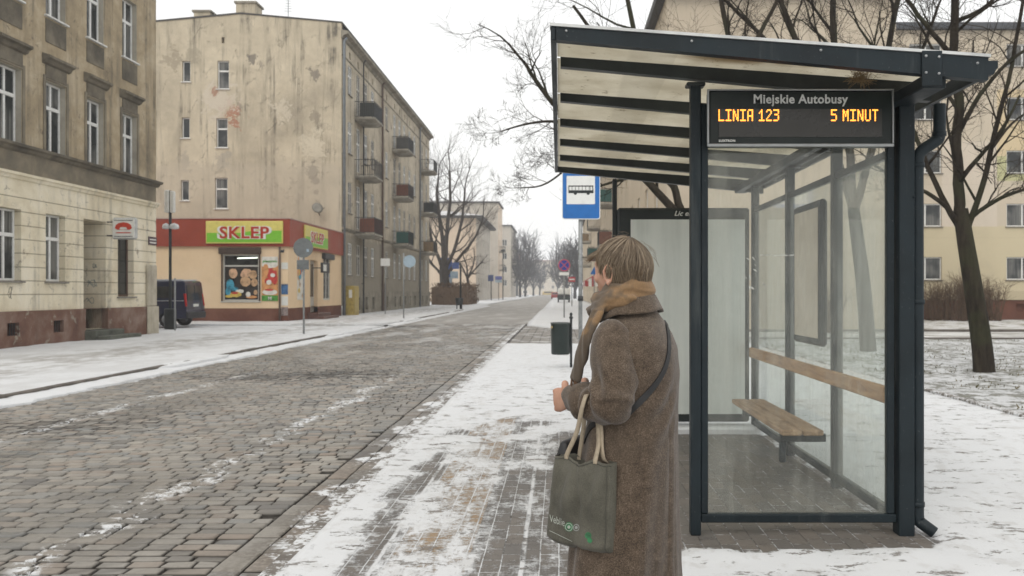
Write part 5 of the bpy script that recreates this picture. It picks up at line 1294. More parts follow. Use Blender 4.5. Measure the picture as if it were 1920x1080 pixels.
def wheel(R, x, y, z, r=.33, axis='y', w_=.2):
    mb = MB()
    d_ = Vector((0, w_/2, 0)) if axis == 'y' else Vector((w_/2, 0, 0)); c_ = Vector((x, y, z))
    mb.tube([c_-d_, c_-d_*.8, c_+d_*.8, c_+d_], [r*.92, r, r, r*.92], 22)
    t_ = mb.build('wheel', M_tyre, R)
    mb = MB(); mb.tube([c_-d_*1.04, c_+d_*1.04], r*.6, 16); mb.build('rim', M_hub, t_)
xr = -15.75; L_ = 4.8; yc = 37.0
prof = [(0, .34), (.0, .72), (-.02, 1.0), (-.10, 1.88), (-.18, 1.95), (-3.3, 1.95), (-3.6, 1.88), (-4.15, 1.2), (-4.75, .95), (-4.8, .4), (-4.7, .32)]
mb = car_mesh(prof, 1.86); mb.v = [(xr+a, yc+b, c_) for a, b, c_ in mb.v]
bo = mb.build('body', M_navy, R)
mb = MB(); mb.bbox(xr-.06, xr+.07, yc-.93, yc+.93, .34, .62, .03); mb.build('bumper', M_bump, R)
for s in (-1, 1):
    mb = MB(); mb.hexa([(xr-.03, yc+s*.90-.06, .86), (xr+.012, yc+s*.90-.06, .86), (xr+.012, yc+s*.90+.04, .86), (xr-.03, yc+s*.90+.04, .86)], [(xr-.13, yc+s*.85-.06, 1.40), (xr-.055, yc+s*.85-.06, 1.40), (xr-.055, yc+s*.85+.05, 1.40), (xr-.13, yc+s*.85+.05, 1.40)]); mb.build('tail_light', M_red, R)
for s in (-1, 1):
    mb = MB(); ya, yb_ = (yc-.76, yc-.03) if s < 0 else (yc+.03, yc+.76)
    mb.hexa([(xr-.05, ya, 1.12), (xr-.012, ya, 1.12), (xr-.012, yb_, 1.12), (xr-.05, yb_, 1.12)], [(xr-.12, ya+.03, 1.76), (xr-.072, ya+.03, 1.76), (xr-.072, yb_-.03, 1.76), (xr-.12, yb_-.03, 1.76)]); mb.build('rear_window', M_dglass, R)
mb = MB(); mb.bbox(xr+.001, xr+.02, yc-.26, yc+.26, .84, .95, .004); mb.build('number_plate', M_signw, R)
mb = MB(); mb.bbox(xr-1.75, xr-.5, yc-.925, yc-.915, 1.22, 1.70, .01); mb.build('side_window', M_dglass, R)
mb = MB(); mb.bbox(xr-3.3, xr-2.0, yc-.925, yc-.915, 1.22, 1.70, .01); mb.build('side_window', M_dglass, R)
mb = MB(); mb.bbox(xr-4.2, xr-.1, yc-.95, yc-.926, 1.08, 1.11, .006); mb.build('side_trim', flat('silver_trim', (.35, .37, .40), .4), R)
for s in (-1, 1):
    mb = MB(); mb.tube([(xr-.25, yc+s*.72, 1.99), (xr-3.2, yc+s*.72, 1.99)], .022, 6); mb.build('roof_bar', flat('snowy_bar', (.45, .46, .5), .6), R)
for xx in (-.85, -3.85):
    for s in (-1, 1): wheel(R, xr+xx, yc+s*.83, .31)
# snow on top
mb = MB(); mb.bbox(xr-3.1, xr-.3, yc-.66, yc+.66, 1.945, 1.975, .01); mb.build('roof_snow', M_snow, R)

def small_car(label, cat, name, x, y, w_, h, m, rear=True, group=None, toploff=None):
    R = thing(name, (x, y, 0), label, cat, group)
    prof = [(0, .3), (0, .85), (.35, .95), (.85, h), (2.9, h), (3.4, .95), (4.2, .8), (4.25, .3)]
    mb = car_mesh(prof, w_, 0, .22, .9); mb.v = [(x-b, y+a, c_) for a, b, c_ in mb.v]; mb.build('body', m, R)
    mb = MB(); mb.hexa([(x-w_*.38, y+.36, .98), (x+w_*.38, y+.36, .98), (x+w_*.38, y+.40, .98), (x-w_*.38, y+.40, .98)], [(x-w_*.33, y+.78, h-.07), (x+w_*.33, y+.78, h-.07), (x+w_*.33, y+.83, h-.07), (x-w_*.33, y+.83, h-.07)]); mb.build('rear_window', M_dglass, R)
    for s in (-1, 1):
        mb = MB(); mb.bbox(x+s*w_*.42-.1, x+s*w_*.42+.1, y-.02, y+.02, .6, .8, .01); mb.build('tail_light', M_red, R)
        for yy in (.8, 3.4): wheel(R, x+s*(w_/2-.1), y+yy, .30, .3, 'x')
    return R
small_car('white car parked by the left kerb near the end of the street', 'car', 'parked_car', -11.5, 290, 2.0, 1.9, M_signw)
small_car('yellowish car crossing at the far end of the street', 'car', 'parked_car', -4.2, 330, 4.4, 1.6, flat('yellow_paint', (.5, .38, .15), .4))
small_car('red car standing beside the pickup truck', 'car', 'parked_car', -.7, 170, 1.7, 1.4, flat('dark_red_paint', (.25, .03, .03), .35))
R = thing('pickup_truck', (.67, 118, 0), 'dark pickup truck with a snowy white cover parked on the right', 'truck')
mb = MB(); mb.bbox(-.22, 1.58, 118, 122.5, .35, 1.05, .08); mb.build('body', flat('dark_green_paint', (.02, .035, .03), .4), R)
mb = MB(); mb.bbox(-.16, 1.52, 118.3, 121, 1.051, 1.95, .12); mb.build('cover', M_signw, R)
mb = MB(); mb.bbox(-.1, 1.46, 118.0-.04, 117.999, .8, 1.0, .01); mb.build('tail_gate', M_bump, R)
for s in (-1, 1):
    for yy in (118.7, 121.6): wheel(R, .67+s*.75, yy, .33, .34, 'x')
# ------------------------------------------------------------------ trees
def barkmat(name, a, b, moss=None):
    g = G(name); p = g.pos; n = g.noise(g.scl(p, 1, 1, .22), 9, 6, .7); n2 = g.noise(p, 1.1, 4)
    c = g.ramp(n, [(.35, a), (.65, b)])
    if moss: c = g.mix(n2.sm(.48, .62)*.45, c, moss)
    g.bsdf(c, .95, 0, g.bump(n, .8, .03), spec=.15); return g.m
M_bark = barkmat('bark', (.014, .011, .008), (.048, .039, .028), (.04, .045, .022))
M_twig = barkmat('twigs', (.016, .012, .009), (.045, .035, .026))
M_bark2 = barkmat('grey_bark', (.045, .04, .037), (.10, .088, .078)); M_twig2 = barkmat('grey_twigs', (.07, .06, .055), (.12, .10, .09))
class Tree:
    def __init__(s, seed, rmin=.0035, tw=.02, maxn=4200, spread=1.0, up=.25):
        s.r = random.Random(seed); s.T = MB(); s.Cn = MB(); s.rmin = rmin; s.tw = tw; s.n = 0; s.maxn = maxn; s.spread = spread; s.up = up
    def put(s, pts, rs):
        if max(rs) > s.tw: s.T.tube(pts, rs, 8 if rs[0] > .06 else 6)
        else: s.Cn.tube(pts, rs, 3, 0, False, False)
    def limb(s, pts, r0, r1, kids=6, start=.25, klen=.55, depth=3):
        """hand placed limb that then branches by itself"""
        pts = smooth(pts, 2); m = len(pts); rs = [r0+(r1-r0)*i/(m-1) for i in range(m)]
        pts = [p_+Vector((nz(i*.5, r0*90)*.5, nz(i*.5, r0*50, 4)*.5, 0))*rs[i]*1.4 for i, p_ in enumerate(pts)]
        s.put(pts, rs)
        L = sum((b-a).length for a, b in zip(pts[:-1], pts[1:]))
        for k in range(kids):
            f = start+(1-start)*(k+s.r.random()*.8)/kids; i = min(m-2, int(f*(m-1))); d = (pts[i+1]-pts[i]).normalized()
            s.grow(pts[i], s.turn(d, radians(s.r.uniform(28, 62))), L*klen*s.r.uniform(.6, 1.1)*(1.15-.5*f), rs[i]*s.r.uniform(.35, .6), depth)
        s.grow(pts[-1], (pts[-1]-pts[-2]).normalized(), L*klen*.7, r1*.9, depth)
    def turn(s, d, a):
        ax = Vector((s.r.gauss(0, 1), s.r.gauss(0, 1), s.r.gauss(0, 1))); ax = d.cross(ax).normalized()
        return (Matrix.Rotation(a, 3, ax) @ d).normalized()
    def grow(s, p, d, L, r, depth):
        if s.n > s.maxn or L < .05: return
        s.n += 1
        r = max(r, s.rmin); k = 5 if depth > 0 else 4; pts = [p]; rs = [r]; dd = d
        for i in range(k):
            dd = (dd+Vector((s.r.gauss(0, .16), s.r.gauss(0, .16), s.r.gauss(0, .13)+s.up*.16))).normalized()
            pts.append(pts[-1]+dd*L/k); rs.append(max(s.rmin*.6, r*(1-.72*(i+1)/k)))
        s.put(pts, rs)
        if depth <= 0: return
        nk = s.r.randint(3, 5) if depth > 1 else s.r.randint(3, 6)
        for j in range(nk):
            f = .2+.8*(j+s.r.random())/nk; i = min(k-1, int(f*k)); q = pts[i].lerp(pts[i+1], f*k-i if f*k-i < 1 else 1)
            s.grow(q, s.turn((pts[i+1]-pts[i]).normalized(), radians(s.r.uniform(25, 58))*s.spread), L*s.r.uniform(.42, .72), rs[i]*s.r.uniform(.45, .7), depth-1)
    def done(s, name, loc, label, group, mt, mc, cat='tree'):
        R = thing(name, loc, label, cat, group)
        s.T.build('trunk', mt, R)
        if s.Cn.v: s.Cn.build('crown', mc, R)
        return R
GB = 'bare winter trees around the street'
P = W
# right tree
Y = 15.5; t = Tree(1, .0032, .02, 4200)
t.T.tube(smooth([P(1846, 706, Y), P(1842, 650, Y), P(1825, 540, Y), P(1810, 450, Y), P(1801, 392, Y)], 2), [.20, .165, .155, .15, .145, .14, .138, .136, .134, .132, .13, .128, .126, .125], 12)
t.limb([P(1801, 400, Y), P(1795, 310, Y), P(1800, 225, Y), P(1785, 120, Y), P(1789, 30, Y), P(1796, -70, Y-.3)], .105, .065, 9, .2, .45)
t.limb([P(1812, 430, Y), P(1842, 350, Y-.2), P(1868, 240, Y-.3), P(1892, 150, Y-.5), P(1925, -30, Y-.7)], .062, .026, 8, .2, .45)
t.limb([P(1806, 440, Y), P(1768, 378, Y+.2), P(1735, 300, Y+.3), P(1715, 250, Y+.5), P(1665, 120, Y+.6)], .066, .026, 7, .4, .4)
t.limb([P(1800, 420, Y), P(1760, 370, Y-.3), P(1700, 345, Y-.6), P(1640, 310, Y-.6)], .05, .02, 4, .5, .4)
t.limb([P(1818, 410, Y), P(1870, 372, Y-.5), P(1930, 352, Y-.8), P(2010, 330, Y-1)], .045, .015, 6, .1, .5)
t.limb([P(1788, 110, Y), P(1745, 55, Y), P(1705, 10, Y+.2), P(1670, -60, Y+.2)], .055, .03, 5, .2, .5)
t.limb([P(1797, 250, Y), P(1830, 190, Y-.3), P(1880, 120, Y-.5), P(1960, 70, Y-.8)], .05, .02, 6, .2, .5)
t.limb([P(1862, 275, Y-.3), P(1900, 225, Y-.2), P(1960, 190, Y)], .03, .012, 5, .2, .6)
t.done('tree', (7.75, Y, 0), 'leaning bare tree in the snowy yard right of the shelter', GB, M_bark, M_twig)
# tree behind the advertising panel, reaching left
Y = 19.0; t = Tree(2, .0036, .022, 4300)
t.T.tube(smooth([P(1312, 672, Y), P(1306, 560, Y), P(1300, 470, Y), P(1290, 425, Y)], 2), [.2-.005*i for i in range(14)], 10)
t.limb([P(1292, 430, Y), P(1262, 392, Y-.2), P(1215, 340, Y-.5), P(1130, 265, Y-.6), P(1040, 205, Y-.8), P(985, 120, Y-1)], .11, .035, 11, .3, .36)
t.limb([P(1288, 425, Y), P(1262, 355, Y), P(1235, 220, Y), P(1190, 70, Y), P(1165, -60, Y)], .10, .04, 8, .3, .4)
t.limb([P(1100, 245, Y-.6), P(1040, 225, Y-.8), P(985, 232, Y-1), P(940, 246, Y-1.2)], .04, .012, 7, .1, .45)
t.limb([P(1120, 262, Y-.6), P(1070, 310, Y-.9), P(1020, 350, Y-1), P(975, 352, Y-1.2)], .035, .010, 7, .2, .4)
t.limb([P(1296, 430, Y), P(1330, 300, Y+.3), P(1372, 120, Y+.5), P(1350, -20, Y+.5)], .10, .05, 8, .35, .4)
t.limb([P(1345, 250, Y+.3), P(1390, 120, Y+.3), P(1445, 30, Y+.2), P(1480, -60, Y)], .07, .03, 8, .3, .5)
t.limb([P(1240, 240, Y), P(1140, 100, Y-.3), P(1075, 10, Y-.5)], .06, .03, 7, .2, .5)
t.done('tree', (3.1, Y, 0), 'bare tree behind the advertising panel with limbs reaching left over the street', GB, M_bark, M_twig)
Y = 21.0; t = Tree(3, .0042, .022, 4000)
t.T.tube(smooth([P(1628, 660, Y), P(1620, 540, Y), P(1608, 450, Y), P(1600, 390, Y)], 2), [.2-.005*i for i in range(14)], 10)
t.limb([P(1602, 400, Y), P(1560, 260, Y), P(1510, 120, Y), P(1470, 20, Y), P(1440, -60, Y)], .11, .05, 9, .4, .42)
t.limb([P(1600, 395, Y), P(1590, 230, Y), P(1560, 80, Y), P(1565, -70, Y)], .12, .06, 8, .4, .42)
t.limb([P(1603, 395, Y), P(1650, 230, Y), P(1668, 60, Y), P(1700, -60, Y)], .11, .05, 8, .4, .42)
t.limb([P(1640, 260, Y), P(1720, 120, Y-.4), P(1760, 10, Y-.6)], .06, .03, 7, .2, .5)
t.limb([P(1525, 160, Y), P(1420, 60, Y), P(1360, 0, Y), P(1300, -60, Y)], .06, .03, 7, .2, .4)
t.done('tree', (7.6, Y, 0), 'bare tree behind the shelter roof with trunk seen through fogged glass', GB, M_bark, M_twig)
# big tree on the left pavement
Y = 100; t = Tree(4, .014, .075, 2600, .75, .6)
t.T.tube(smooth([P(836, 575, Y), P(834, 540, Y), P(832, 500, Y)], 2), [.62-.012*i for i in range(10)], 10)
for (a, b, c_, d_, r_) in (((832, 505), (812, 460), (800, 405), (797, 370), .24), ((832, 502), (830, 440), (818, 380), (822, 330), .30), ((834, 500), (838, 430), (845, 370), (843, 320), .30), ((836, 505), (858, 455), (868, 400), (872, 350), .24), ((838, 515), (862, 480), (890, 450), (905, 410), .22), ((828, 515), (805, 490), (785, 470), (770, 450), .16)):
    t.limb([P(*a, Y), P(*b, Y+.5), P(*c_, Y), P(*d_, Y-.5)], r_, .09, 9, .25, .5, 2)
t.done('tree', (P(836, 575, Y).x, Y, 0), 'big pruned bare tree on the left pavement beyond the long tenement', GB, M_bark2, M_twig2)
Y = 106; t = Tree(14, .02, .06, 500, .8, .4)
t.T.tube(smooth([P(879, 566, Y), P(881, 545, Y), P(876, 520, Y)], 2), [.2-.004*i for i in range(10)], 8)
for b in ((850, 485), (868, 478), (890, 480), (905, 490)): t.limb([P(876, 522, Y), P((876+b[0])/2+4, 500, Y), P(*b, Y)], .13, .06, 6, .3, .5, 1)
t.done('tree', (P(879, 566, Y).x, Y, 0), 'small bare tree with dark twisted stem before the cream house', GB, M_bark2, M_twig2)
# distant trees, each of its own
M_bark3 = barkmat('far_bark', (.05, .055, .06), (.10, .10, .105))
far = [(969, 296, 25, 'first'), (985, 255, 19, ''), (958, 240, 16, ''), (1000, 310, 17, ''), (975, 230, 20, ''), (1012, 360, 16, ''), (1062, 205, 15, 'r'), (1078, 180, 14, 'r'), (1046, 290, 17, 'r'), (1088, 168, 13, 'r')]
labs = ['tall dense bare tree with bluish trunk on the left near the street end', 'bare tree just right of the tall bluish one at the street end', 'bare tree hugging the narrow grey block on the left', 'bare tree before the pale end block on its left side', 'broad bare tree with fine crown past the narrow grey block', 'smallest hazy bare tree before the pale end block',
        'bare tree above the pickup truck on the right side of the street', 'bare tree at the end of the beige row on the right', 'hazy bare tree right of the street centre line', 'low bare tree tight against the end of the beige row']
for i, (px_, Y, H_, tg) in enumerate(far):
    x = (px_-1048)*Y/F; t = Tree(40+i, .035+.00012*Y, .16, 620, .7, .55); b = Vector((x, Y, 0))
    t.T.tube([b, b+Vector((0, 0, H_*.14)), b+Vector((.1, 0, H_*.28))], [.5, .42, .36] if i == 0 else [.38, .32, .26], 8)
    for k in range(8):
        a = k*2.4; f = .12+.16*(k/7.0)
        e = b+Vector((cos(a)*H_*.17, sin(a)*H_*.17, H_*(.62+.12*t.r.random()))); s_ = b+Vector((0, 0, H_*f))
        t.limb([s_, s_.lerp(e, .5)+Vector((cos(a), sin(a), 0))*H_*.06, e], .2, .08, 8, .15, .55, 1)
    t.done('tree', (x, Y, 0), labs[i], GB, M_bark3, M_bark3)
# hedge and shrubs
def bush(name, label, x, y, w_, h, seed, n=90, r=.012, group=None, d_=None):
    rr = random.Random(seed); mb = MB(); R = thing(name, (x, y, 0), label, 'shrub', group)
    for k in range(n):
        a = rr.uniform(0, 2*pi); q = Vector((x+rr.uniform(-.25, .25)*w_, y+rr.uniform(-.25, .25)*(d_ or w_), .0)); e = q+Vector((cos(a)*w_*.3*rr.random(), sin(a)*w_*.3*rr.random(), h*rr.uniform(.6, 1)))
        m_ = q.lerp(e, .5)+Vector((rr.gauss(0, .06), rr.gauss(0, .06), 0)); mb.tube([q, m_, e], [r, r*.8, r*.35], 3, 0, False, False)
        for j in range(4):
            s_ = m_.lerp(e, rr.random()); v = Vector((rr.gauss(0, .22), rr.gauss(0, .22), rr.uniform(.1, .35)))*h*.6; mb.tube([s_, s_+v], [r*.5, r*.25], 3, 0, False, False)
    mb.build('branches', M_shrub, R)
M_shrub = barkmat('shrub_twigs', (.075, .048, .03), (.17, .115, .075))
for i, (px_, w_, h, lab) in enumerate(((1762, 2.2, 2.0, 'bare brown shrub under the panel block window next to the downpipe'), (1805, 2.4, 2.4, 'tallest bare shrub against the brown plinth behind the leaning tree'), (1850, 2.2, 2.1, 'bare shrub at the panel block wall right of the leaning tree trunk'))):
    bush('shrub', lab, (px_-1048)*43.2/F, 43.2, w_, h, i, 110, .016, 'shrubs along the panel block')
bush('shrub', 'bare shrub behind the shelter close to the beige gable', 9.4, 31, 2.4, 1.7, 8, 100, .014)
g = G('brown_hedge'); g.bsdf(g.ramp(g.island, [(0, (.07, .045, .03)), (.5, (.13, .085, .055)), (1, (.20, .14, .09))]), .9, spec=.1); M_hedge = g.m
mb = MB(); rr = random.Random(31)
x0, x1 = P(812, 560, 97).x, P(884, 560, 97).x
for k in range(3600):
    q = Vector((rr.uniform(x0, x1), rr.uniform(94, 106), rr.uniform(0, 2.3)*(1 if rr.random() < .8 else 1.1))); v = Vector((rr.gauss(0, .12), rr.gauss(0, .12), rr.gauss(.15, .12))); u = v.cross(Vector((rr.gauss(0, 1), rr.gauss(0, 1), 0))).normalized()*.05
    mb.add([q-u, q+u, q+v+u*.4, q+v-u*.4], [(0, 1, 2, 3)])
mb.box(x0+.2, x1-.2, 94.4, 105.6, 0, 2.0)
mb.build('hedge', M_hedge, label='brown leafless hedge under the big bare tree on the left', cat='hedge')
# ------------------------------------------------------------------ the waiting person
import numpy as np
from mathutils.bvhtree import BVHTree
PC = Vector((.238, 2.75, 0)); TH = radians(63)
FW = Vector((-sin(TH), cos(TH), 0)); LF = Vector((-cos(TH), -sin(TH), 0)); UP = Vector((0, 0, 1))
def Bd(a, b, z): return PC+LF*a+FW*b+UP*z
def loft(mb, rings, n=36, pw=2.0, cap=True):
    """rings: (centre, u, v, ru, rv)"""
    vs = []; fs = []
    for (c_, u, v, ru, rv) in rings:
        for k in range(n):
            t_ = 2*pi*k/n; cx, sx_ = cos(t_), sin(t_)
            vs.append(c_+u*ru*math.copysign(abs(cx)**(2/pw), cx)+v*rv*math.copysign(abs(sx_)**(2/pw), sx_))
    for i in range(len(rings)-1):
        for k in range(n): fs.append((i*n+k, i*n+(k+1) % n, (i+1)*n+(k+1) % n, (i+1)*n+k))
    if cap: fs.append(tuple(range(n-1, -1, -1))); fs.append(tuple((len(rings)-1)*n+k for k in range(n)))
    mb.add(vs, fs, 0, True); return mb
def ellip(mb, c_, u, v, w_, ru, rv, rw, n=20, m=12):
    vs = []; fs = []
    for i in range(1, m):
        ph = pi*i/m
        for k in range(n): t_ = 2*pi*k/n; vs.append(c_+u*ru*sin(ph)*cos(t_)+v*rv*sin(ph)*sin(t_)+w_*rw*cos(ph))
    b = len(vs); vs += [c_+w_*rw, c_-w_*rw]
    for i in range(m-2):
        for k in range(n): fs.append((i*n+k, (i+1)*n+k, (i+1)*n+(k+1) % n, i*n+(k+1) % n))
    for k in range(n): fs.append((b, k, (k+1) % n)); fs.append((b+1, (m-2)*n+(k+1) % n, (m-2)*n+k))
    mb.add(vs, fs, 0, True)
def fuse(mb, voxel, it=6, fac=.5):
    """voxel-remesh and relax, returns (verts array, faces list)"""
    me = mb.data('t', []); o = bpy.data.objects.new('t', me); C.objects.link(o)
    m1 = o.modifiers.new('r', 'REMESH'); m1.mode = 'VOXEL'; m1.voxel_size = voxel
    if it: m2 = o.modifiers.new('s', 'SMOOTH'); m2.iterations = it; m2.factor = fac
    dg = bpy.context.evaluated_depsgraph_get(); r_ = bpy.data.meshes.new_from_object(o.evaluated_get(dg))
    v = np.empty(len(r_.vertices)*3, np.float32); r_.vertices.foreach_get('co', v); v = v.reshape(-1, 3).astype(float)
    nn = np.empty(len(r_.vertices)*3, np.float32); r_.vertices.foreach_get('normal', nn); nn = nn.reshape(-1, 3).astype(float)
    f = [tuple(p.vertices) for p in r_.polygons]
    bpy.data.objects.remove(o); bpy.data.meshes.remove(me); bpy.data.meshes.remove(r_)
    return v, nn, f
def link(name, v, f, mats, parent, **kw):
    mb = MB(); mb.v = [tuple(q) for q in v]; mb.f = f; mb.mi = [0]*len(f); mb.sm = [True]*len(f)
    return mb.build(name, mats, parent, **kw)
def seg_dist(v, a, b):
    a = np.array(a); b = np.array(b); ab = b-a; t_ = np.clip(((v-a)@ab)/(ab@ab+1e-12), 0, 1)
    return np.linalg.norm(v-(a+t_[:, None]*ab), axis=1), t_
def crease(v, nn, pts, depth, width):
    d = np.full(len(v), 9.0)
    for a, b in zip(pts[:-1], pts[1:]): d = np.minimum(d, seg_dist(v, a, b)[0])
    v -= nn*(depth*np.exp(-(d/width)**2))[:, None]

g = G('skin'); p = g.obj; n = g.noise(p, 14, 5, .6); n2 = g.noise(p, 90, 3, .6)
c = g.ramp(n, [(.35, (.42, .225, .155)), (.55, (.50, .29, .205)), (.72, (.55, .31, .235))])
b_ = g.bsdf(c, .5, 0, g.bump(n2, .12, .002), spec=.35); M_skin = g.m
for n_ in M_skin.node_tree.nodes:
    if n_.type == 'BSDF_PRINCIPLED': n_.inputs['Subsurface Weight'].default_value = .25; n_.inputs['Subsurface Radius'].default_value = (1, .35, .2); n_.inputs['Subsurface Scale'].default_value = .008
g = G('wool_coat'); p = g.pos; x, y, z = g.sep(p)
n = g.noise(p, 260, 4, .8); n2 = g.noise(p, 34, 5, .65); n3 = g.noise(p, 4, 4)
u = x*.8-y*.6
hb = ((u*95)._m('FRACT')-.5).abs()*2
tw = (z*170+hb*1.3)._m('FRACT').sm(.35, .65)
c = g.ramp(n*.75+n2*.25, [(.36, (.026, .019, .014)), (.5, (.086, .062, .044)), (.62, (.19, .146, .108))])
c = g.mix(tw*.16, c, (.055, .04, .03)); c = g.mix(n3.sm(.4, .7)*.18, c, (.15, .12, .09))
g.bsdf(c, .95, 0, g.bump(n*.7+tw*.12+n2*.2, .55, .003), spec=.12, sheen=.25); M_coat = g.m
g = G('scarf_wool'); p = g.pos; n = g.noise(p, 5.5, 4, .6); n2 = g.noise(p, 240, 3, .8)
x, y, z = g.sep(p)
c = g.ramp(n+(z-1.5)*.0, [(.42, (.105, .085, .066)), (.51, (.13, .098, .068)), (.58, (.26, .165, .088)), (.7, (.23, .145, .078))])
c = g.mix(n2.sm(.4, .7)*.35, c, (.07, .045, .03))
g.bsdf(c, .95, 0, g.bump(n2, .4, .002), spec=.1, sheen=.2); M_scarf = g.m

RP = thing('person', (PC.x, PC.y, 0), 'person with short blond hair and long brown wool coat waiting by the shelter', 'person')

# ---- head frame
TH2 = radians(46); HF = Vector((-sin(TH2), cos(TH2), 0)); HL = Vector((-cos(TH2), -sin(TH2), 0)); HC = Vector((.204, 2.765, 1.552))
tl_ = radians(3); HU = (UP*cos(tl_)+HF*sin(tl_)).normalized(); HF = HL.cross(HU)*-1 if HL.cross(HU).dot(HF) < 0 else HL.cross(HU)
HS = .93
def Hd(a, b, z): return HC+(HL*a+HF*b+HU*z)*HS
mb = MB()
loft(mb, [(Hd(0, -.004, z), HL, HF, a, b) for z, a, b in ((.100, .012, .015), (.094, .036, .045), (.078, .056, .072), (.05, .070, .090), (.015, .075, .096), (-.02, .0735, .093), (-.05, .066, .080), (-.075, .055, .066), (-.092, .04, .05))], 32)
loft(mb, [(Hd(0, b0, z), HL, HF, a, b) for z, a, b, b0 in ((.03, .060, .05, .045), (.0, .063, .056, .040), (-.03, .060, .058, .036), (-.055, .052, .055, .036), (-.08, .042, .046, .040), (-.10, .030, .034, .048), (-.112, .016, .02, .052))], 26)
# nose, brow, lips, chin, cheeks
loft(mb, [(Hd(0, b, z), HL, HU, a, h) for b, z, a, h in ((.080, .006, .012, .02), (.098, -.008, .012, .022), (.112, -.022, .014, .014), (.119, -.030, .011, .009), (.121, -.031, .005, .004))], 14)
ellip(mb, Hd(0, .082, .026), HL, HF, HU, .045, .014, .012); ellip(mb, Hd(0, .096, -.056), HL, HF, HU, .022, .009, .0055); ellip(mb, Hd(0, .094, -.067), HL, HF, HU, .019, .009, .006); ellip(mb, Hd(0, .086, -.098), HL, HF, HU, .02, .014, .013)
for s in (1, -1):
    ellip(mb, Hd(s*.038, .068, -.026), HL, HF, HU, .022, .02, .02)
    ec = Hd(s*.078, -.004, -.018); eo = (HL*s*.9-HF*.42).normalized(); eu = HU; ef = eo.cross(eu)
    mb.tube([ec+ef*.0-eu*.030, ec+ef*.012*s-eu*.014+eo*.004, ec+ef*.017*s*-1*0+ef*.013*s+eu*.010+eo*.010, ec+eu*.030+eo*.012, ec-ef*.014*s+eu*.024+eo*.014, ec-ef*.019*s+eu*.002+eo*.014, ec-ef*.012*s-eu*.020+eo*.010, ec-eu*.031+eo*.004], .0045, 7)
    ellip(mb, ec, eo, ef, eu, .006, .013, .026)
    ellip(mb, ec-eu*.028+eo*.003, eo, ef, eu, .006, .008, .009)
# neck, torso, hips
loft(mb, [(Bd(0, b, z), LF, FW, r1, r2) for b, z, r1, r2 in ((.012, 1.50, .052, .056), (.005, 1.44, .053, .056), (-.005, 1.40, .065, .060), (-.01, 1.37, .11, .07), (-.01, 1.32, .15, .085), (0, 1.2, .15, .10), (0, 1.05, .14, .098), (0, .95, .155, .105), (0, .85, .17, .11), (0, .78, .165, .10))], 30)
# limbs: arms
S_L = W(1146, 640, 2.645); E_L = W(1152, 760, 2.565); WR_L = W(1072, 748, 2.75)
S_R = Bd(-.165, 0, 1.335); E_R = Bd(-.20, .02, 1.08); WR_R = Bd(-.06, .16, 1.13)
for (s_, e_, w_) in ((S_L, E_L, WR_L), (S_R, E_R, WR_R)):
    mb.tube([s_, s_.lerp(e_, .5), e_, e_.lerp(w_, .4), w_], [.046, .042, .036, .034, .026], 14)
def hand(mb, w_, d, side, nrm):
    """d: towards the fingers, side: towards the thumb, nrm: back of hand"""
    d = d.normalized(); side = (side-d*side.dot(d)).normalized(); nrm = side.cross(d)*(1 if side.cross(d).dot(nrm) > 0 else -1)
    loft(mb, [(w_+d*t_, side, nrm, a, b) for t_, a, b in ((-.03, .025, .02), (.01, .027, .018), (.035, .036, .017), (.065, .041, .016), (.085, .040, .014))], 18)
    for i, (o_, L_, r_) in enumerate(((.029, .070, .0088), (.0095, .078, .0090), (-.010, .073, .0086), (-.029, .060, .0078))):
        q = w_+d*.080+side*o_; a = radians(38+4*i); pts = [q]; dd = d
        for L1, da in ((.42, 38), (.33, 52), (.25, 32)):
            dd = (dd*cos(radians(da+3*i*.5))-nrm*sin(radians(da+3*i*.5))).normalized()*1.0
            q = q+dd*L_*L1; pts.append(q)
        mb.tube([w_+d*.06+side*o_]+pts, [r_*1.05, r_*1.08, r_, r_*.92, r_*.78], 10)
        ellip(mb, w_+d*.082+side*o_+nrm*.004, d, side, nrm, .011, .009, .009, 10, 7)
    t0 = w_+d*.018+side*.024; t1 = t0+(d*.6+side*.7-nrm*.3).normalized()*.036; t2 = t1+(d*.85+side*.1-nrm*.5).normalized()*.030; t3 = t2+(d*.6-side*.35-nrm*.6).normalized()*.024
    mb.tube([t0, t1, t2, t3], [.014, .0125, .0108, .0085], 10)
dl = (WR_L-E_L).normalized()
hand(mb, WR_L+dl*.012, Vector((-.50, .85, -.16)).normalized(), UP, LF)
dr = (WR_R-E_R).normalized()
hand(mb, WR_R+dr*.02, (LF*.9+FW*.2).normalized(), UP, FW)
for s in (1, -1):   # legs
    mb.tube([Bd(s*.085, 0, .88), Bd(s*.09, .01, .65), Bd(s*.09, .0, .48), Bd(s*.09, -.015, .32), Bd(s*.09, -.01, .09)], [.088, .07, .052, .050, .035], 16)
    ellip(mb, Bd(s*.095, .04, .05), LF, FW, UP, .038, .11, .04)
v, nn, f = fuse(mb, .0034, 3, .5)
link('body', v, f, M_skin, RP)
g = G('lip'); 
for s in (1, -1):
    mb = MB(); ellip(mb, Hd(s*.030, .082, .006), HL, HF, HU, .0115, .0115, .0115, 14, 10); mb.build('eye', flat('eye_white', (.6, .58, .55), .2), RP)
    mb = MB(); mb.tube([Hd(s*.016, .094, .024), Hd(s*.032, .089, .029), Hd(s*.048, .075, .024)], [.002, .003, .0015], 6); mb.build('eyebrow', flat('brow_hair', (.16, .10, .05), .8), RP)

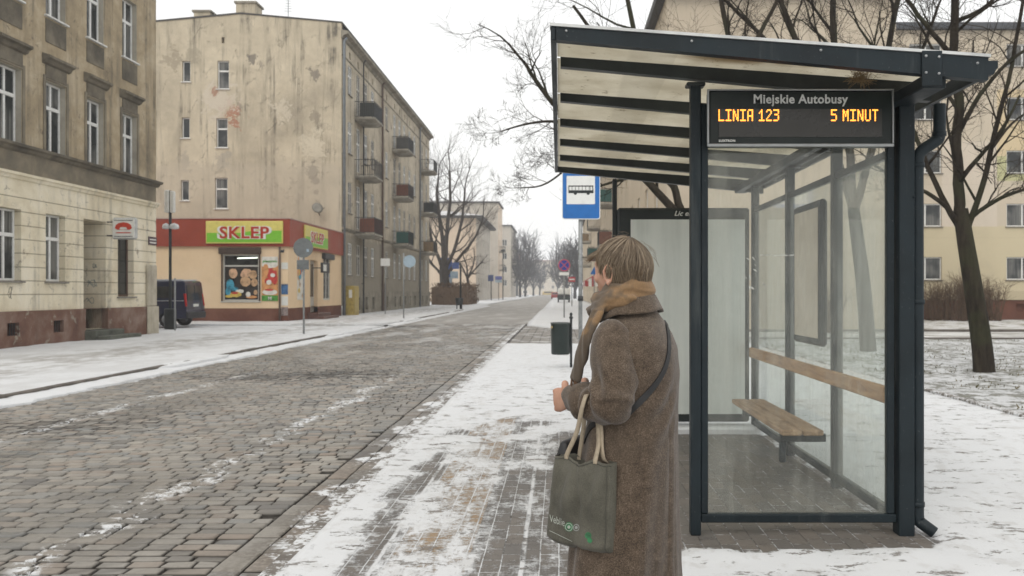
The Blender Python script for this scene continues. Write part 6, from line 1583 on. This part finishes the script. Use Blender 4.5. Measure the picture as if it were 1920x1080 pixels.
# ---- hair: a cap and many tapering locks
g = G('blond_hair'); p = g.pos; r_ = g.island; n = g.noise(p, 42, 4, .7)
c = g.ramp(r_*.75+n*.25, [(.05, (.06, .042, .026)), (.25, (.12, .087, .058)), (.5, (.19, .142, .096)), (.75, (.27, .21, .145)), (1, (.40, .325, .23))])
n5 = g.noise(p, 11, 4); c = g.mix(n5.sm(.5, .66)*.55, c, (.15, .092, .045))
g.bsdf(c, .42, 0, spec=.45); M_hair = g.m
pole_ = (HU*.93-HF*.36+HL*.02).normalized(); pu = HL; pv = pole_.cross(pu).normalized()
RA, RB, RZ = .0725, .0925, .0985
def hsurf(d, off):
    """point on the scalp ellipsoid in direction d (world), lifted by off"""
    a, b, c_ = d.dot(HL), d.dot(HF), d.dot(HU)
    k = 1/sqrt((a/RA)**2+(b/RB)**2+(c_/RZ)**2); return HC+HF*-.004+d*(k+off)
def zend(d):
    """height above head centre at which the hair ends, by direction"""
    b = d.dot(HF)/max(1e-6, sqrt(d.dot(HF)**2+d.dot(HL)**2))
    if b > .72: return .052
    if b > .30: return .052-(.72-b)/.42*.058
    if b > -.05: return -.006-(.30-b)/.35*.014
    if b > -.35: return -.020-(-.05-b)/.3*.052
    return -.078
rr = random.Random(77); mb = MB()
vs = []; NP, NQ = 48, 26; cap = []
for i in range(NQ+1):
    for k in range(NP):
        ps = 2*pi*k/NP; ph = (i/NQ)*2.25
        d = pole_*cos(ph)+(pu*cos(ps)+pv*sin(ps))*sin(ph); q = hsurf(d, .006+.002*nz(ps*9, ph*2)); cap.append(q)
fs = []
for i in range(NQ):
    for k in range(NP):
        a = i*NP+k; b = i*NP+(k+1) % NP; c_ = (i+1)*NP+(k+1) % NP; d_ = (i+1)*NP+k
        m_ = (cap[a]+cap[c_])/2; dd = (m_-HC).normalized()
        if (m_-HC).dot(HU) > zend(dd)-.002: fs.append((a, b, c_, d_))
mb.add(cap, fs, 0, True)
for j in range(5200):
    ps = rr.uniform(0, 2*pi); big = rr.random()
    ph = rr.uniform(.02, .22) if big < .4 else rr.uniform(.2, 1.9); pts = []; rs = []
    w_ = rr.uniform(.0005, .0014); lift = rr.uniform(.002, .009); sd = rr.uniform(0, 99); drift_ = rr.gauss(0, .05)
    pmax = ph+rr.uniform(.7, 1.6); st = .12; zo = rr.gauss(0, .006); fin = False; cl = nz(ps*5, 3.3, 1)*.004
    while ph < pmax:
        p2 = ps+drift_*ph+.16*nz(ps*2.2, ph*1.3, 7)*ph+.07*nz(ps*7, ph*2.5, 2)*min(1, ph)
        d = pole_*cos(ph)+(pu*cos(p2)+pv*sin(p2))*sin(ph)
        body_ = .006*math.exp(-((ph-1.2)/.6)**2)+.0035*nz(p2*6, ph*1.6, 5)+cl
        q = hsurf(d, lift+body_)
        pts.append(q)
        if (q-HC).dot(HU) < zend((q-HC).normalized())+zo: fin = True; break
        ph += st
    if len(pts) < 4: continue
    if not fin and rr.random() < .5: continue
    n_ = len(pts)
    if rr.random() < .25: pts[-1] = pts[-1]+(pts[-1]-HC).normalized()*rr.uniform(0, .004)
    rs = [w_*(.5+.5*min(1, i/2))*(1-.75*(i/(n_-1))**3) for i in range(n_)]
    mb.tube(pts, rs, 3, 0, False, True)
# wispy fringe at the forehead and flyaways
for j in range(90):
    q = hsurf((HF*.8+HL*rr.uniform(-.4, .8)+HU*rr.uniform(.5, .8)).normalized(), .012); d = (HF*.8+HL*rr.uniform(.0, .5)-HU*rr.uniform(.3, .9)).normalized()
    pts = [q, q+d*.012+HF*.006, q+d*.026+HF*.010, q+d*.040+HF*.006+HU*.004]; mb.tube(pts, [.0016, .0015, .0011, .0004], 4, 0, False, True)
for j in range(60):
    d = (HU*rr.uniform(.2, 1)+HL*rr.gauss(0, .7)-HF*rr.uniform(-.3, 1)).normalized(); q = hsurf(d, .02); e = d.cross(pole_).cross(d).normalized()*-1
    mb.tube([q, q+e*.018+d*.004, q+e*.036+d*.002*rr.uniform(-2, 3)], [.0006, .0005, .0003], 3, 0, False, True)
mb.build('hair', M_hair, RP)

# ---- coat
mb = MB()
TR = [(.33, .232, .180, .035), (.45, .226, .174, .033), (.62, .216, .166, .028), (.80, .204, .157, .020), (.92, .192, .150, .012), (1.02, .180, .143, .004), (1.12, .172, .138, -.004), (1.22, .172, .134, -.011), (1.30, .168, .122, -.014), (1.345, .152, .105, -.012), (1.375, .128, .090, -.010), (1.40, .100, .078, -.006), (1.425, .074, .070, 0), (1.46, .062, .062, .004)]
loft(mb, [(Bd(0, b0, z), LF, FW, a, b) for z, a, b, b0 in TR], 44, 2.15)
def sleeve(mb_, s_, e_, w_, top):
    d = (w_-e_).normalized()
    pts = smooth([top, s_, s_.lerp(e_, .35), s_.lerp(e_, .72), e_, e_.lerp(w_, .3), e_.lerp(w_, .62), w_], 2)
    n_ = len(pts); key = [(0, .050), (.12, .066), (.3, .070), (.5, .064), (.62, .064), (.78, .056), (1.0, .044)]
    rs = []
    for i in range(n_):
        t_ = i/(n_-1)
        for (t0, r0), (t1, r1) in zip(key[:-1], key[1:]):
            if t0 <= t_ <= t1: rs.append(r0+(r1-r0)*(t_-t0)/(t1-t0)); break
    mb_.tube(pts, rs, 24)
sleeve(mb, S_R, E_R, WR_R, Bd(-.10, -.005, 1.36))
v, nn, f = fuse(mb, .0062, 9, .5)
# folds
P3 = np.array([PC.x, PC.y, 0.0]); rel = v-P3; la = rel@np.array(LF); lb = rel@np.array(FW); zz = v[:, 2]
dA, tA = seg_dist(v, S_L, E_L); dB, tB = seg_dist(v, E_L, WR_L)
arm = np.exp(-(np.minimum(dA, dB)/.085)**4)
arm2 = np.minimum(seg_dist(v, S_R, E_R)[0], seg_dist(v, E_R, WR_R)[0]); arm2 = np.exp(-(arm2/.085)**4)
ang = np.arctan2(la, -lb); low = np.clip((1.15-zz)/.75, 0, 1)*(1-arm2)
ns = np.array([mnoise.noise(Vector((q[0]*5, q[1]*5, q[2]*1.6))) for q in v]); ns2 = np.array([mnoise.noise(Vector((q[0]*16, q[1]*16, q[2]*11))) for q in v])
disp = low*(.010*np.sin(ang*7+ns*2.5+.4)+.005*np.sin(ang*13+ns*4))+.006*ns+.0025*ns2
# drag lines from the armpit and back
disp += .006*np.sin((zz*1.0+la*.8)*60+ns*5)*np.exp(-((zz-1.12)/.10)**2)*np.exp(-((la-.10)/.10)**2)*(1-arm)
v += nn*disp[:, None]
def back_path(pts): return [np.array(q) for q in pts]
bv = BVHTree.FromPolygons([tuple(q) for q in v], f)
EYE = Vector((0, 0, CAMZ))
def hit(px_, py_, off=0.0, bvh=None):
    d = (W(px_, py_, 2.6)-EYE).normalized(); loc, nrm, i_, ds = (bvh or bv).ray_cast(EYE, d, 10)
    return (loc+nrm*off, nrm) if loc else None
def seam(pixels, depth=.0035, width=.0045):
    q = [hit(*a) for a in pixels]; q = [tuple(a[0]) for a in q if a]
    if len(q) > 1: crease(v, nn, q, depth, width)
seam([(1205, 760), (1207, 850), (1205, 950), (1203, 1078)], .0025, .004)
seam([(1252, 690), (1256, 760), (1255, 900), (1253, 1070)], .0022, .004)
link('coat', v, f, M_coat, RP)
co = [o for o in RP.children if o.name.startswith('coat')][0]
bv = BVHTree.FromPolygons([tuple(q) for q in v], f)
# left sleeve, set in at the shoulder
ms = MB(); sleeve(ms, S_L+Vector((.004, .004, .0)), E_L, WR_L, Bd(.092, -.004, 1.352))
vS, nS, fS = fuse(ms, .0055, 7, .5)
e0, s0, w0 = np.array(E_L), np.array(S_L), np.array(WR_L); dA, tA = seg_dist(vS, S_L, E_L); dB, tB = seg_dist(vS, E_L, WR_L)
n7 = np.array([mnoise.noise(Vector((q[0]*6, q[1]*6, q[2]*6))) for q in vS]); n8 = np.array([mnoise.noise(Vector((q[0]*18, q[1]*18, q[2]*18))) for q in vS])
el = np.exp(-(np.linalg.norm(vS-e0, axis=1)/.10)**2); sv = vS-e0; ax1 = (w0-e0)/np.linalg.norm(w0-e0); ax0 = (s0-e0)/np.linalg.norm(s0-e0)
inner = np.clip((sv@(ax0+ax1))/.08, -1, 1)
dd = el*(.0105+.006*inner)*np.sin((sv@ax1)*85-(sv@ax0)*45+n7*5)
dd += (dB < dA)*.0080*np.sin(tB*17+n7*7+sv[:, 2]*22)*np.clip(tB*2.5, 0, 1)
dd += (dA < dB)*.0060*np.sin(tA*11+n7*6+(vS@np.array(FW))*34)*np.clip(tA*2, .2, 1)
dd += n7*.006+n8*.002
vS += nS*dd[:, None]
link('sleeve', vS, fS, M_coat, co)
# collar: folded band round the back of the neck
mb = MB(); rings = []; n_ = 40
prof = [(.068, 1.470), (.073, 1.476), (.080, 1.471), (.090, 1.452), (.099, 1.432), (.101, 1.425), (.095, 1.422), (.084, 1.430), (.072, 1.440)]
vs = []; fs = []; m_ = len(prof)
for i in range(n_+1):
    t_ = -2.35+4.7*i/n_; dr_ = LF*sin(t_)-FW*cos(t_); ss = abs(sin(t_)); fr_ = max(0, -cos(t_))
    for (r_, z_) in prof:
        rr_ = r_*(1+.20*ss*((r_-.07)/.04)); vs.append(PC+UP*(z_-.022*((r_-.07)/.04)*ss-.045*fr_)+dr_*rr_+FW*.008)
for i in range(n_):
    for k in range(m_): fs.append((i*m_+k, (i+1)*m_+k, (i+1)*m_+(k+1) % m_, i*m_+(k+1) % m_))
fs += [tuple(range(m_)), tuple(n_*m_+k for k in range(m_-1, -1, -1))]
mb.add(vs, fs, 0, True); mb.build('collar', M_coat, co)
# cuff edge
# ---- scarf
mb = MB(); NC = PC+FW*.018+LF*.006; rr = random.Random(5)
def wrap(z0, tilt, Rf, Rb, r0, a0=0, a1=2*pi, wob_=.005, seed=0):
    pts = []; rs = []
    for i in range(44):
        t_ = a0+(a1-a0)*i/43; dr_ = LF*sin(t_)+FW*cos(t_); k = .5+.5*cos(t_)
        pts.append(NC+dr_*(Rb+(Rf-Rb)*k+wob_*sin(t_*2+seed))+UP*(z0-tilt*cos(t_)+wob_*sin(t_*3+seed*2))); rs.append(r0*(1+.20*sin(t_*2.3+seed*1.7)))
    mb.tube(pts, rs, 14)
wrap(1.468, .020, .084, .062, .026, seed=1); wrap(1.492, .018, .072, .056, .017, seed=2.4); wrap(1.470, .036, .098, .064, .019, seed=4.1)
wrap(1.508, .012, .064, .054, .010, seed=5.5); wrap(1.455, .046, .106, .064, .018, seed=.3); wrap(1.488, .040, .090, .062, .013, -1.4, 2.6, seed=3.3); wrap(1.462, .052, .112, .070, .011, -1.0, 2.4, seed=6); wrap(1.478, .030, .084, .068, .012, .3, 3.4, seed=7.7); wrap(1.445, .040, .112, .066, .016, -.6, 2.2, seed=9.1)
# hanging end down the front: a folded flat length of cloth
tail = smooth([W(1128, 565, 2.70), W(1116, 592, 2.675), W(1102, 622, 2.67), W(1092, 660, 2.685), W(1084, 692, 2.70), W(1079, 714, 2.71)], 2)
wdv = Vector((.62, -.75, .1)).normalized(); rings = []
for i, q in enumerate(tail):
    t_ = (tail[min(i+1, len(tail)-1)]-tail[max(0, i-1)]).normalized(); u_ = (wdv-t_*wdv.dot(t_)).normalized(); rings.append((q, u_, t_.cross(u_), .030-.006*i/len(tail), .011))
loft(mb, rings, 24)
v2, nn2, f2 = fuse(mb, .0042, 5, .5)
nsc = np.array([mnoise.noise(Vector((q[0]*11, q[1]*11, (q[2]+.12*(q[0]-q[1]))*70))) if q[2] > 1.42 else mnoise.noise(Vector(((q[0]*.62-q[1]*.75)*70, q[2]*4, 3))) for q in v2]); v2 += nn2*(nsc*.0065)[:, None]
sc = link('scarf', v2, f2, M_scarf, RP)
mb = MB(); e = tail[-1]
for k in range(26):
    q = e+Vector((rr.uniform(-.014, .014), rr.uniform(-.02, .02), rr.uniform(-.002, .006))); mb.tube([q, q+Vector((rr.gauss(0, .002), 0, -.018)), q+Vector((rr.gauss(0, .006), 0, -.038-rr.random()*.012))], [.0022, .0018, .0012], 5)
mb.build('fringe', flat('brown_fringe', (.11, .06, .032), .9), sc)
# boots
for s in (1, -1):
    mb = MB(); loft(mb, [(Bd(s*.092, b, z), LF, FW, a, c_) for z, a, c_, b in ((.0, .048, .135, .035), (.03, .050, .138, .035), (.06, .047, .125, .03), (.09, .045, .085, .0), (.13, .048, .062, -.012), (.24, .058, .062, -.015), (.32, .062, .065, -.015))], 20); mb.build('boot', flat('black_leather', (.02, .018, .017), .45), RP)

# ---- cross-body bag strap lying on the coat, and its bag
M_strap = flat('black_strap', (.012, .012, .013), .55, var=.15)
SB = thing('shoulder_bag', (.04, 2.80, .88), 'small black shoulder bag hanging in front of the coat, mostly hidden by the tote bag', 'bag')
pix = [(1232, 574), (1243, 590), (1250, 612), (1254, 640), (1253, 665), (1246, 692), (1232, 716), (1214, 738), (1196, 757), (1182, 770), (1168, 785), (1150, 788), (1125, 789), (1105, 800), (1096, 830)]
pix = [tuple(q[:2]) for q in smooth([(a, b, 0) for a, b in pix], 3)]
path = [h_ for h_ in (hit(a, b, .004) for a, b in pix) if h_]
rib = MB(); vs = []; fs = []
P_ = [q[0] for q in path]; N_ = [q[1] for q in path]
for _ in range(3): P_ = [P_[0]]+[(P_[i-1]+P_[i]*2+P_[i+1])/4 for i in range(1, len(P_)-1)]+[P_[-1]]
hid = [Vector((.30, 2.69, .98)), Bd(.17, -.04, .98), Bd(.19, .04, .96), Bd(.14, .16, .95)]
for i, (q, nrm) in enumerate(zip(P_, N_)):
    t_ = (P_[min(i+1, len(P_)-1)]-P_[max(0, i-1)]).normalized(); sd_ = t_.cross(nrm).normalized()*.0095
    nrm = sd_.cross(t_).normalized()*(1 if sd_.cross(t_).dot(nrm) > 0 else -1)
    vs += [q+sd_+nrm*.0005, q-sd_+nrm*.0005, q-sd_-nrm*.003, q+sd_-nrm*.003]
for i in range(len(P_)-1):
    for k in range(4): fs.append((i*4+k, i*4+(k+1) % 4, (i+1)*4+(k+1) % 4, (i+1)*4+k))
fs += [(0, 1, 2, 3), tuple(len(vs)-4+k for k in range(4))]
rib.add(vs, fs, 0, False); rib.build('strap', M_strap, SB)
mb = MB(); c0 = W(1080, 880, 2.80); loft(mb, [(c0+Vector((0, 0, z)), FW.cross(UP), FW, a, b) for z, a, b in ((-.10, .085, .020), (-.09, .105, .032), (-.02, .112, .040), (.06, .105, .034), (.098, .095, .022), (.104, .09, .014))], 28, 3.2); mb.build('bag_body', flat('black_nylon', (.014, .014, .015), .6, bump=.3), SB)

# ---- tote bag hanging from the forearm
g = G('tote_canvas'); p = g.pos; n = g.noise(p, 300, 3, .8); n2 = g.noise(p, 7, 5, .6)
c = g.ramp(n*.5+n2*.5, [(.35, (.055, .053, .042)), (.52, (.105, .100, .080)), (.7, (.155, .148, .120))])
g.bsdf(c, .8, 0, g.bump(n+n2*.6, .3, .003), spec=.2, sheen=.1); M_tote = g.m
TB = thing('tote_bag', (.12, 2.62, .9), 'grey green canvas tote bag with small round emblems hanging from the forearm', 'bag')
tlc, trc, brc, blc = W(1046, 848, 2.70), W(1152, 864, 2.545), W(1149, 1044, 2.56), W(1029, 1014, 2.70)
bn_ = (trc-tlc).cross(UP).normalized(); bn_ = bn_ if bn_.y < 0 else -bn_      # outward, to the camera
mb = MB(); NU, NV = 34, 30
def bagpt(u, v_, side):
    q = tlc.lerp(trc, u).lerp(blc.lerp(brc, u), v_)
    pr = max(0, sin(pi*u))**.45; th = .012+.030*pr*min(1, .35+v_*1.5)
    th *= (1 if v_ < .93 else max(.12, 1-(v_-.93)/.07*.88)) if True else 1
    fold = 0
    if side > 0:
        fold = .011*sin(u*14+1.2+v_*2.6)*(1-v_)**.7*pr+.014*nz(u*3.5, v_*2.2, 3)*pr+.007*nz(u*9, v_*5, 7)*pr+.006*sin((u*1.2+v_)*16)*max(0, u-.55)*pr
        fold -= .016*math.exp(-((u-.42-.22*v_)/.05)**2)*(1-v_)*pr+.010*math.exp(-((u-.16+.05*v_)/.04)**2)*(1-v_)*pr
    sag = .010*sin(pi*u)*(v_ < .001)
    return q+bn_*(side*th+fold)-UP*(.020*abs(sin(2.2*pi*(u-.24)))**1.2*(1 if .24 < u < .72 else .35)*(1-v_)**6)+UP*(.014*(1-pr)*v_**6)
vs = []; fs = []
for side in (1, -1):
    b0 = len(vs)
    for j in range(NV+1):
        for i in range(NU+1): vs.append(bagpt(i/NU, j/NV, side))
    for j in range(NV):
        for i in range(NU): fs.append((b0+j*(NU+1)+i, b0+j*(NU+1)+i+1, b0+(j+1)*(NU+1)+i+1, b0+(j+1)*(NU+1)+i))
K = (NU+1)*(NV+1)
for j in range(NV): fs += [(j*(NU+1), (j+1)*(NU+1), K+(j+1)*(NU+1), K+j*(NU+1)), (j*(NU+1)+NU, K+j*(NU+1)+NU, K+(j+1)*(NU+1)+NU, (j+1)*(NU+1)+NU)]
for i in range(NU): a = NV*(NU+1)+i; fs.append((a, a+1, K+a+1, K+a))
mb.add(vs, fs, 0, True); tb_ = mb.build('bag_body', M_tote, TB)
# hem band and side seam
mb = MB(); mb.tube([bagpt(i/20, .035, 1)+bn_*.0008 for i in range(21)], .0011, 5, 0, False); mb.build('hem_stitch', flat('dark_stitch', (.05, .048, .04), .8), TB)
mb = MB(); mb.tube([bagpt(.955, .01+.97*i/20, 1)+bn_*.0012 for i in range(21)], .0014, 5, 0, False); mb.build('side_seam', flat('seam_canvas', (.075, .072, .058), .8), TB)
M_web = flat('beige_webbing', (.36, .30, .22), .85, var=.12, scale=60)
def webbing(pts, wd, name='handle', th=.0016, wdir=None):
    pts = smooth(pts, 3); vs = []; fs = []
    for i, q in enumerate(pts):
        t_ = (pts[min(i+1, len(pts)-1)]-pts[max(0, i-1)]).normalized(); sd_ = (wdir-t_*wdir.dot(t_)).normalized(); nr = t_.cross(sd_).normalized()
        for a, b in ((1, 1), (-1, 1), (-1, -1), (1, -1)): vs.append(q+sd_*wd*.5*a+nr*th*b)
    for i in range(len(pts)-1):
        for k in range(4): fs.append((i*4+k, i*4+(k+1) % 4, (i+1)*4+(k+1) % 4, (i+1)*4+k))
    fs += [(0, 1, 2, 3), tuple(len(vs)-4+k for k in range(4))]
    mb = MB(); mb.add(vs, fs, 0, True); return mb.build(name, M_web, TB)
wd_ = (trc-tlc).normalized()
def HY(a, b): h_ = hit(a, b); return (h_[0].y-.010) if h_ else 2.6
armtop = E_L.lerp(WR_L, .46)
a1, a2 = bagpt(.22, .0, 1)+bn_*.002, bagpt(.74, .0, 1)+bn_*.002
webbing([a1-UP*.012, a1, W(1083, 810, 2.62), W(1090, 770, 2.575), W(1096, 748, 2.575), W(1101, 738, 2.60), W(1106, 736, 2.64), W(1114, 752, 2.68), W(1121, 790, HY(1121, 800)), W(1122, 812, HY(1122, 812)), W(1123, 835, HY(1123, 835)-.004), a2+bn_*.001, a2-UP*.012], .0150, wdir=wd_)
b1, b2 = bagpt(.30, .0, -1)-bn_*.002, bagpt(.80, .0, -1)-bn_*.002
webbing([b1-UP*.012, b1, W(1093, 812, 2.66), W(1097, 775, 2.60), W(1101, 752, 2.585), W(1106, 740, 2.615), W(1113, 744, 2.67), W(1126, 790, HY(1127, 800)), W(1128, 814, HY(1128, 812)), W(1128, 840, HY(1128, 835)-.002), b2+bn_*.018, b2-UP*.012], .0145, wdir=wd_)
# print: lettering, two round emblems, green patches following the bag face
def decal(mb, u, v_, fn, mi, off=.0012):
    pass
mb = MB()
ux = (trc-tlc).normalized()
def onbag(px_, py_, off=.0014):
    d = (W(px_, py_, 2.6)-EYE).normalized(); loc, nrm, i_, ds = bvt.ray_cast(EYE, d, 10); return (loc+nrm*off*(1 if nrm.dot(d) < 0 else -1)) if loc else None
bvt = BVHTree.FromPolygons([tuple(TB.location+vv.co) for vv in tb_.data.vertices], [tuple(p_.vertices) for p_ in tb_.data.polygons])
def ring(cx, cy, r0, r1, mat, name, off=.0014):
    mb = MB(); vs = []; n_ = 28
    for k in range(n_):
        a = 2*pi*k/n_
        for r_ in (r0, r1):
            q = onbag(cx+r_*cos(a)*.92, cy+r_*sin(a), off); vs.append(q if q else W(cx, cy, 2.6))
    mb.add(vs, [(2*k, 2*k+1, (2*k+3) % (2*n_), (2*k+2) % (2*n_)) for k in range(n_)]); return mb.build(name, mat, TB)
M_wp = flat('white_bag_print', (.36, .38, .34), .7); M_gp = flat('green_bag_print', (.035, .17, .07), .7, var=.3, scale=40); M_grp2 = flat('grey_bag_print', (.27, .28, .27), .7)
ring(1067, 988, .01, 9.0, M_gp, 'emblem_field', .0008); ring(1067, 988, 6.3, 7.6, M_wp, 'emblem_ring', .0016); ring(1067, 988, .01, 3.2, M_wp, 'emblem_centre', .0016)
ring(1081, 989, 5.2, 6.6, M_grp2, 'emblem_ring', .0016); ring(1081, 989, .01, 3.0, M_grp2, 'emblem_centre', .0016)
ring(1103, 1004, .01, 6.5, M_gp, 'green_patch', .0010); ring(1106, 1013, .01, 5.0, M_gp, 'green_patch', .0013)
mb = MB(); tm = MB(); lettering(tm, 'Veblie', 1.0, (0, 0, 0), 0, 0, .0, .0, 'LEFT')
# the flat text is laid over the cloth point by point
vs = []
for (x_, y_, z_) in tm.v:
    q = onbag(1031+x_*11.5, 978-z_*20+x_*3.6, .0015); vs.append(q)
ok = [all(vs[i] is not None for i in f_) for f_ in tm.f]
vs = [q if q else Vector((0, 2.6, .8)) for q in vs]
mb.add(vs, [f_ for f_, k in zip(tm.f, ok) if k]); mb.build('lettering', M_wp, TB)
mb = MB(); ln_ = [onbag(1031+i*4.2, 995+i*2.0, .0014) for i in range(11)]; mb.tube([q for q in ln_ if q], .0009, 4); mb.build('printed_line', M_wp, TB)
# ------------------------------------------------------------------ winter haze
m = bpy.data.materials.new('haze'); m.use_nodes = True; t = m.node_tree; t.nodes.clear()
pvn = t.nodes.new('ShaderNodeVolumePrincipled'); pvn.inputs['Color'].default_value = (.93, .95, 1.0, 1); pvn.inputs['Density'].default_value = .0009; pvn.inputs['Anisotropy'].default_value = .2
ot = t.nodes.new('ShaderNodeOutputMaterial'); t.links.new(pvn.outputs[0], ot.inputs['Volume'])
MB().box(-430, 430, -50, 910, -1.2, 34).build('haze', m, kind='stuff')
